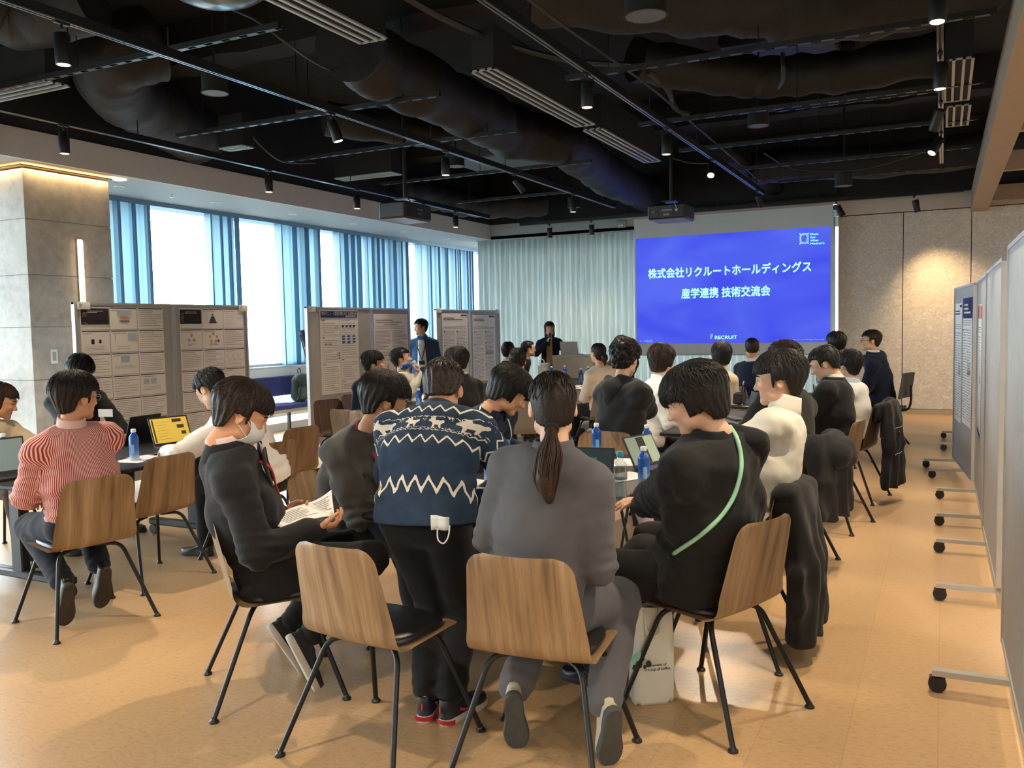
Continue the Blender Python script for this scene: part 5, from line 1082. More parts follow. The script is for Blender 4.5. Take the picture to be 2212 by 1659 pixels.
def hair_mesh(style, seed, detail, size=1.0):
    """hair in head coordinates: a shaped cap with strand grooves plus loose locks"""
    S = STYLES[style]; t = S['t']; rg = np.random.RandomState(seed); cap = Ell((0, -0.014 - S['back'], 0.036 + t * 0.3), (0.076 + t, 0.097 + t + S['back'], 0.083 + t))
    lt = S['lt']; low = Ell((0, -0.026, -0.02), (0.068 + lt, 0.070 + lt * 1.6, 0.10 + lt * 0.5)); skull = Ell((0, -0.014, 0.036), (0.062, 0.082, 0.07)); ph = rg.rand() * 6
    def f(p):
        d = smin(cap.d(p), low.d(p), 0.03)
        ang = np.arctan2(p[:, 0], p[:, 1] + 0.03); el = p[:, 2]
        if style == 'curly': d = d + wob(p, seed, 150, S['amp'] * 0.7) + wob(p, seed + 1, 70, S['amp'] * 0.8)
        else: d = d + S['amp'] * (np.sin(ang * 19 + ph + 2.2 * np.sin(el * 30 + ph)) * 0.6 + np.sin(ang * 37 + 3 * ph + el * 22) * 0.4) + wob(p, seed, 38, S['amp'] * 0.5)
        # face opening: keep above/behind a bent surface through the hairline, the sideburns and the nape
        x, y, z = p[:, 0], p[:, 1], p[:, 2]
        fr = S['fringe'] + 0.010 * np.sin(x * 60 + ph)                      # fringe height at the front
        front = np.maximum(fr - z, 0) - np.maximum(0, 0.03 - y) * 1.3      # open the face where y is forward and z below the fringe
        cut1 = np.minimum(fr - z, (y - 0.030) + 0.25 * np.abs(z - 0.02) * 0)
        lowz = hair_low(S, y) + 0.004 * np.sin(ang * 23 + ph)
        cut2 = lowz - z
        return smax(smax(d, cut1, 0.012), cut2, 0.008)
    h = 0.0055 if detail > 1 else (0.0075 if detail == 1 else 0.011)
    V, F = nets(f, np.array((-0.125, -0.165, -0.145)), np.array((0.125, 0.130, 0.175)), h); V = relax(V, F, 1, 0.4)
    mb = MB(); mb.add(V, [tuple(q) for q in F])
    n = {2: 700, 1: 190, 0: 40}[detail]
    if style in ('tied', 'slick', 'cropped'): n = n // 3
    for _ in range(n):
        a = rg.rand() * 2 * math.pi; e0 = math.radians(20 + 65 * rg.rand() ** 0.7); k = 6; L = S['lock'] * (0.6 + 0.7 * rg.rand()); P = []
        whorl = 0.5 * rg.randn() if style != 'curly' else 2.0 * rg.randn()
        e = e0; aa = a
        for i in range(k):
            dirv = np.array((math.sin(aa) * math.cos(e), math.cos(aa) * math.cos(e), math.sin(e))); r = cap.r * (1.0 + 0.012 * i * rg.rand() + (0.03 * rg.rand() if style == 'curly' else 0)) 
            q = cap.c + dirv * r * 1.004
            if q[2] < 0.02: q[:2] = q[:2] * (1 - (0.02 - q[2]) * (1.9 if lt < 0.015 else 0.4))
            z_ok = q[2] > (S['fringe'] - 0.015 if q[1] > 0.03 else float(hair_low(S, q[1])) + 0.004)
            if not z_ok: break
            P.append(q); e -= L / k / 0.1; aa += whorl * L / k / 0.1 * 0.6 + (rg.randn() * 0.4 if style == 'curly' else rg.randn() * 0.05)
        if len(P) >= 3: m = len(P); w = ((0.0022 if detail > 1 else 0.0034) if style != 'curly' else 0.005); mb.tube(P, w * np.sin(np.linspace(0.5, math.pi - 0.25, m)), 4, cap=False)
    return mb
def hand_prims(W, fwd, palm, side, curl=0.6, spread=0.05, k=1.0, thumb=0.5):
    """palm and five bent fingers: W wrist, fwd finger direction, palm normal (facing the held thing); side +1 right hand, -1 left hand"""
    f = unit(fwd); n = unit(np.asarray(palm, float) - f * (np.asarray(palm, float) @ f)); x = np.cross(f, n) * side      # x points to the thumb side
    P = [ECap(W, W + f * 0.03 * k, 0.026 * k, 0.018 * k, 0.032 * k, 0.016 * k, x), ECap(W + f * 0.03 * k, W + f * 0.085 * k, 0.034 * k, 0.014 * k, 0.038 * k, 0.0125 * k, x)]
    for i, (off, L, r) in enumerate(((0.029, 0.072, 0.0085), (0.010, 0.080, 0.0088), (-0.010, 0.074, 0.0084), (-0.028, 0.058, 0.0076))):
        b = W + f * (0.088 - 0.004 * abs(i - 1)) * k + x * off * k; d = unit(f + x * spread * (1.5 - i)); c = curl * (1 + 0.12 * i); p = b; ang = 0.25 * c
        for j, (l, rr) in enumerate(((0.44, 1.0), (0.31, 0.93), (0.25, 0.82))):
            ang += c * (0.45, 0.75, 0.5)[j]; dd = d * math.cos(ang) + n * math.sin(ang); q = p + dd * L * l * k; P.append(Cap(p, q, r * rr * k, r * rr * 0.93 * k)); p = q
    tb = W + f * 0.025 * k + x * 0.026 * k; d1 = unit(f * 0.62 + x * 0.70 + n * 0.35 * thumb); t1 = tb + d1 * 0.042 * k; d2 = unit(f * 0.85 + x * (0.35 - 0.5 * thumb) + n * 0.5 * thumb); t2 = t1 + d2 * 0.033 * k; d3 = unit(f * 0.9 + x * (0.15 - 0.6 * thumb) + n * 0.45 * thumb); t3 = t2 + d3 * 0.026 * k
    P += [Cap(tb, t1, 0.0155 * k, 0.0115 * k), Cap(t1, t2, 0.0112 * k, 0.0098 * k), Cap(t2, t3, 0.0098 * k, 0.0085 * k)]
    return P
def shoe(parent, og, heel, toe_dir, up, L=0.27, upper=None, sole=None, accent=None, high=0.075, name='shoe'):
    """heel: ground point under the heel; toe_dir, up: frame of the sole"""
    t = unit(toe_dir); u = unit(np.asarray(up, float) - t * (np.asarray(up, float) @ t)); x = np.cross(t, u); n = 22; heel = np.asarray(heel, float)
    def outline(s, k, z, fy=0.0, tip=0.0):
        out = []
        for i in range(n):
            a = 2 * math.pi * i / n; c = math.cos(a); si = math.sin(a); y = L * (0.5 - 0.5 * c); w = np.interp(y / L, [0, 0.08, 0.25, 0.45, 0.68, 0.85, 0.95, 1.0], [0.018, 0.030, 0.034, 0.034, 0.047, 0.043, 0.030, 0.014]) * math.copysign(1, si) * min(1, abs(si) * 3) if 0 < i != n // 2 else 0.0
            yy = y * k + L * (1 - k) * 0.45 + fy; out.append(heel + t * yy + x * w * s + u * (z + tip * max(0, y / L - 0.75) * 0.1))
        return out
    def loft(rings, nm, m):
        V = np.concatenate([np.array(r) for r in rings]); k = len(rings); F = [(l * n + i, (l + 1) * n + i, (l + 1) * n + (i + 1) % n, l * n + (i + 1) % n) for l in range(k - 1) for i in range(n)] + [tuple(range(n)), tuple(range(k * n - 1, (k - 1) * n - 1, -1))]
        return MB().add(V, F).build(nm, m, None, og)
    up_ = loft([outline(0.98, 0.98, 0.018), outline(0.99, 0.985, 0.032), outline(0.93, 0.95, 0.048), outline(0.80, 0.72, 0.058, -0.035), outline(0.72, 0.48, high * 0.92, -0.062), outline(0.70, 0.40, high, -0.066), outline(0.58, 0.34, high - 0.004, -0.066)], name, upper); up_.parent = parent; up_.location = (0, 0, 0)
    so = loft([outline(0.96, 0.97, 0.0), outline(1.04, 1.01, 0.006), outline(1.05, 1.015, 0.020), outline(1.0, 0.99, 0.027)], 'sole', sole); so.parent = up_; so.location = (0, 0, 0)
    if accent: accent(up_, heel, t, u, x, L)
    return up_
DEF = dict(scale=1.0, style='short', hair='black', skin='light', top='cloth', detail=1, lean=0.0)
def person(name_label, head, look, hip, face, seated=True, style='short', hair='black', sk='light', tone=None, top=None, topm=None, legm=None, detail=1, hands=None, legs=None, bow=0.04, shoulders=None, sh_w=0.185, puff=0.014, hem=None, collar=None, extra=None, seed=1, shoes=None, sleeve=1.0, pitch=None, mask=False, glasses=None, fat=1.0, group='people at the workshop', fold=0.006, nofeet=False, sh_drop=0.0, neck_len=1.0, hscale=1.0):
    """head: centre of the head; look: gaze direction; hip: pelvis centre; face: direction the pelvis faces"""
    head = np.asarray(head, float); hip = np.asarray(hip, float); f = unit((face[0], face[1], 0)); r = np.array((f[1], -f[0], 0)); HR = frame_from(look); hu = HR[:, 2]; hf = HR[:, 1]
    og = (hip[0], hip[1], 0.0)
    piv = head - hu * 0.085 * hscale - hf * 0.030 * hscale
    sp = unit(piv - hip); fs = f if shoulders is None else unit((shoulders[0], shoulders[1], 0)); rs_ = np.array((fs[1], -fs[0], 0)); 
    N = piv - unit(sp * 0.6 + hu * 0.4) * 0.075 * neck_len
    L = np.linalg.norm(N - hip); back = -unit(f - sp * (f @ sp)); mid = (hip + N) / 2 + back * bow; bz = lambda t: (1 - t) ** 2 * hip + 2 * t * (1 - t) * mid + t * t * N
    tang = unit(N - mid); rs_ = unit(rs_ - tang * (rs_ @ tang)); ks = sh_w / 0.185
    lat = lambda t: unit(r * (1 - t) + rs_ * t); F_ = fat
    tor = [ECap(bz(0.0), bz(0.22), 0.165 * F_, 0.118 * F_, 0.150 * F_, 0.110 * F_, r), ECap(bz(0.22), bz(0.5), 0.148 * F_, 0.108 * F_, 0.152 * F_ * ks, 0.112 * F_, lat(0.4)), ECap(bz(0.5), bz(0.82), 0.155 * ks * F_, 0.114 * F_, 0.160 * ks, 0.098, lat(0.8))]
    SH = {}; shl = []
    for s in (-1, 1):
        q = bz(0.90) + rs_ * s * sh_w * 0.92 - tang * (0.035 + sh_drop); SH[s] = q; shl.append(Cap(bz(0.93) + rs_ * s * 0.04, q, 0.058, 0.056)); 
    tor2 = tor + shl + [Cap(bz(0.97), piv, 0.056, 0.048)]
    # arms
    arms = {}; hands = hands or {}
    down = np.array((0, 0, -1.0))
    for s in (-1, 1):
        h = hands.get(s); l1, l2 = 0.285, 0.255
        if h is None: tgt = hip + f * 0.30 + r * s * 0.10 + np.array((0, 0, 0.13)) if seated else hip + r * s * 0.24 + np.array((0, 0, -0.02)) + f * 0.05; h = dict(at=tgt)
        pole = h.get('pole', rs_ * s * 0.55 + down * 0.9 - f * 0.5); E, Wr = two_bone(SH[s], h['at'], l1, l2, pole); arms[s] = (SH[s], E, Wr, h)
    armP = {s: [Cap(a, e, 0.050, 0.043), Cap(e, w, 0.042, 0.028)] for s, (a, e, w, h) in arms.items()}
    # legs
    HJ = {s: hip + r * s * 0.088 + np.array((0, 0, -0.02)) for s in (-1, 1)}; legP = {}; ANK = {}; legs = legs or {}
    for s in (-1, 1):
        g = legs.get(s)
        if g is None: g = dict(ankle=hip + f * 0.46 + r * s * 0.13 + np.array((0, 0, 0.09 - hip[2]))) if seated else dict(ankle=np.array((hip[0], hip[1], 0.09)) + r * s * 0.10)
        if seated and 'knee' not in g:
            K, A = two_bone(HJ[s], g['ankle'], 0.43, 0.42, g.get('pole', f * 0.6 + np.array((0, 0, 1.0)) + r * s * 0.15))
        elif 'knee' in g: K, A = np.asarray(g['knee'], float), np.asarray(g['ankle'], float)
        else: K, A = two_bone(HJ[s], g['ankle'], 0.43, 0.42, g.get('pole', f))
        legP[s] = [Cap(HJ[s], K, 0.086 * F_, 0.060), Cap(K, A, 0.057, 0.040)]; ANK[s] = (K, A, g)
    # ---------------- body: one continuous mesh (torso, limbs) with finely built head and hands joined into the same mesh
    hv = {2: 0.0045, 1: 0.006, 0: 0.009}[detail]; V0, F0 = nets(lambda p: smin(_HEAD(p), Cap((0, -0.018, -0.05), (0, -0.040, -0.15), 0.049, 0.052).d(p), 0.02), np.array((-0.105, -0.125, -0.165)), np.array((0.105, 0.130, 0.130)), hv)
    Vs = [V0 * hscale @ HR.T + head]; Fs = [F0]; off = len(V0)
    P = inflate(tor2 + armP[-1] + armP[1] + legP[-1] + legP[1], -0.010); lo, hi = bounds(P, 0.02); V, F = nets(lambda p: union(P, p, 0.03), lo, hi, 0.022 if detail else 0.03); Vs.append(V); Fs.append(F + off); off += len(V)
    for s in (-1, 1):
        a, e, w, h = arms[s]
        if h.get('hide'): continue
        fw = h.get('fwd', unit(w - e)); HP = hand_prims(w - unit(fw) * 0.005, fw, h.get('palm', down), s, h.get('curl', 0.55), h.get('spread', 0.05), h.get('k', 0.95), h.get('thumb', 0.5)) + [Cap(w - unit(w - e) * 0.06, w, 0.030, 0.026)]
        lo, hi = bounds(HP, 0.012); V, F = nets(lambda p: union(HP, p, 0.006), lo, hi, (0.0042 if detail > 1 else (0.006 if detail else 0.010))); Vs.append(V); Fs.append(F + off); off += len(V)
    if detail > 1: fold = fold * 1.45
    body = mk('person', np.concatenate(Vs), np.concatenate(Fs), skin(sk), None, og, True, angle=180); tag(body, name_label, 'person', group)
    # ---------------- face details
    eyeW, eyeB = plain('eye_white', '#a9a198', 0.3, var=0.02), plain('eye_dark', (0.012, 0.009, 0.008), 0.2, var=0.1); hp = lambda q: head + HR @ (np.asarray(q, float) * hscale)
    if detail >= 0:
        for s in (-1, 1):
            MB().ell(hp((s * 0.030, 0.0740, 0.007)), (0.0108,) * 3, 12, 8).build('eye', eyeW, body, og); MB().ell(hp((s * 0.030, 0.0815, 0.007)), (0.0052, 0.0040, 0.0052), 10, 6, R=HR).build('iris', eyeB, body, og)
            MB().tube([hp((s * x, y, z)) for x, y, z in ((0.015, 0.095, 0.029), (0.030, 0.092, 0.034), (0.047, 0.080, 0.028))], np.array((0.003, 0.0036, 0.002)), 6).build('eyebrow', HAIR['black'], body, og)
        MB().tube([hp((x, 0.0895 - abs(x) * 0.35, -0.0615)) for x in (-0.019, -0.008, 0.008, 0.019)], np.array((0.002, 0.0042, 0.0042, 0.002)), 6).build('lips', plain('lip_pink', '#b0685a', 0.45, var=0.05), body, og)
    if mask:
        g = np.array([[hp((x * 0.072 * (1 - 0.12 * abs(v)), 0.1155 - 0.062 * x * x - 0.022 * v * v - (0.012 if v < 0 else 0) * v * v, -0.048 + 0.050 * v)) for v in np.linspace(-1, 1, 9)] for x in np.linspace(-1, 1, 13)])
        mm = MB().grid(g[::-1], thick=0.002).build('face_mask', plain('mask_white', '#dfe2e2', 0.85, var=0.03), body, og)
        for s in (-1, 1): MB().tube([hp((s * x, y, z)) for x, y, z in ((0.068, 0.055, -0.03), (0.083, 0.0, 0.01), (0.084, -0.03, 0.0), (0.083, -0.01, -0.03), (0.066, 0.05, -0.07))], 0.0016, 5).build('ear_loop', plain('mask_white', '#dfe2e2', 0.85, var=0.03), mm, og)
    if glasses:
        mbg = MB()
        for s in (-1, 1):
            mbg.tube([hp((s * 0.032 + 0.021 * math.cos(a), 0.103 - 0.012 * abs(math.cos(a)) * 0, 0.006 + 0.016 * math.sin(a))) for a in np.linspace(0, 2 * math.pi, 19)], 0.0014, 5); mbg.tube([hp((s * 0.053, 0.102, 0.010)), hp((s * 0.076, 0.06, 0.012)), hp((s * 0.081, -0.005, 0.008))], 0.0014, 5)
        mbg.tube([hp((-0.012, 0.105, 0.010)), hp((0.012, 0.105, 0.010))], 0.0014, 5); mbg.build('glasses', glasses, body, og)
    # ---------------- hair
    hm = hair_mesh(style, seed, detail); Hv = np.concatenate(hm.v) * hscale @ HR.T + head; hm.v = [Hv]
    if style == 'tied': 
        pass
    hair_o = hm.build('hair', HAIR[hair], body, og, angle=180)
    # ---------------- clothing
    ctx = dict(body=body, og=og, head=head, HR=HR, hp=hp, N=N, piv=piv, hip=hip, f=f, r=r, rs=rs_, fs=fs, tang=tang, bz=bz, SH=SH, arms=arms, hair=hair_o, detail=detail, HJ=HJ, ANK=ANK, mats=topm, L=L)
    vox = {2: 0.0105, 1: 0.014, 0: 0.021}[detail] if not (extra and 'field' in extra) else 0.0065
    topP = inflate(tor + shl, puff) + [Cap(bz(0.9), N + (piv - N) * 0.15, 0.075 + puff * 0.5, 0.058 + puff * 0.5)]
    ap = {}
    for s in (-1, 1):
        a, e, w, h = arms[s]; wEnd = e + (w - e) * (0.93 * sleeve); ap[s] = [Cap(a, e, 0.054 + puff, 0.047 + puff), Cap(e, wEnd, 0.046 + puff, 0.034 + puff * 0.8)]
    hemd = (hem if hem is not None else (-0.02 if seated else -0.10)); 
    # a jacket or shirt tail below the hips
    tail = [ECap(bz(0.05), hip + (np.array((0, 0, -1.0)) * max(0.02, -hemd) + (f * 0.015 if seated else 0)), 0.168 * F_ + puff, 0.122 * F_ + puff, 0.172 * F_ + puff, 0.126 * F_ + puff, r)] if hemd < 0 else []
    allP = topP + ap[-1] + ap[1] + tail; axis0 = unit(bz(0.3) - hip); hipcut = hip + np.array((0, 0, hemd)); cutn = unit(axis0 * 0.5 + np.array((0, 0, 0.5)))
    nk = Cap(N - tang * 0.02, piv + hu * 0.03, 0.052, 0.054); neckP = Cap(piv + hu * 0.0, piv + hu * 0.08, 0.12, 0.12)
    def ftop(p):
        d = union(topP + tail, p, 0.035); 
        for s in (-1, 1): d = smin(d, union(ap[s], p, 0.02), 0.028)
        fo = 0
        for s in (-1, 1):
            a, e, w, h = arms[s]; q = np.sqrt(((p - e) ** 2).sum(-1)); fo = fo + np.exp(-(q / 0.10) ** 2) * np.sin((p @ unit(unit(a - e) + unit(w - e) * 0.3)) * 150) * fold * 0.8
            q2 = np.sqrt(((p - a + tang * 0.06) ** 2).sum(-1)); fo = fo + np.exp(-(q2 / 0.11) ** 2) * np.sin((p @ unit(rs_ * s * 0.6 - tang)) * 95 + 1) * fold * 0.5
        q = (p - hip) @ axis0; fo = fo + np.exp(-((q - 0.10) / 0.10) ** 2) * np.sin(q * 95 + 2 * np.sin((p @ r) * 14 + seed)) * fold * 0.4
        d = d + fo + wob(p, seed, 26, fold * 0.9) + wob(p, seed + 9, 60, fold * 0.3)
        d = smax(d, -((p - hipcut) @ cutn), 0.006); d = smax(d, (p - N - (piv - N) * 0.25) @ unit(tang + hu * 0.4 - fs * 0.35), 0.01); d = smax(d, -nk.d(p), 0.004); return d
    lo, hi = bounds(allP, 0.03); V, F = nets(ftop, lo, hi, vox); V = relax(V, F, 1, 0.3)
    # garment coordinates: around and along the torso or the nearest arm
    at = None
    if extra and 'coords' in extra:
        dT = union(topP, V, 0.02); u = np.zeros(len(V)); v = np.zeros(len(V)); best = dT.copy(); tt = np.clip((V - hip) @ unit(N - hip) / L, -0.4, 1.2); C = np.array([bz(t) for t in tt]); q = V - C; u = np.arctan2(q @ rs_, -(q @ np.cross(rs_, tang) * -1)) * 0.145; v = tt * L
        bf = np.cross(tang, rs_); u = np.arctan2(q @ rs_, -(q @ bf)) * 0.150
        for s in (-1, 1):
            a, e, w, h = arms[s]
            for k_, (x0, x1) in enumerate(((a, e), (e, w))):
                ax_ = unit(x1 - x0); ref = unit(rs_ * s - ax_ * ((rs_ * s) @ ax_)) if k_ == 0 else unit(down - ax_ * (down @ ax_)); rf2 = np.cross(ax_, ref); g_ = V - x0; d_ = Cap(x0, x1, 0.054 + puff, 0.045 + puff).d(V); m = d_ < best - 0.012
                u = np.where(m, np.arctan2(g_ @ rf2, g_ @ ref) * 0.058 + 2.0, u); v = np.where(m, g_ @ ax_ + 3 + k_ * 0.285, v); best = np.where(m, d_, best)
        at = {'garment': np.stack([u, v, np.zeros(len(V))], 1)}
        if 'field' in extra: at['pattern'] = extra['field'](V, u, v, ctx)
    top_o = mk(top or 'sweater', V, F, topm, body, og, True, angle=180, attrs=at); ctx['top'] = top_o
    # trousers: pelvis and legs
    tp = []
    for s in (-1, 1):
        K, A, g = ANK[s]; a2 = K + (A - K) * g.get('len', 0.97); rr = g.get('wide', 0.012); tp.append([Cap(HJ[s], K, 0.092 * F_ + 0.008, 0.066 + rr), Cap(K, a2, 0.062 + rr, 0.046 + rr)])
    pel = [ECap(hip + np.array((0, 0, -0.01)), bz(0.2), 0.168 * F_, 0.122 * F_, 0.152 * F_, 0.114 * F_, r)]
    def fleg(p):
        d = pel[0].d(p)
        for s in (-1, 1): d = smin(d, union(tp[s > 0], p, 0.025), 0.03)
        d = d + wob(p, seed + 3, 30, 0.0045)
        for s in (-1, 1):
            K, A, g = ANK[s]; q = np.sqrt(((p - K) ** 2).sum(-1)); d = d + np.exp(-(q / 0.11) ** 2) * np.sin((p @ unit(A - K)) * 110 + s) * 0.004; q = np.sqrt(((p - A) ** 2).sum(-1)); d = d + np.exp(-(q / 0.10) ** 2) * np.sin((p @ unit(A - K)) * 120 + s) * 0.004
        return d
    lo, hi = bounds(pel + tp[0] + tp[1], 0.03); V, F = nets(fleg, lo, hi, vox * 1.15 if detail else 0.026); lo_o = mk('trousers', V, F, legm, body, og, True, angle=180); ctx['trousers'] = lo_o
    if not nofeet:
        for s in (-1, 1):
            K, A, g = ANK[s]; sh = shoes or {}; t = np.asarray(g.get('toe', f + r * s * 0.15), float); u_ = np.asarray(g.get('up', (0, 0, 1)), float); u_ = unit(u_ - unit(t) * (u_ @ unit(t))); heel = A - u_ * 0.095 - unit(t) * 0.055
            shoe(body, og, heel, t, u_, sh.get('L', 0.265), sh.get('upper', plain('shoe_black', (0.012, 0.012, 0.012), 0.4, var=0.1)), sh.get('sole', plain('sole_black', (0.02, 0.02, 0.02), 0.7, var=0.1)), sh.get('accent'), sh.get('high', 0.08))
    if collar: collar(ctx)
    return ctx
# ---------------- collars and clothing details
def ring(ctx, r0, r1, z0, z1, m, name='collar', open_=0.0, tilt=0.0, n=28, flare=0.0):
    """a band around the neck; open_ leaves a gap at the throat"""
    N, piv = ctx['N'], ctx['piv']; ax = unit(piv - N); fw = unit(ctx['fs'] - ax * (ctx['fs'] @ ax)); rt = np.cross(fw, ax); a = np.linspace(-math.pi + open_, math.pi - open_, n); V = []
    c = N + (piv - N) * 0.25
    P = np.array([[c + ax * (z + tilt * -math.cos(t + 0) * 0.5) + (rt * math.sin(t) * 1.0 + -fw * -math.cos(t + math.pi) * -1.0) * 0 + (fw * -math.cos(t) * 1.08 + rt * math.sin(t)) * (r0 + (r1 - r0) * k) for k, z in ((0, z0), (0.35, z0 + (z1 - z0) * 0.4), (0.8, z0 + (z1 - z0) * 0.85), (1.0, z1))] for t in a + math.pi * 0])
    return MB().grid(P, thick=0.004).build(name, m, ctx['body'], ctx['og'], angle=180)
WHITE_SHIRT = cloth('white_shirt_cloth', '#e4e2dc', 0.04)
def col_shirt(m=None, up=0.032):
    return lambda c: ring(c, 0.076, 0.064, -0.024, up + 0.010, m or WHITE_SHIRT, 'shirt_collar', 0.25, 0.03)
def col_suit(m, shirt=None, lap=True):
    def g(c):
        ring(c, 0.074, 0.063, -0.020, 0.046, shirt or WHITE_SHIRT, 'shirt_collar', 0.3, 0.03); ring(c, 0.100, 0.074, -0.050, 0.024, m, 'jacket_collar', 0.7, 0.03)
        if lap: lapels(c, m, shirt or WHITE_SHIRT)
    return g
def surf_front(c, x, t, out=0.0, k=1.0):
    """a point on the front of the chest: x across, t along the spine"""
    q = c['bz'](t); ff = unit(c['fs'] - c['tang'] * (c['fs'] @ c['tang'])); d = 0.128 * k * math.sqrt(max(0.05, 1 - (x / 0.19) ** 2)); return q + c['rs'] * x + ff * (d + out)
def lapels(c, m, shirt):
    og = c['og']
    V = np.array([[surf_front(c, x * w, t, 0.010) for x in (-1, -0.33, 0.33, 1)] for t, w in ((0.98, 0.050), (0.85, 0.044), (0.7, 0.030), (0.55, 0.012))]); MB().grid(V, thick=0.003).build('shirt_front', shirt, c['body'], og, angle=180)
    for s in (-1, 1):
        V = np.array([[surf_front(c, s * x, t, 0.020) for x in (a, (a + b) / 2, b)] for t, a, b in ((0.99, 0.045, 0.085), (0.88, 0.042, 0.105), (0.80, 0.038, 0.095), (0.55, 0.010, 0.03))]); MB().grid(V if s < 0 else V[:, ::-1], thick=0.004).build('lapel', m, c['body'], og, angle=180)
def lanyard(c, m, end=0.45, badge=True, blabel=None):
    og = c['og']; N, piv = c['N'], c['piv']; pts = []
    for s in (-1, 1):
        fw = unit(c['fs'] - c['tang'] * (c['fs'] @ c['tang'])); p = [c['N'] - fw * 0.068 + c['tang'] * 0.016, c['N'] + c['rs'] * s * 0.066 - fw * 0.03 + c['tang'] * 0.012, c['N'] + c['rs'] * s * 0.078 + fw * 0.035 - c['tang'] * 0.01, surf_front(c, s * 0.066, 0.85, 0.026), surf_front(c, s * 0.035, 0.65, 0.032), surf_front(c, 0.004 * s, end, 0.030)]
        P = smooth_path(p, 26); T = np.gradient(P, axis=0); side = np.cross(T, P - c['bz'](0.7)); side /= np.linalg.norm(side, axis=1)[:, None] + 1e-9
        MB().grid(np.stack([P - side * 0.008, P + side * 0.008], 1), thick=0.0015).build('lanyard', m, c['body'], og, angle=180)
    if badge:
        q = surf_front(c, 0, end - 0.03, 0.034); ff = unit(c['fs'] - c['tang'] * (c['fs'] @ c['tang'])); MB().obox(q - c['tang'] * 0.03, c['rs'] * 0.045, c['tang'] * 0.032, ff * 0.002).build('name_badge', badge if badge is not True else M['paper'], c['body'], og, smooth=False)
# ------------------------------------------------------------------ the people
BLK = cloth('suit_black_cloth', (0.011, 0.011, 0.0125), 0.12); BLK2 = cloth('jacket_soft_black', (0.014, 0.0135, 0.013), 0.12, bump=0.35); NAVY = cloth('navy_cloth', lin('#1b2238'), 0.1); DKNAVY = cloth('dark_navy_trousers', (0.012, 0.014, 0.024), 0.1)
GREYSUIT = cloth('grey_suit_cloth', lin('#5a595c'), 0.04, bs=600, bump=0.12); GREYKNIT = cloth('grey_sweatshirt', lin('#56534e'), 0.08); BLKT = cloth('black_trousers', (0.008, 0.008, 0.009), 0.12); CREAM = cloth('cream_knit', '#e0dac9', 0.04); WHITE = cloth('white_cotton', '#e2dfd8', 0.04)
CHARC = cloth('charcoal_hoodie', (0.020, 0.020, 0.020), 0.12, bump=0.3); BEIGE = cloth('beige_knit', '#c9b79d', 0.05); BLOUSE = cloth('cream_blouse', '#e3d5bd', 0.04); DENIM = cloth('denim', lin('#2d4868'), 0.14, bs=500); BROWN = cloth('brown_trousers', lin('#4a3527'), 0.1); TEE = cloth('pale_tee', '#d5dfe4', 0.03); DKBROWN = cloth('dark_brown_jacket', (0.020, 0.0175, 0.015), 0.1); PINKC = cloth('pink_shirt', '#e5c9c0', 0.03)
RED = plain('red_ribbon', lin('#a8202c'), 0.6, var=0.06); GREEN = plain('mint_strap', lin('#9fd9b4'), 0.55, var=0.04, bump=0.1); CYAN = plain('pale_ribbon', '#cfe3e6', 0.6, var=0.03)
SZ = 0.555
def fold_at(px, py, D): return atD(px, py, D)
cr = CR.copy(); cf = CF.copy()
def gaze(a, b, c=0.0): return np.array((cr[0], cr[1], 0)) * a + unit((cf[0], cf[1], 0)) * b + np.array((0, 0, c))
def G3(p, z): return np.array((p[0], p[1], z))

# --- striped shirt
def stripe_mat():
    t = NT('red_striped_shirt'); a = t.new('Attribute'); a.attribute_name = 'garment'; sx = t.new('SeparateXYZ'); t.link(a.outputs['Vector'], sx.inputs[0])
    s = t.math('SINE', t.math('MULTIPLY', sx.outputs[0], 2 * math.pi / 0.0086)); m = t.math('GREATER_THAN', s, -0.12)
    n = t.noise(t.coord('Object'), 16.0, 4.0); t.set(t.mix(m, lin('#dcc3bb'), lin('#a5322f')), 0.85, 0, 0.3); t.bump(n.outputs[0], 0.25, 0.012); return t.m
STRIPE = stripe_mat()
def p3_extra(c):
    ring(c, 0.077, 0.065, -0.024, 0.046, cloth('pale_pink_collar', '#d9b9ae', 0.04), 'shirt_collar', 0.25, 0.03)
    h = c['hip']; a = np.linspace(0, 2 * math.pi, 40); ax = unit(c['bz'](0.15) - h); q = h + ax * 0.055
    P = np.array([[q + c['r'] * math.sin(t) * (0.178 + 0.001) + np.cross(ax, c['r']) * math.cos(t) * 0.134 + ax * k for k in (-0.016, 0.016)] for t in a]); MB().grid(P, thick=0.003).build('belt', plain('tan_belt', lin('#8a4f28'), 0.45, var=0.1), c['body'], c['og'], angle=180)
    glass_o = 0
f3 = np.array((-.943, .333, 0)); r3 = np.array((.333, .943, 0)); hip3 = np.array((-4.16, 3.12, SZ))
tuck = lambda f: dict(toe=f * 0.42 + np.array((0, 0, -0.91)), up=f * 0.91 + np.array((0, 0, 0.42)))
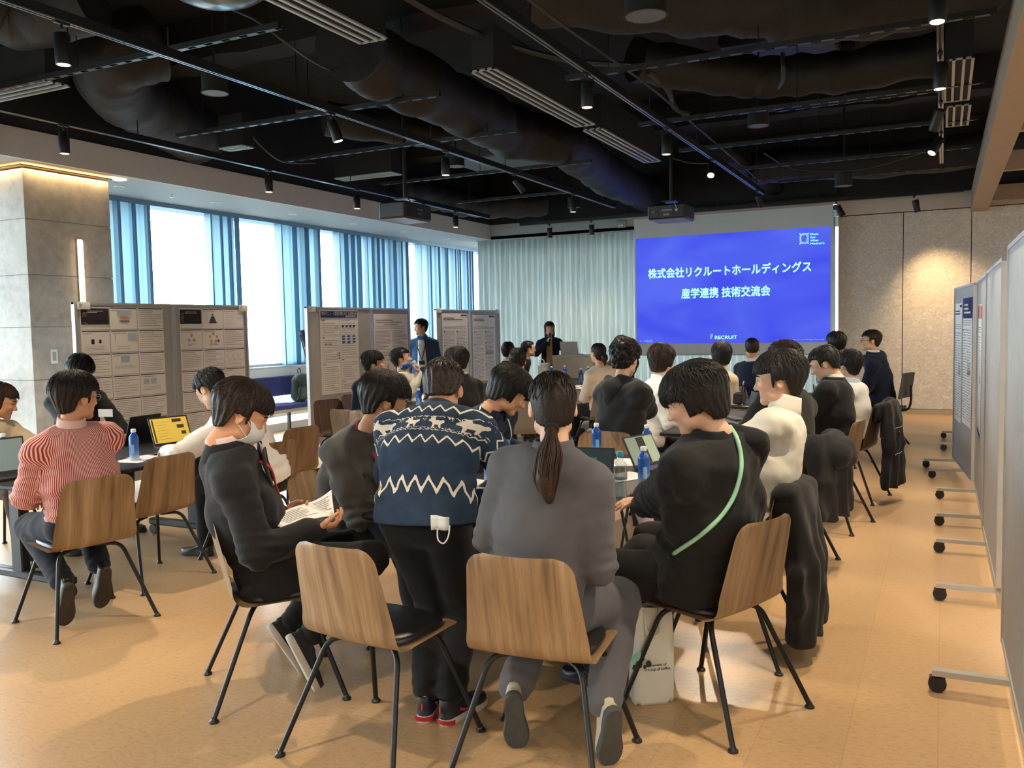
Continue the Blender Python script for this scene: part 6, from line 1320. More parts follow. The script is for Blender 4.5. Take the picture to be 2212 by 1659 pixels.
person('seated person in a red and white striped shirt, seen from behind, left foreground', atD(166, 860, 4.60), gaze(0.50, 0.86, -0.08), hip3, f3, style='full', hair='soft', sk='warm', topm=STRIPE, top='shirt', legm=DKNAVY, detail=2, bow=0.055, puff=0.016, hem=0.035, sh_w=0.20, fat=1.08, extra={'coords': 1}, collar=p3_extra, seed=21, fold=0.007, glasses=plain('silver_wire', '#b9bcc0', 0.3, 0.8, var=0.03),
       hands={-1: dict(at=hip3 + f3 * 0.28 - r3 * 0.17 + (0, 0, 0.10), pole=-r3 * 0.5 - f3 * 0.6 + np.array((0, 0, -0.6))), 1: dict(at=(-4.63, 3.42, 0.77))},
       legs={-1: dict(knee=hip3 + f3 * 0.38 - r3 * 0.16 + (0, 0, -0.07), ankle=np.array((-4.16, 2.98, 0.25)), **tuck(f3)), 1: dict(knee=hip3 + f3 * 0.38 + r3 * 0.12 + (0, 0, -0.07), ankle=np.array((-4.18, 3.22, 0.27)), **tuck(f3))}, shoes=dict(L=0.275, upper=plain('brown_black_leather', (0.014, 0.011, 0.009), 0.4, var=0.1), sole=plain('sole_dark_brown', (0.034, 0.028, 0.022), 0.6, var=0.35, vs=40)))
# --- suited reader with mask
f5 = np.array((.667, .745, 0)); r5 = np.array((f5[1], -f5[0], 0)); hip5 = np.array((-2.60, 2.86, SZ))
def p5_extra(c):
    col_suit(BLK, PINKC)(c); lanyard(c, RED, 0.42, badge=plain('white_clip', '#dedbd0', 0.5, var=0.03))
    V = np.array([[surf_front(c, x * w, t, 0.022) for x in (-1, 0, 1)] for t, w in ((0.96, 0.016), (0.85, 0.022), (0.7, 0.026))]); MB().grid(V, thick=0.004).build('necktie', plain('dark_tie', (0.02, 0.02, 0.03), 0.6, var=0.5, vs=220), c['body'], c['og'], angle=180)
wr5 = atD(684, 1143, 3.58); wl5 = atD(607, 1113, 3.80)
person('seated person in a black suit, face mask and red lanyard reading a handout', atD(524, 897, 3.60), gaze(0.80, 0.25, -0.42), hip5, f5, style='full', hair='brown', sk='warm', topm=BLK, top='suit_jacket', legm=BLKT, detail=2, bow=0.06, puff=0.026, hem=-0.10, sh_w=0.20, fat=1.10, mask=True, collar=p5_extra, seed=31, fold=0.007,
       hands={1: dict(at=wr5, fwd=gaze(0.85, 0.25, 0.15), palm=gaze(-0.1, 0.3, 0.9), curl=0.75, thumb=0.9), -1: dict(at=wl5, fwd=gaze(0.95, -0.05, 0.05), palm=gaze(0.1, -0.5, 0.7), curl=0.6, thumb=0.8)},
       legs={1: dict(knee=hip5 + f5 * 0.40 + r5 * 0.12 + (0, 0, 0.0), ankle=atD(672, 1372, 3.70), toe=gaze(0.38, 0.10, -0.90), up=gaze(0.80, 0.45, 0.35)), -1: dict(knee=hip5 + f5 * 0.40 - r5 * 0.12 + (0, 0, 0.0), ankle=atD(628, 1345, 3.95), toe=gaze(0.50, 0.10, -0.85), up=gaze(0.80, 0.45, 0.35))}, shoes=dict(L=0.28, upper=plain('black_canvas', (0.011, 0.011, 0.012), 0.8, var=0.1), sole=plain('white_rubber', '#b9b4aa', 0.6, var=0.05)))
hd = [np.array(p) for p in (atD(577, 1128, 3.62), atD(657, 1089, 3.78), atD(722, 1114, 3.68), atD(617, 1143, 3.56), atD(716, 1058, 3.86))]
ho = thing('handout', 'white printed handout held open by the masked reader', 'paper sheets', tuple((hd[0] + hd[2]) / 2)); ogh = tuple((hd[0] + hd[2]) / 2)
def leaf(a, b, c, d, nm, bend):
    P = np.zeros((9, 7, 3)); n = unit(np.cross(b - a, d - a)); n = n if n[2] > 0 else -n
    for i, u in enumerate(np.linspace(0, 1, 9)):
        for j, v in enumerate(np.linspace(0, 1, 7)): P[i, j] = (a * (1 - u) + b * u) * (1 - v) + (d * (1 - u) + c * u) * v + n * bend * math.sin(math.pi * u)
    o = MB().grid(P, thick=0.0006).build(nm, M['paper'], ho, ogh, angle=180); pm = MB(); rg = np.random.RandomState(4)
    for sgn in (1,):
        for k in range(7):
            v = 0.15 + 0.09 * k; u1 = 0.55 + 0.3 * rg.rand()
            Q = lambda u, v: (a * (1 - u) + b * u) * (1 - v) + (d * (1 - u) + c * u) * v + n * (bend * math.sin(math.pi * u) + 0.002)
            pm.grid(np.array([[Q(u, v), Q(u, v + 0.028)] for u in np.linspace(0.15, u1, 6)])); 
    pm.build('print', M['greyink'], o, ogh, smooth=False)
leaf(hd[0], hd[1], hd[2], hd[3], 'front_leaf', 0.012); leaf(hd[1], hd[4], hd[2] + np.array((0, 0, 0.004)), hd[1] * 0.3 + hd[2] * 0.7 + np.array((0, 0, 0.002)), 'back_leaf', -0.01)

# --- patterned sweater: nordic bands worked from the garment coordinates
def nordic(V, u, v, c):
    L = c['L']; x = u; d = np.full(len(V), 1.0)
    def zig(v0, amp, per, w): t = np.abs(((x / per) % 1.0) - 0.5) * 2; return np.abs(v - (v0 + amp * (t - 0.5) * 2)) - w
    d = np.minimum(d, zig(0.060, 0.030, 0.058, 0.011)); t1 = L * 0.92; t0 = L * 0.60
    d = np.minimum(d, zig(t1 + 0.012, 0.017, 0.056, 0.0062)); d = np.minimum(d, zig(t0 - 0.012, 0.019, 0.056, 0.0062)); d = np.minimum(d, zig(t1 - 0.034, 0.0035, 0.02, 0.0022)); d = np.minimum(d, zig(t0 + 0.034, 0.0035, 0.02, 0.0022)); d = np.minimum(d, zig(t0 + 0.045, 0.0035, 0.02, 0.0022))
    per = 0.118; cx = ((x / per) % 1.0 - 0.5) * per; cy = v - (t1 + t0) / 2 - 0.002        # little four-legged animals and stars between them
    E = lambda a, b, rx, ry: (np.sqrt(((cx - a) / rx) ** 2 + ((cy - b) / ry) ** 2) - 1) * min(rx, ry)
    an = np.minimum.reduce([E(0.005, 0.002, 0.024, 0.012), E(-0.017, 0.016, 0.013, 0.012), E(-0.029, 0.011, 0.008, 0.006), E(-0.011, -0.014, 0.005, 0.012), E(0.018, -0.014, 0.005, 0.012), E(0.029, 0.008, 0.008, 0.008), E(-0.010, 0.028, 0.004, 0.005)])
    d = np.minimum(d, an); sx_ = (((x / per) + 0.5) % 1.0 - 0.5) * per; sy = cy - 0.020; rr = np.sqrt(sx_ ** 2 + sy ** 2); aa = np.arctan2(sy, sx_); star = np.abs(rr - 0.0085 * (1 + 0.35 * np.cos(5 * aa))) - 0.0022; d = np.minimum(d, star)
    k = u > 1.0                                                     # sleeves: a cuff zigzag and an upper band
    vs = v - 3; ds = np.minimum(np.abs(vs - (0.44 + 0.018 * (np.abs(((u / 0.05) % 1.0) - 0.5) * 2 - 0.5) * 2)) - 0.007, np.abs(vs - (0.09 + 0.014 * (np.abs(((u / 0.05) % 1.0) - 0.5) * 2 - 0.5) * 2)) - 0.005)
    return np.where(k, ds, d)
def sweater_mat():
    t = NT('nordic_knit'); a = t.new('Attribute'); a.attribute_name = 'pattern'; m = t.math('LESS_THAN', a.outputs['Fac'], 0.0); v = t.coord('Object'); n = t.noise(v, 300.0, 2.0); n2 = t.noise(v, 9.0, 3.0)
    base = t.ramp(n2.outputs[0], [(0.3, lin('#25354a')), (0.7, lin('#34465c'))]); t.set(t.mix(m, base, lin('#e6dfcf')), 0.9, 0, 0.25); t.bump(t.math('ADD', t.math('MULTIPLY', n.outputs[0], 0.4), n2.outputs[0]), 0.35, 0.01); return t.m
h7 = np.array((-1.88, 2.96, 0.80)); f7 = unit((-.25, .97, 0))
def p7_extra(c):
    ring(c, 0.082, 0.072, -0.01, 0.045, cloth('navy_knit_collar', lin('#3a4a5e'), 0.05), 'sweater_collar', 0.1, 0.0)
    q = atD(951, 1128, 3.22); bk = gaze(0, -1); mp = MB()        # white folded mask hanging out of the back pocket
    P = np.array([[q + gaze(1, 0) * x * 0.034 + np.array((0, 0, z)) + gaze(0, -1) * (0.010 * math.sin(3 * x)) for z in (-0.030, -0.01, 0.012, 0.022 - 0.004 * x)] for x in (-1, -0.5, 0, 0.5, 1)]); mk_ = MB().grid(P, thick=0.004).build('pocket_mask', plain('mask_white', '#dfe2e2', 0.85, var=0.03), c['body'], c['og'], angle=180)
    MB().tube(smooth_path([q + gaze(-0.01, -0.01, -0.02), q + gaze(-0.008, -0.02, -0.06), q + gaze(0.012, -0.02, -0.075), q + gaze(0.03, -0.02, -0.05), q + gaze(0.036, -0.015, -0.01)], 24), 0.0028, 6).build('ear_loop', plain('mask_white', '#dfe2e2', 0.85, var=0.03), mk_, c['og'])
def sneaker_accent(up_, heel, t, u, x, L):
    V = np.array([[heel + t * y + x * (0.040 * math.sin(a) * (1 if y < 0.02 else 1.1)) - t * 0.036 * math.cos(a) * (1 if y < 0.05 else 0) + u * z for z in (0.008, 0.016, 0.026)] for a, y in [(a, 0.034) for a in np.linspace(-math.pi / 2, math.pi / 2, 13)]]); MB().grid(V, thick=-0.006).build('air_heel', plain('red_air_heel', lin('#a3222a'), 0.18, var=0.1), up_, tuple(up_.parent.location), angle=180)
    MB().tube(smooth_path([heel - t * 0.006 + u * 0.055, heel - t * 0.007 + u * 0.075, heel - t * 0.005 + u * 0.082], 8), 0.004, 6).build('heel_tab', plain('sneaker_red_trim', lin('#b23a35'), 0.5, var=0.05), up_, tuple(up_.parent.location)); MB().tube(smooth_path([heel + t * 0.08 + x * 0.036 + u * 0.05, heel + t * 0.12 + x * 0.043 + u * 0.042, heel + t * 0.18 + x * 0.036 + u * 0.06], 10), np.linspace(0.007, 0.002, 10), 6).build('side_flash', plain('sneaker_red_trim', lin('#b23a35'), 0.5, var=0.05), up_, tuple(up_.parent.location))
aL = atZ(912, 1563, 0.0); aR = atZ(964, 1572, 0.0)
person('standing person bent over the table in a navy patterned sweater and black trousers', atD(958, 846, 3.85), gaze(0.12, 0.80, -0.62), h7, f7, seated=False, style='short', hair='streaked', sk='warm', topm=sweater_mat(), top='patterned_sweater', legm=BLKT, detail=2, bow=0.10, puff=0.028, hem=-0.035, sh_w=0.195, fat=1.08, extra={'coords': 1, 'field': nordic}, collar=p7_extra, seed=41, fold=0.006,
       hands={1: dict(at=atZ(1012, 1098, 0.775), pole=gaze(1.0, 0.1, 0.25), fwd=gaze(-0.2, 0.9, -0.2), palm=(0, 0, -1), curl=0.35), -1: dict(at=(-2.12, 3.42, 0.775), pole=gaze(-1.0, -0.1, 0.1), fwd=gaze(0.4, 0.9, -0.2), palm=(0, 0, -1), curl=0.35)},
       legs={-1: dict(ankle=G3(aL + unit(f7) * 0.055, 0.095), toe=f7 + gaze(-0.05, 0), pole=f7 * 0.4, len=0.90, wide=0.018), 1: dict(ankle=G3(aR + unit(f7) * 0.055, 0.095), toe=gaze(0.55, 0.8), pole=f7 * 0.4, len=0.90, wide=0.018)}, shoes=dict(L=0.28, high=0.10, upper=plain('navy_sneaker', (0.012, 0.015, 0.024), 0.6, var=0.15), sole=plain('white_midsole', '#c9c5bd', 0.5, var=0.04), accent=sneaker_accent))
# --- woman in grey suit with ponytail
f8 = unit((.05, .998, 0)); hip8 = np.array((-1.30, 2.74, SZ))
def ponytail(root, pts, rr, hairk):
    def g(c):
        P = smooth_path(pts, 26); R = np.interp(np.linspace(0, 1, 26), np.linspace(0, 1, len(rr)), rr); m = MB(); m.tube(P, R * 0.9, 18); V = m.v[0]; rg = np.random.RandomState(3)
        for _ in range(90):
            a = rg.rand() * 6.28; k = rg.randint(0, 4); e = rg.randint(18, 26); s = np.linspace(0, 1, 14); idx = np.linspace(k, e - 0.01, 14); PP = np.array([P[min(int(i), 25)] + (P[min(int(i) + 1, 25)] - P[min(int(i), 25)]) * (i % 1) for i in idx]); RR = np.interp(idx, np.arange(26), R)
            b1 = unit(np.cross(P[-1] - P[0], cf)); b2 = unit(np.cross(P[-1] - P[0], b1)); PP = PP + (b1 * math.cos(a) + b2 * math.sin(a))[None] * RR[:, None] * (0.85 + 0.2 * rg.rand()); m.tube(PP, 0.0032 * np.sin(np.linspace(0.4, 3.0, 14)), 4, cap=False)
        po = m.build('ponytail', HAIR[hairk], c['body'], c['og'], angle=180)
        MB().lathe([(0.020, -0.008), (0.026, -0.004), (0.026, 0.004), (0.020, 0.008)], P[1], 16, axis=P[2] - P[0]).build('hair_tie', plain('hair_tie_black', (0.01, 0.01, 0.011), 0.8, var=0.1), po, c['og'])
    return g
def p8_extra(c):
    ring(c, 0.086, 0.066, -0.04, 0.026, GREYSUIT, 'jacket_collar', 0.6, 0.03)
    ponytail(None, [atD(1192, 925, 3.02), atD(1190, 948, 2.96), atD(1186, 985, 2.92), atD(1180, 1035, 2.90), atD(1187, 1088, 2.90)], [0.016, 0.022, 0.046, 0.044, 0.010], 'chestnut')(c)
person('seated person in a grey suit with a long dark ponytail, seen from behind', atD(1194, 880, 3.12), gaze(-0.02, 0.96, -0.22), hip8, f8, style='tied', hair='brown', sk='light', topm=GREYSUIT, top='suit_jacket', legm=GREYSUIT, detail=2, bow=0.035, puff=0.020, hem=-0.07, sh_w=0.178, fat=0.98, collar=p8_extra, seed=51, fold=0.005,
       hands={-1: dict(at=hip8 + f8 * 0.27 + (-0.07, 0, 0.17)), 1: dict(at=hip8 + f8 * 0.27 + (0.07, 0, 0.17))},
       legs={-1: dict(knee=hip8 + f8 * 0.40 + (-0.13, 0, -0.06), ankle=atD(1112, 1488, 3.22), toe=gaze(0.05, 0.30, -0.95), up=gaze(0.05, 0.95, 0.30), wide=0.02), 1: dict(knee=hip8 + f8 * 0.38 + (0.17, 0, -0.06), ankle=atD(1305, 1520, 3.08), toe=gaze(-0.05, 0.30, -0.95), up=gaze(-0.25, 0.92, 0.30), wide=0.02)}, shoes=dict(L=0.255, upper=plain('white_sneaker', '#b5ad97', 0.6, var=0.06), sole=plain('grey_sole', (0.055, 0.06, 0.056), 0.8, var=0.15, vs=30)))
# --- black jacket with mint strap
f9 = unit((-.93, .38, 0)); r9 = np.array((f9[1], -f9[0], 0)); hip9 = np.array((-.86, 3.43, SZ))
from mathutils.bvhtree import BVHTree
def p9_extra(c):
    ring(c, 0.085, 0.066, -0.035, 0.03, BLK2, 'jacket_collar', 0.5, 0.03)
    me = c['top'].data; off = np.array(c['og']); bv = BVHTree.FromPolygons([tuple(np.array(v.co) + off) for v in me.vertices], [tuple(p.vertices) for p in me.polygons])
    pts = []
    for (px, py) in ((1566, 915), (1577, 925), (1590, 948), (1598, 985), (1597, 1020), (1584, 1070), (1560, 1112), (1530, 1142), (1500, 1165), (1475, 1182), (1460, 1195)):
        h = bv.ray_cast(Vector(tuple(CAM)), Vector(tuple(unit(ray(px, py)))))
        if h[0] is not None: pts.append(np.array(h[0]) + np.array(h[1]) * 0.006)
    if len(pts) > 3: MB().tube(smooth_path(pts, 60), 0.0085, 10).build('shoulder_strap', GREEN, c['body'], c['og']); e = pts[-1]; MB().lathe([(0.006, -0.012), (0.009, 0), (0.006, 0.012)], e, 12, axis=pts[-2] - pts[-1]).build('strap_ring', M['alu'], c['body'], c['og'])
    hq = atD(1612, 948, 3.42); P9 = [Ell(hq, (0.085, 0.075, 0.055)), Ell(hq + gaze(-0.06, 0.02, 0.01), (0.07, 0.06, 0.05)), Ell(hq + gaze(0.03, 0.0, -0.045), (0.06, 0.05, 0.05))]
    lo, hi = bounds(P9, 0.03); V, F = nets(lambda p: union(P9, p, 0.03) + wob(p, 4, 45, 0.008) + wob(p, 8, 90, 0.003), lo, hi, 0.009); mk('hood', V, F, BLK, c['body'], c['og'], True, angle=180)
person('seated person in a black jacket with a mint green cord strap across the back', atD(1497, 868, 3.36), gaze(-0.82, 0.22, -0.36), hip9, f9, style='bowl', hair='soft', sk='light', topm=BLK2, top='jacket', legm=cloth('black_olive_trousers', (0.012, 0.0115, 0.0095), 0.1), detail=2, bow=0.05, puff=0.040, hem=-0.085, sh_w=0.205, fat=1.10, collar=p9_extra, seed=61, fold=0.010,
       hands={-1: dict(at=atZ(1392, 1090, 0.765), fwd=gaze(-0.95, 0.10, 0.02), palm=gaze(0, 0.15, -1), curl=0.35, thumb=0.3), 1: dict(at=atZ(1432, 1066, 0.775), fwd=gaze(-0.95, -0.1, 0.05), palm=gaze(0.1, -0.5, -0.8), curl=0.7, thumb=0.8)}, legs={-1: dict(ankle=np.array((-1.30, 3.42, 0.09)), wide=0.03), 1: dict(ankle=np.array((-1.26, 3.72, 0.09)), wide=0.03)})
# --- cream turtleneck
def turtle(m): return lambda c: ring(c, 0.074, 0.066, -0.02, 0.070, m, 'turtleneck_collar', 0.02, 0.02)
person('seated person in a cream turtleneck beside the draped black coat', atD(1680, 822, 4.18), gaze(-0.86, 0.25, -0.10), (-.84, 4.15, SZ), (-.99, .08), style='full', hair='soft', sk='light', topm=CREAM, top='turtleneck', legm=BLKT, detail=2, bow=0.045, puff=0.020, hem=-0.01, sh_w=0.19, collar=turtle(CREAM), seed=71, fold=0.007, hands={-1: dict(at=(-1.35, 4.05, 0.77)), 1: dict(at=(-1.40, 4.35, 0.77))})
# --- left table
def longhair(c):
    hp = c['hp']; Ps = [ECap(hp((s * 0.055, -0.03, 0.0)), hp((s * 0.068, -0.02, -0.20)), 0.036, 0.05, 0.022, 0.028, c['HR'][:, 0]) for s in (-1, 1)] + [ECap(hp((0, -0.075, 0.02)), hp((0, -0.09, -0.24)), 0.075, 0.032, 0.06, 0.02, c['HR'][:, 0])]
    lo, hi = bounds(Ps, 0.02); V, F = nets(lambda p: union(Ps, p, 0.03) + 0.003 * np.sin((p @ c['HR'][:, 0]) * 260) + wob(p, 2, 40, 0.003), lo, hi, 0.009); mk('long_hair', V, F, c['hair'].data.materials[0], c['body'], c['og'], True, angle=180)
person('seated person with long dark hair in a beige knit, cut off by the left edge', atD(2, 868, 6.2), gaze(0.7, 0.2, -0.25), (-6.10, 3.86, SZ), (1, 0.05), style='long', hair='chestnut', sk='warm', topm=BEIGE, legm=BROWN, detail=1, sh_w=0.165, fat=0.92, seed=81, collar=longhair, hands={1: dict(at=(-5.62, 3.78, 0.77)), -1: dict(at=(-5.60, 4.02, 0.77))}, shoes=dict(high=0.12))
person('seated person with black hair and a white name tag, behind the striped shirt', atD(174, 806, 6.9), gaze(0.55, -0.45, -0.35), (-6.30, 4.72, SZ), (.97, -.2), style='full', hair='black', sk='light', topm=BLK, legm=BLKT, detail=1, seed=82, collar=lambda c: MB().obox(atD(228, 892, 6.72), cr * 0.055, cf * 0.003, np.array((0, 0, 0.03))).build('name_tag', M['paper'], c['body'], c['og'], smooth=False), hands={1: dict(at=(-5.72, 4.35, 0.77)), -1: dict(at=(-5.75, 4.75, 0.77))})
person('seated person in a white shirt leaning over the open laptop at the left table', atD(455, 842, 5.80), gaze(-0.70, 0.30, -0.50), (-4.14, 4.52, SZ), (-1, .02), style='short', hair='black', sk='light', topm=WHITE, top='shirt', legm=BLKT, detail=2, bow=0.08, puff=0.022, hem=-0.02, seed=83, collar=col_shirt(), fold=0.008, hands={-1: dict(at=(-4.60, 4.10, 0.775), pole=gaze(-0.2, -0.8, -0.4)), 1: dict(at=(-4.72, 4.52, 0.775))})
# --- left side of the main table
def p6x(c): lanyard(c, RED, 0.5, badge=False); ring(c, 0.080, 0.068, -0.02, 0.012, GREYKNIT, 'neckband', 0.05, 0.02)
person('seated person in a plain dark grey sweatshirt with a red lanyard', atD(833, 868, 4.15), gaze(0.80, 0.30, -0.30), (-2.76, 3.60, SZ), (.99, .1), style='full', hair='soft', sk='tan', topm=GREYKNIT, top='sweatshirt', legm=BLKT, detail=2, bow=0.07, puff=0.022, hem=-0.05, sh_w=0.195, seed=84, collar=p6x, fold=0.010, hands={1: dict(at=(-2.34, 3.48, 0.78), pole=gaze(-0.4, -0.7, -0.7)), -1: dict(at=(-2.30, 3.75, 0.78))})
def p11x(c): ring(c, 0.090, 0.066, -0.045, 0.02, cloth('navy_cardigan', lin('#20283a'), 0.08), 'cardigan_collar', 0.5, 0.03); lanyard(c, CYAN, 0.55, badge=False)
person('seated person with bobbed black hair looking down, pale ribbon around the neck', atD(1103, 848, 5.0), gaze(0.72, 0.05, -0.55), (-2.72, 4.72, SZ), (.97, -.2), style='bowl', hair='black', sk='warm', topm=cloth('navy_cardigan', lin('#20283a'), 0.08), top='cardigan', legm=BLKT, detail=2, bow=0.06, seed=85, collar=p11x, hands={1: dict(at=(-2.24, 4.55, 0.77)), -1: dict(at=(-2.22, 4.82, 0.77))})
# --- middle distance, left
person('seated person with black hair in navy, looking right, before the blue-headed poster', atD(808, 786, 9.5), gaze(0.95, 0.15, 0.0), (-5.72, 7.85, SZ), (.95, -.1), style='full', hair='black', topm=NAVY, legm=BLKT, detail=1, seed=86, collar=col_shirt())
hb = atD(893, 792, 9.85)
person('seated person in a cream sweater drinking from a blue bottle', atD(868, 776, 9.95), gaze(0.92, 0.05, 0.20), (-5.62, 8.35, SZ), (.95, -.1), style='short', hair='black', topm=CREAM, legm=BLKT, detail=1, seed=87, hands={1: dict(at=hb + gaze(0.07, -0.02, -0.07), pole=gaze(0.5, -0.4, -1), fwd=gaze(-0.2, -0.1, 0.95), palm=gaze(-0.95, 0, -0.1), curl=0.9, thumb=0.9)})
def gl(): return plain('black_wire', (0.02, 0.02, 0.022), 0.4, var=0.1)
person('seated person in a black suit with glasses, in front of the far pin boards', atD(984, 782, 8.4), gaze(-0.80, 0.35, -0.15), (-4.10, 7.22, SZ), (-.9, .35), style='full', hair='black', topm=BLK, legm=BLKT, detail=1, seed=88, collar=col_suit(BLK), glasses=gl())
person('seated person in black with a short crop, farther of the two black suits', atD(1098, 760, 11.8), gaze(0.25, 0.95, 0.0), (-5.32, 10.42, SZ), (.5, .85), style='short', hair='black', topm=BLK, legm=BLKT, detail=0, seed=89, collar=col_suit(BLK))
person('seated person in a black suit with tousled hair, both ears showing', atD(1118, 780, 9.1), gaze(0.05, 0.98, 0.0), (-4.08, 8.20, SZ), (-.2, .97), style='short', hair='black', topm=BLK, legm=BLKT, detail=1, seed=90, collar=col_suit(BLK))
person('seated person in black with slicked back hair, in profile', atD(1142, 754, 13.3), gaze(0.96, 0.25, 0.0), (-5.93, 12.02, SZ), (.95, .2), style='slick', hair='black', topm=BLK, legm=BLKT, detail=0, seed=91)
def bun(c):
    hp = c['hp']; P = [Ell(hp((0, -0.135, -0.045)), (0.045, 0.042, 0.05)), Cap(hp((0, -0.09, -0.01)), hp((0, -0.13, -0.04)), 0.02, 0.025), Cap(hp((0, -0.14, -0.05)), hp((0.01, -0.13, -0.13)), 0.03, 0.012)]; lo, hi = bounds(P, 0.02); V, F = nets(lambda p: union(P, p, 0.02) + wob(p, 3, 90, 0.002), lo, hi, 0.01); mk('hair_bun', V, F, HAIR['brown'], c['body'], c['og'], True, angle=180)
person('seated person in a cream blouse with hair tied in a low bun', atD(1291, 764, 10.4), gaze(-0.50, 0.85, 0.0), (-3.66, 9.82, SZ), (-.8, .6), style='tied', hair='brown', topm=BLOUSE, legm=BLKT, detail=1, sh_w=0.165, fat=0.92, seed=92, collar=bun)
person('seated person whose dark head shows above the curly-haired one', atD(1341, 748, 11.6), gaze(-0.2, 0.95, 0.0), (-3.95, 11.30, SZ), (-.6, .8), style='full', hair='black', topm=BLK, legm=BLKT, detail=0, seed=93)
# --- hoodie
def hood(c):
    q = c['N'] - c['tang'] * 0.01; fw = unit(c['fs']); P = [Ell(q - fw * 0.085 - c['tang'] * 0.03, (0.12, 0.075, 0.055), frame_from(fw)), Cap(q + c['rs'] * 0.10 + fw * 0.0, q - fw * 0.08 + c['rs'] * 0.06 + c['tang'] * 0.03, 0.035, 0.035), Cap(q - c['rs'] * 0.10, q - fw * 0.08 - c['rs'] * 0.06 + c['tang'] * 0.03, 0.035, 0.035), Cap(q - fw * 0.09 - c['tang'] * 0.04, q - fw * 0.10 - c['tang'] * 0.13, 0.08, 0.05)]
    lo, hi = bounds(P, 0.03); V, F = nets(lambda p: union(P, p, 0.035) + wob(p, 5, 45, 0.006), lo, hi, 0.012); mk('hood', V, F, CHARC, c['body'], c['og'], True, angle=180)
person('seated person with curly black hair in a charcoal hoodie', atD(1352, 778, 6.35), gaze(0.55, 0.75, -0.20), (-2.07, 5.97, SZ), (.5, .86), style='curly', hair='black', topm=CHARC, top='hoodie', legm=BLKT, detail=2, sh_w=0.20, puff=0.032, hem=-0.06, fat=1.06, seed=94, collar=hood, fold=0.009, hands={1: dict(at=atZ(1412, 905, 0.80), fwd=gaze(-0.2, 0.9, 0.3), curl=0.5), -1: dict(at=atZ(1392, 890, 0.80))})
# --- right tables
person('seated person in a white shirt with bobbed hair and glasses, looking right', atD(1432, 780, 7.3), gaze(0.70, 0.65, -0.10), (-2.18, 7.00, SZ), (.8, .6), style='bowl', hair='brown', topm=WHITE, top='shirt', legm=BLKT, detail=1, seed=95, collar=col_shirt(), glasses=gl(), sh_w=0.175)
person('seated person in a beige top with a round dark bob, below the slide wordmark', atD(1558, 768, 9.0), gaze(0.10, 0.98, 0.0), (-2.12, 8.95, SZ), (.5, .86), style='bowl', hair='black', topm=BEIGE, legm=BLKT, detail=1, seed=96, sh_w=0.175)
person('seated person in navy with a cropped cut, in front of the screen', atD(1624, 753, 10.3), gaze(0.15, 0.98, 0.0), (-2.05, 10.42, SZ), (.5, .86), style='cropped', hair='brown', sk='tan', topm=NAVY, legm=BLKT, detail=1, seed=97, collar=col_shirt())
person('seated person in a dark brown jacket with spiky hair, behind the turtleneck', atD(1692, 788, 5.75), gaze(-0.35, 0.92, -0.05), (-.90, 5.74, SZ), (-.92, .35), style='curly', hair='brown', topm=DKBROWN, top='jacket', legm=BLKT, detail=1, puff=0.03, sh_w=0.20, seed=98, hands={-1: dict(at=(-1.35, 5.85, 0.62))})
person('seated person in a black suit looking down, white collar showing', atD(1780, 787, 6.65), gaze(-0.80, 0.30, -0.40), (-.76, 6.93, SZ), (-.97, .2), style='short', hair='soft', topm=BLK, legm=BLKT, detail=1, seed=99, collar=col_suit(BLK), sh_w=0.195, puff=0.024, hands={-1: dict(at=(-1.18, 6.85, 0.78)), 1: dict(at=(-1.22, 7.10, 0.78))})
person('seated person in a white shirt with thick black hair, at the right table', atD(1830, 790, 7.6), gaze(-0.55, 0.82, -0.05), (-.70, 8.08, SZ), (-.97, .2), style='full', hair='black', topm=WHITE, top='shirt', legm=BLKT, detail=1, seed=100, collar=col_shirt(cloth('pale_blue_collar', '#b9c6cf', 0.03)), puff=0.022)
person('seated person mostly hidden, black hair above the white-shirted one', atD(1804, 744, 9.7), gaze(-0.3, 0.93, 0.0), (-1.0, 10.05, SZ), (-.95, .25), style='full', hair='black', topm=BLK, legm=BLKT, detail=0, seed=101)
person('seated person in a navy jacket and glasses in the office chair by the trowelled wall', atD(1880, 737, 10.5), gaze(-0.93, 0.15, 0.0), (-.66, 11.52, 0.585), (-.97, .24), style='short', hair='brown', sk='light', topm=NAVY, top='jacket', legm=DKNAVY, detail=1, seed=102, collar=col_suit(NAVY), glasses=gl(), puff=0.024)
# --- standing people
def denim(c):
    og = c['og']; ff = unit(c['fs'] - c['tang'] * (c['fs'] @ c['tang']))
    V = np.array([[surf_front(c, x * w, t, 0.012) for x in np.linspace(-1, 1, 7)] for t, w in ((0.98, 0.045), (0.8, 0.055), (0.5, 0.065), (0.2, 0.075), (-0.02, 0.085))]); MB().grid(V, thick=0.003).build('tee_shirt', TEE, c['body'], og, angle=180)
    ring(c, 0.090, 0.072, -0.03, 0.03, DENIM, 'jacket_collar', 0.8, 0.03); lanyard(c, plain('black_ribbon', (0.01, 0.01, 0.011), 0.6, var=0.1), 0.45, badge=plain('badge_black', (0.012, 0.012, 0.014), 0.4, var=0.1))
p24 = atD(908, 708, 13.3)
person('standing person in a denim jacket and pale tee between the pin boards', p24, gaze(-0.75, -0.60, -0.05), (p24[0] + 0.03, p24[1] + 0.03, 0.86), (.35, -.93), seated=False, style='short', hair='black', topm=DENIM, top='denim_jacket', legm=DENIM, detail=1, seed=103, collar=denim, hem=-0.10, puff=0.016, hands={1: dict(at=p24 + np.array((-0.27, 0.02, -0.80)), hide=False), -1: dict(at=p24 + np.array((0.27, 0.10, -0.80)))})
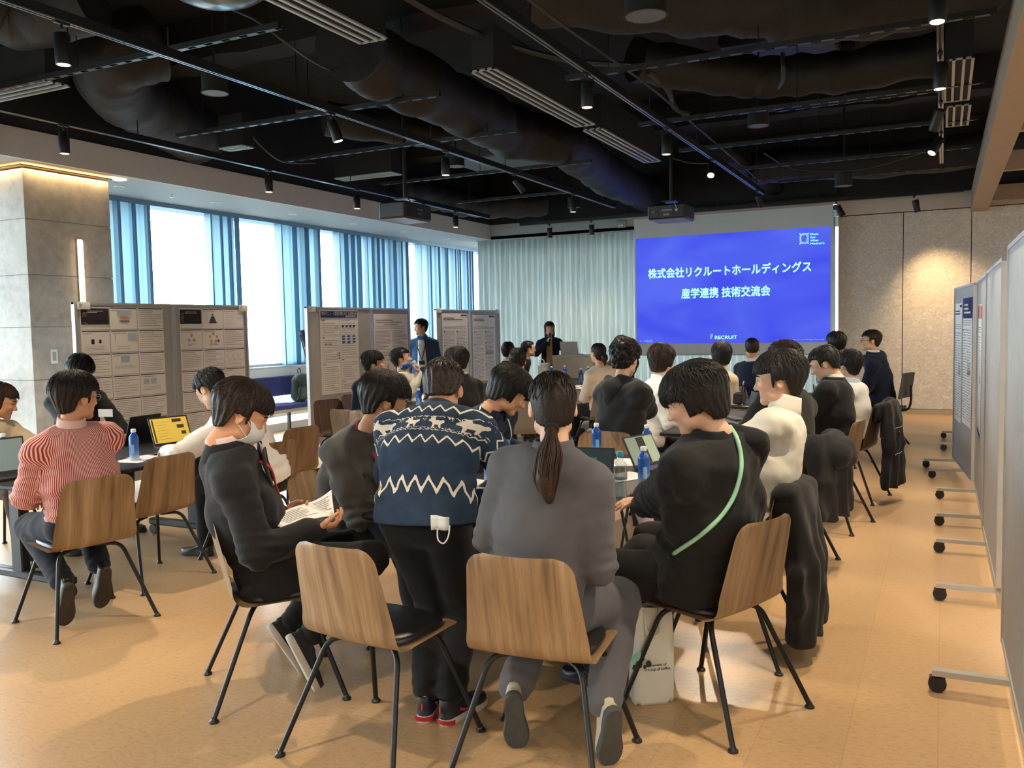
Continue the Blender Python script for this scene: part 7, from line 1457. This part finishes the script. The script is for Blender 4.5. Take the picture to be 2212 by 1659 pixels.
def p23x(c):
    longhair(c); og = c['og']; V = np.array([[surf_front(c, x * w, t, 0.010) for x in np.linspace(-1, 1, 7)] for t, w in ((0.98, 0.045), (0.8, 0.050), (0.5, 0.050), (0.1, 0.060))]); MB().grid(V, thick=0.003).build('blouse_front', cloth('ochre_blouse', '#b59a6a', 0.08), c['body'], og, angle=180)
p23 = atD(1187, 711, 14.7); mic0 = p23 + gaze(0.0, -0.105, -0.085)
person('standing person with long dark hair speaking into a microphone before the curtain', p23, gaze(0.10, -0.97, -0.05), (p23[0], p23[1] + 0.02, 0.84), (.35, -.94), seated=False, style='long', hair='chestnut', topm=NAVY, top='cardigan', legm=NAVY, detail=1, seed=104, collar=p23x, hem=-0.25, sh_w=0.165, fat=0.92, hscale=0.95, hands={1: dict(at=mic0 + gaze(-0.045, -0.03, -0.145), pole=gaze(-1, 0, -0.8), fwd=gaze(0.3, 0.1, 0.95), palm=gaze(0.9, 0.3, 0), curl=0.95, thumb=0.9), -1: dict(at=p23 + gaze(0.27, -0.22, -0.54), pole=gaze(0.8, 0.3, -0.5), fwd=gaze(0.3, -0.8, -0.2), palm=(0, 0, -1))})
mo = thing('microphone', 'black hand microphone held by the standing speaker', 'microphone', tuple(mic0)); MB().tube([mic0 + gaze(0, 0.0, -0.02), mic0 + gaze(-0.012, -0.02, -0.19)], np.array((0.017, 0.012)), 12).build('handle', M['blackmetal'], mo, tuple(mic0)); MB().ell(mic0, (0.024, 0.024, 0.026), 14, 10).build('head', plain('mic_mesh', (0.05, 0.05, 0.052), 0.4, 0.5, var=0.2, bump=0.4, bs=400), mo, tuple(mic0))
chair(-6.05, 3.82, (1, 0.05), 'oak', 'oak chair cut off by the left edge, under the person in beige knit'); chair(-6.27, 4.72, (.98, -.1), 'midoak', 'brown oak chair under the person with the name tag')
# ------------------------------------------------------------------ things on the tables, the bench and the floor
def clear_mat(name, tint, f=0.12, rough=0.03):
    t = NT(name); tr = t.new('BsdfTransparent'); tr.inputs[0].default_value = (*tint, 1); gl = t.new('BsdfGlossy'); gl.inputs['Roughness'].default_value = rough; v = t.coord('Object'); nz = t.noise(v, 14.0, 2.0); lw = t.new('LayerWeight'); lw.inputs[0].default_value = 0.35
    mx = t.new('MixShader'); t.link(t.math('MULTIPLY_ADD', lw.outputs['Facing'], 0.55, t.math('MULTIPLY', nz.outputs[0], f)), mx.inputs[0]); t.link(tr.outputs[0], mx.inputs[1]); t.link(gl.outputs[0], mx.inputs[2]); t.link(mx.outputs[0], t.out.inputs[0]); return t.m
def label_mat():
    t = NT('blue_bottle_label'); tc = t.new('TexCoord'); sx = t.new('SeparateXYZ'); t.link(tc.outputs['Object'], sx.inputs[0]); z = t.math('DIVIDE', sx.outputs[2], 0.15)
    c = t.ramp(z, [(0.06, lin('#c3d4e2')), (0.30, lin('#6fa0d0')), (0.55, lin('#2465b4')), (0.95, lin('#174f9f'))]); t.set(c, 0.18, 0, 0.5); return t.m
LABEL = label_mat(); PET = clear_mat('clear_pet', (0.90, 0.94, 0.96)); CAPW = plain('white_cap', '#dfe1e0', 0.45, var=0.02); CAPT = plain('teal_cap', lin('#2f8ca0'), 0.4, var=0.05); WATER = clear_mat('water', (0.86, 0.92, 0.95), 0.08)
def blue_bottle(loc, label, tilt=None, nm='water_bottle'):
    o = thing(nm, label, 'bottle', tuple(loc), group='blue labelled water bottles')
    MB().lathe([(0.020, 0.0), (0.029, 0.004), (0.0305, 0.012), (0.0305, 0.148), (0.029, 0.158), (0.022, 0.172), (0.0145, 0.180), (0.0135, 0.190)], n=24).build('bottle_body', LABEL, o); MB().lathe([(0.0135, 0.188), (0.0160, 0.190), (0.0162, 0.208), (0.0145, 0.211)], n=20).build('cap', CAPW, o)
    for k in range(1): 
        q = MB(); q.grid(np.array([[(0.0310 * math.sin(a), -0.0310 * math.cos(a), z) for z in (0.05, 0.11)] for a in np.linspace(0.2, 0.9, 5)])); q.build('label_panel', plain('pale_label', '#8fb4dc', 0.3, var=0.03), o)
    if tilt is not None: o.rotation_euler = tilt
    return o
for p, z, w in (((291, 995), .72, 'on the left table beside the striped shirt'), ((10, 1006), .72, 'on the left table at the left edge of the view'), ((1391, 1053), .72, 'on the main table next to the clear bottle'), ((1289, 985), .72, 'on the main table behind the dark tablet'), ((1398, 990), .72, 'on the main table behind the tilted green screen'), ((1058, 1042), .72, 'on the main table, half hidden by the grey suit'),
                ((905, 882), .72, 'on the middle left table between the heads'), ((786, 884), .72, 'on the middle left table before the blue-headed poster'), ((1192, 820), .72, 'leftmost on the table before the lectern'), ((1217, 835), .72, 'front one on the table before the lectern'), ((1220, 818), .72, 'behind the front one on the table before the lectern'), ((1255, 826), .72, 'second from the right on the table before the lectern'), ((1271, 821), .72, 'rightmost on the table before the lectern, by the cream blouse'), ((1768, 832), .72, 'on the right table before the black-suited one')):
    q = atZ(*p, z); blue_bottle(q, 'blue water bottle ' + w)
b = blue_bottle(atD(898, 785, 9.83), 'blue water bottle raised to the mouth of the drinking person'); b.rotation_euler = Vector(tuple(gaze(-0.93, 0.0, -0.35))).to_track_quat('Z', 'Y').to_euler(); b.location = tuple(np.array(atD(899, 783, 9.83)) )
def clear_bottle(loc, label):
    o = thing('water_bottle', label, 'bottle', tuple(loc), group='clear water bottles')
    MB().lathe([(0.020, 0.002), (0.031, 0.0), (0.033, 0.008), (0.032, 0.03), (0.028, 0.06), (0.031, 0.085), (0.0335, 0.10), (0.0335, 0.15), (0.032, 0.165), (0.022, 0.185), (0.0135, 0.195), (0.013, 0.208)], n=24).build('bottle_body', PET, o); MB().lathe([(0.018, 0.004), (0.030, 0.006), (0.0305, 0.03), (0.0265, 0.06), (0.029, 0.085), (0.004, 0.086)], n=20).build('water', WATER, o); MB().lathe([(0.0135, 0.200), (0.0165, 0.202), (0.0168, 0.226), (0.015, 0.229)], n=20).build('cap', CAPT, o)
    q = MB(); q.grid(np.array([[(0.0342 * math.sin(a), -0.0342 * math.cos(a), z) for z in (0.100, 0.108, 0.145)] for a in np.linspace(0, 2 * math.pi, 25)])); q.build('clear_label', clear_mat('printed_film', (0.72, 0.76, 0.72), 0.3, 0.2), o)
    MB().lathe([(0.0343, 0.0955), (0.0346, 0.0975), (0.0343, 0.0995)], n=24).build('label_band', plain('label_blue_band', lin('#35607c'), 0.4, var=0.05), o)
clear_bottle(atZ(1340, 1077, .72), 'clear water bottle with a teal cap at the right edge of the main table'); clear_bottle(atZ(1097, 1042, .72), 'clear water bottle with a teal cap, behind the left shoulder of the grey suit')

yl = [(-0.44, -0.4, -0.40, 0.42, 1), (0.08, 0.28, 0.32, 0.40, 1), (0.18, 0.05, 0.36, 0.18, 1), (0.26, -0.18, 0.38, -0.06, 1)] + [(-0.34, 0.30 - 0.10 * k, -0.02 - 0.05 * (k % 3), 0.315 - 0.10 * k, 2) for k in range(7)]
h1_ = atZ(376, 963, .722); laptop((h1_[0] + .105, h1_[1] - .022, .72), math.radians(78), 'black laptop with a glowing yellow page, facing the white-shirted one', screen='yellow', pattern=yl, ang=112)
h2_ = atZ(303, 958, .722); laptop((h2_[0] - .107, h2_[1] - .009, .72), math.radians(-85), 'charcoal laptop with its closed back toward the striped shirt', screen='grey', ang=108)
laptop((-4.93, 3.22, .72), math.radians(80), 'dark laptop with a pale grey screen, left of the striped shirt', screen='grey', ang=100)
t_ = laptop(tuple(atZ(1262, 1052, .72)), math.radians(8), 'dark tablet computer with teal picture, before the grey suit', screen='dark', w=0.26, d=0.18, ang=112, pattern=[(-0.1, -0.2, 0.15, 0.2, 1), (-0.45, -0.4, -0.2, 0.4, 2)])
laptop(tuple(atZ(1432, 1014, .72)), math.radians(72), 'black tablet with green pages and a purple keyboard on the main table', screen='green', w=0.28, d=0.19, ang=118, kb=plain('purple_keyboard', (0.06, 0.05, 0.16), 0.7, var=0.08), body=plain('purple_black_cover', (0.02, 0.018, 0.035), 0.6, var=0.1), pattern=[(-0.12, -0.42, 0.14, 0.42, 1), (0.14, -0.42, 0.46, 0.42, 2)])
laptop((-1.55, 7.55, .72), math.radians(-60), 'black laptop on the right table behind the turtleneck', screen='dark', ang=100)
# loose sheets
def flat(p, rz, label, w=0.21, h=0.297, z=.7205, kind='lines', cat='paper sheet', nm='paper_sheet', q=None, col=None):
    q = np.array(q if q is not None else atZ(*p, z), float); q[2] = z; R = rotz(rz); t, pr, qq, tx, done, oo = sheet(nm, label, cat, q - R @ np.array((w / 2, h / 2, 0)), R @ np.array((1.0, 0, 0)), R @ np.array((0, 1.0, 0)), w, h)
    if col: t.data.materials[0] = col
    lines(qq, np.random.RandomState(len(label)), 0.1, 0.1, 0.9, 0.9, 14, 0.006); 
    if kind == 'flyer': qq(0.08, 0.45, 0.92, 0.92, 6); qq(0.12, 0.5, 0.5, 0.7, 5)
    done(); return t
flat((1330, 998), 0.3, 'white sheet on the main table behind the clear bottle'); flat((1345, 1030), -0.5, 'white sheet on the main table under the blue bottle', z=.7225); flat((1032, 1062), 0.1, 'white sheet on the main table under the arm in the patterned sweater'); flat((1000, 1045), -0.3, 'white sheet on the main table near the plain sweatshirt', z=.7225)
flat((336, 985), -0.2, 'coloured flyer on the left table beside the blue bottle', kind='flyer', z=.726); flat((352, 990), -0.35, 'purple folder under the flyer on the left table', z=.7205, col=plain('purple_folder', lin('#4b4a8e'), 0.6, var=0.05)); flat((302, 992), 0.2, 'white sheet on the left table under the blue bottle', z=.7205)
flat((1240, 834), 0.2, 'white sheet at the near end of the table before the lectern'); flat((1258, 838), -0.2, 'white sheet at the corner by the cream blouse', z=.7225); flat((1182, 828), 0.5, 'white sheet on the table before the lectern, left side'); flat((20, 1016), 0.1, 'white sheet on the left table under the leftmost bottle')
flat(None, 0.4, 'white papers lying on the indigo bench before the backpack', q=atZ(622, 868, .466), z=.4665, nm='paper_stack'); flat(None, 0.2, 'white sheet on the right table before the black-suited one', q=(-1.3, 6.95, .72)); flat(None, -0.2, 'white sheet on the middle left table beside the glasses wearer', q=(-4.7, 7.6, .72))
ms = thing('computer_mouse', 'glossy black computer mouse on the main table', 'mouse', tuple(atZ(1322, 992, .72))); MB().ell((0, 0, 0.012), (0.03, 0.052, 0.022), 16, 10).build('shell', plain('mouse_black', (0.01, 0.01, 0.011), 0.15, var=0.1), ms); MB().tube([(0, 0.02, 0.031), (0, 0.034, 0.028)], 0.004, 8).build('wheel', M['alu'], ms)
ph = thing('smartphone', 'black smartphone at the table edge by the mint-strap person', 'phone', (-1.43, 3.74, .72)); MB().bbox((-0.036, -0.075, 0), (0.036, 0.075, 0.009), 0.004).build('case', M['caster'], ph); MB().box((-0.033, -0.071, 0.009), (0.033, 0.071, 0.0096)).build('screen', plain('phone_glass', (0.008, 0.008, 0.01), 0.08, var=0.1), ph, smooth=False)
# bags
def blob(nm, P, f, h, m, parent, og, k=0.02):
    lo, hi = bounds(P, 0.03); V, F = nets(lambda p: union(P, p, k) + f(p), lo, hi, h); return mk(nm, V, F, m, parent, og, True, angle=180)
# olive backpack on the bench
bq = np.array((-8.98, 10.62, 0.465)); bp = thing('backpack', 'dark olive backpack standing on the indigo bench', 'backpack', tuple(bq)); og = tuple(bq); OL = cloth('olive_nylon', lin('#39433c'), 0.12, bump=0.3)
blob('main_compartment', [ECap(bq + (0, 0, 0.10), bq + (0, 0, 0.32), 0.10, 0.160, 0.092, 0.150, (1, 0, 0)), Ell(bq + (0, 0, 0.10), (0.11, 0.165, 0.10))], lambda p: wob(p, 3, 28, 0.007), 0.016, OL, bp, og, 0.05); blob('front_pocket', [Ell(bq + (0.09, -0.02, 0.14), (0.05, 0.115, 0.11))], lambda p: wob(p, 5, 35, 0.006), 0.014, cloth('olive_light', lin('#4d574d'), 0.1), bp, og); blob('lid_flap', [Ell(bq + (0.02, 0, 0.34), (0.11, 0.155, 0.10))], lambda p: wob(p, 6, 35, 0.005), 0.014, OL, bp, og)
MB().tube(smooth_path([bq + (0, -0.03, 0.42), bq + (0, -0.035, 0.49), bq + (0, 0.0, 0.515), bq + (0, 0.03, 0.49), bq + (0, 0.03, 0.42)], 20), 0.008, 8).build('carry_handle', M['caster'], bp, og)
for s in (-1, 1): MB().tube(smooth_path([bq + (0.06, s * 0.09, 0.40), bq + (0.12, s * 0.12, 0.28), bq + (0.10, s * 0.13, 0.10), bq + (0.05, s * 0.13, 0.03)], 20), 0.013, 8).build('strap', M['caster'], bp, og)
tb0 = atX(652, 716, -8.95); tb1 = np.array((-8.75, 10.95, 0.0)); tu = thing('poster_tube', 'dark poster tube leaning beside the backpack', 'poster tube', tuple(tb1)); a0 = atX(651, 716, -9.12); a1 = np.array((-8.93, a0[1] + 0.22, 0.52)); tu.location = tuple(a1); d_ = a0 - a1
MB().tube([a1, a0], 0.05, 18).build('tube', plain('tube_navy', (0.02, 0.025, 0.035), 0.45, var=0.1), tu, tuple(a1)); MB().tube([a1 + d_ * 0.74, a1 + d_ * 0.76], 0.0515, 18).build('red_band', plain('tube_red', lin('#a04038'), 0.5, var=0.05), tu, tuple(a1)); MB().tube([a0, a0 + d_ * 0.015], 0.052, 18).build('end_cap', M['caster'], tu, tuple(a1)); MB().tube(smooth_path([a1 + d_ * 0.95 + (0, -0.06, 0), a1 + d_ * 0.5 + (0.02, -0.12, 0), a1 + d_ * 0.1 + (0, -0.07, 0)], 14), 0.008, 6).build('strap', M['caster'], tu, tuple(a1))
# white tote on the floor
tq = atZ(1406, 1512, 0.0); to = thing('tote_bag', 'white canvas tote bag standing on the floor under the mint-strap person', 'tote bag', tuple(tq)); og = tuple(tq); ax, ay = gaze(0.985, 0.17), gaze(-0.17, 0.985); TOTE = cloth('white_canvas', '#dcdccf', 0.04, bump=0.3)
rings = []
for z, w, d in ((0.0, 0.080, 0.045), (0.02, 0.088, 0.050), (0.15, 0.090, 0.050), (0.30, 0.084, 0.036), (0.385, 0.080, 0.022), (0.40, 0.078, 0.018)):
    rings.append([tq + ax * (w * math.copysign(abs(math.cos(a)) ** 0.35, math.cos(a)) + 0.010 * z * 3) + ay * (d * math.copysign(abs(math.sin(a)) ** 0.5, math.sin(a)) * (1 + 0.10 * math.sin(9 * a + 20 * z))) + np.array((0, 0, z + 0.006 * math.sin(5 * a))) for a in np.linspace(0, 2 * math.pi, 40, endpoint=False)])
n_ = 40; V = np.concatenate([np.array(r_) for r_ in rings]); Fq = [(l * n_ + i, l * n_ + (i + 1) % n_, (l + 1) * n_ + (i + 1) % n_, (l + 1) * n_ + i) for l in range(5) for i in range(n_)] + [tuple(range(n_ - 1, -1, -1))]
MB().add(V, Fq).build('bag_body', TOTE, to, og, angle=180); fr = tq - ay * 0.058; pm = MB()
put_text(pm, 'a moment of', fr + ax * -0.035 + np.array((0, 0, 0.165)), ax, np.array((0, 0, 1.0)), 0.016, 0, 0.01); put_text(pm, 'is a cup of coffee.', fr + ax * -0.045 + np.array((0, 0, 0.148)), ax, np.array((0, 0, 1.0)), 0.016, 0, 0.01); pm.build('lettering', M['ink'], to, og, smooth=False)
rg = np.random.RandomState(2); sp = MB()
for k in range(10): cc_ = fr + ax * (-0.065 + 0.02 * rg.randn() * 0.6) + np.array((0, 0, 0.20 + 0.05 * rg.randn() * 0.6)) - ay * 0.0008 * k; rr = 0.006 + 0.012 * rg.rand(); sp.add([cc_ + ax * rr * math.cos(a) * (0.7 + 0.5 * rg.rand()) + np.array((0, 0, rr * math.sin(a))) for a in np.linspace(0, 2 * math.pi, 14, endpoint=False)], [tuple(range(14))], k % 2)
sp.build('green_splash', [plain('mint_print', lin('#8fc7b4'), 0.8, var=0.1), plain('dark_print', lin('#2b3a3c'), 0.8, var=0.1)], to, og, smooth=False)
for s in (-1, 1): MB().tube(smooth_path([tq + ay * s * 0.018 + ax * -0.03 + np.array((0, 0, 0.39)), tq + ay * s * 0.05 + ax * -0.028 + np.array((0, 0, 0.30)), tq + ay * s * 0.055 + ax * 0.02 + np.array((0, 0, 0.30)), tq + ay * s * 0.018 + ax * 0.03 + np.array((0, 0, 0.39))], 18), 0.007, 6).build('handle', TOTE, to, og)
kb_ = np.array((-1.62, 3.75, 0.0)); bb = thing('shoulder_bag', 'black shoulder bag lying under the main table', 'bag', tuple(kb_)); blob('bag_body', [ECap(kb_ + (-0.12, 0, 0.10), kb_ + (0.12, 0, 0.10), 0.10, 0.09, 0.10, 0.09, (0, 1, 0))], lambda p: wob(p, 3, 30, 0.008), 0.015, plain('black_leather', (0.01, 0.01, 0.011), 0.25, var=0.1, bump=0.1), bb, tuple(kb_), 0.03); MB().tube(smooth_path([kb_ + (-0.14, 0, 0.16), kb_ + (-0.05, -0.05, 0.24), kb_ + (0.06, -0.04, 0.23), kb_ + (0.14, 0, 0.16)], 18), 0.008, 7).build('strap', M['caster'], bb, tuple(kb_))
hq_ = np.array((-1.86, 8.95, 0.72)); hb_ = thing('handbag', 'black handbag with looped handles on the right table', 'handbag', tuple(hq_)); og = tuple(hq_); MB().bbox(hq_ + (-0.05, -0.12, 0), hq_ + (0.05, 0.12, 0.13), 0.02).build('bag_body', M['vinyl'], hb_, og)
for s in (-1, 1): MB().tube(smooth_path([hq_ + (s * 0.04, -0.07, 0.12), hq_ + (s * 0.05, -0.06, 0.20), hq_ + (s * 0.05, 0.0, 0.235), hq_ + (s * 0.05, 0.06, 0.20), hq_ + (s * 0.04, 0.07, 0.12)], 20), 0.008, 8).build('handle', M['vinyl'], hb_, og)
gq = np.array((px_ - 0.62, py_ - 0.05, 0)); g0 = atD(1174, 806, 14.0); gb = thing('gift_bag', 'small patterned paper bag with a rope handle beside the lectern stand', 'paper bag', (g0[0], g0[1], 0.72)); gs = thing('stool', 'low grey stool carrying the patterned paper bag', 'stool', (g0[0], g0[1], 0)); MB().bbox((g0[0] - 0.10, g0[1] - 0.12, 0.69), (g0[0] + 0.10, g0[1] + 0.12, 0.72), 0.006).build('seat', M['greychair'], gs, (g0[0], g0[1], 0))
for sx in (-1, 1):
    for sy in (-1, 1): MB().tube([(g0[0] + sx * 0.08, g0[1] + sy * 0.1, 0.69), (g0[0] + sx * 0.10, g0[1] + sy * 0.13, 0)], 0.012, 8).build('leg', M['blackmetal'], gs, (g0[0], g0[1], 0))
ogb = (g0[0], g0[1], 0.72); MB().bbox((g0[0] - 0.075, g0[1] - 0.05, 0.72), (g0[0] + 0.075, g0[1] + 0.05, 0.93), 0.004).build('bag_body', plain('dotted_paper', '#b3b0a8', 0.7, var=0.35, vs=60), gb, ogb); MB().tube(smooth_path([(g0[0] - 0.04, g0[1] - 0.05, 0.92), (g0[0] - 0.035, g0[1] - 0.05, 1.0), (g0[0], g0[1] - 0.05, 1.03), (g0[0] + 0.035, g0[1] - 0.05, 1.0), (g0[0] + 0.04, g0[1] - 0.05, 0.92)], 18), 0.007, 7).build('handle', plain('handle_pale', '#d2cfc6', 0.6, var=0.03), gb, ogb)
chair(-4.85, 10.3, (0.1, 1), 'greychair', 'grey chair at the near end of the table before the lectern')

# coats draped over chair backs
def coat(nm, label, top, f, w, z0, m, seed, extra=(), details=None, flare=1.1, voxel=0.013):
    """top: middle of the chair's top edge; f: facing of the chair; z0: lower hem"""
    top = np.array(top, float); f = unit((f[0], f[1], 0)); r = np.array((f[1], -f[0], 0)); o = thing(nm, label, 'coat', (top[0], top[1], 0)); og = (top[0], top[1], 0)
    b = top - f * 0.045; P = [ECap(b + (0, 0, -0.02), b - f * 0.03 + np.array((0, 0, (z0 - top[2]) * 0.5)), w, 0.045, w * 1.02, 0.055, r), ECap(b - f * 0.03 + np.array((0, 0, (z0 - top[2]) * 0.5)), b - f * 0.02 + np.array((0, 0, z0 - top[2])), w * 1.02, 0.055, w * flare, 0.070, r), ECap(top + f * 0.03 + (0, 0, -0.02), top + f * 0.05 + (0, 0, -0.16), w * 0.9, 0.018, w * 0.8, 0.012, r)]
    for q in extra: P.append(q(top, f, r))
    fo = lambda p: 0.013 * np.sin((p @ r) * 42 + seed + 3 * np.sin(p[:, 2] * 5 + seed)) * np.clip((top[2] + 0.02 - p[:, 2]) * 3, 0.1, 1) + wob(p, seed, 22, 0.008) + wob(p, seed + 5, 50, 0.003)
    lo, hi = bounds(P, 0.03); lo[2] = max(lo[2], 0.004); V, F = nets(lambda p: smax(union(P, p, 0.03) + fo(p), z0 - p[:, 2] + 0.012 * np.sin((p @ r) * 30), 0.01), lo, hi, voxel); mk('coat_cloth', V, F, m, o, og, True, angle=180)
    if details: details(o, og, top, f, r)
    return o
arm = lambda s, dz, out: (lambda t, f, r: Cap(t + r * s + np.array((0, 0, -0.03)), t + r * (s + out) - f * 0.06 + np.array((0, 0, dz)), 0.062, 0.048))
coat('black_coat', 'long black coat draped over the turtleneck chair, reaching almost to the floor', (-.62, 4.14, .80), (-.99, .06), 0.21, 0.10, BLK2, 3, (arm(-0.15, -0.52, -0.02), arm(0.15, -0.60, 0.04)))
def d2(o, og, t, f, r):
    MB().obox(t - f * 0.10 + r * -0.05 + np.array((0, 0, -0.09)), r * 0.10, unit(np.array((0, 0, -1.0)) * 0.9 - f * 0.4) * 0.10, f * 0.006).build('collar_flap', CHARC, o, og, smooth=False); MB().lathe([(0.003, -0.002), (0.012, 0), (0.003, 0.002)], t - f * 0.13 + r * -0.10 + np.array((0, 0, -0.12)), 12, axis=f).build('button', M['alu'], o, og)
coat('dark_jacket', 'charcoal hooded jacket draped over the chair of the spiky-haired person', (-.66, 5.66, .84), (-.95, .25), 0.23, 0.34, CHARC, 5, (arm(-0.16, -0.45, -0.05), arm(0.1, -0.4, 0.02), lambda t, f, r: Ell(t - f * 0.10 + np.array((0, 0, -0.10)), (0.11, 0.16, 0.10))), d2)
def d3(o, og, t, f, r):
    for z, k in ((-0.20, 0.0), (-0.42, 0.0)): MB().tube([t - f * 0.135 + r * x + np.array((0, 0, z + 0.004 * math.sin(x * 40))) for x in np.linspace(-0.18, 0.02, 9)], 0.0022, 5).build('pocket_stitch', plain('white_thread', '#a9a69f', 0.8, var=0.05), o, og)
    MB().lathe([(0.003, -0.003), (0.010, 0), (0.003, 0.003)], t - f * 0.14 + r * -0.08 + np.array((0, 0, -0.235)), 12, axis=f).build('button', M['alu'], o, og)
coat('work_coat', 'black coat with stitched pockets hanging on the chair of the white-shirted person', (-.44, 8.02, .85), (-.97, .2), 0.22, 0.14, BLK, 7, (arm(0.16, -0.5, 0.02),), d3)
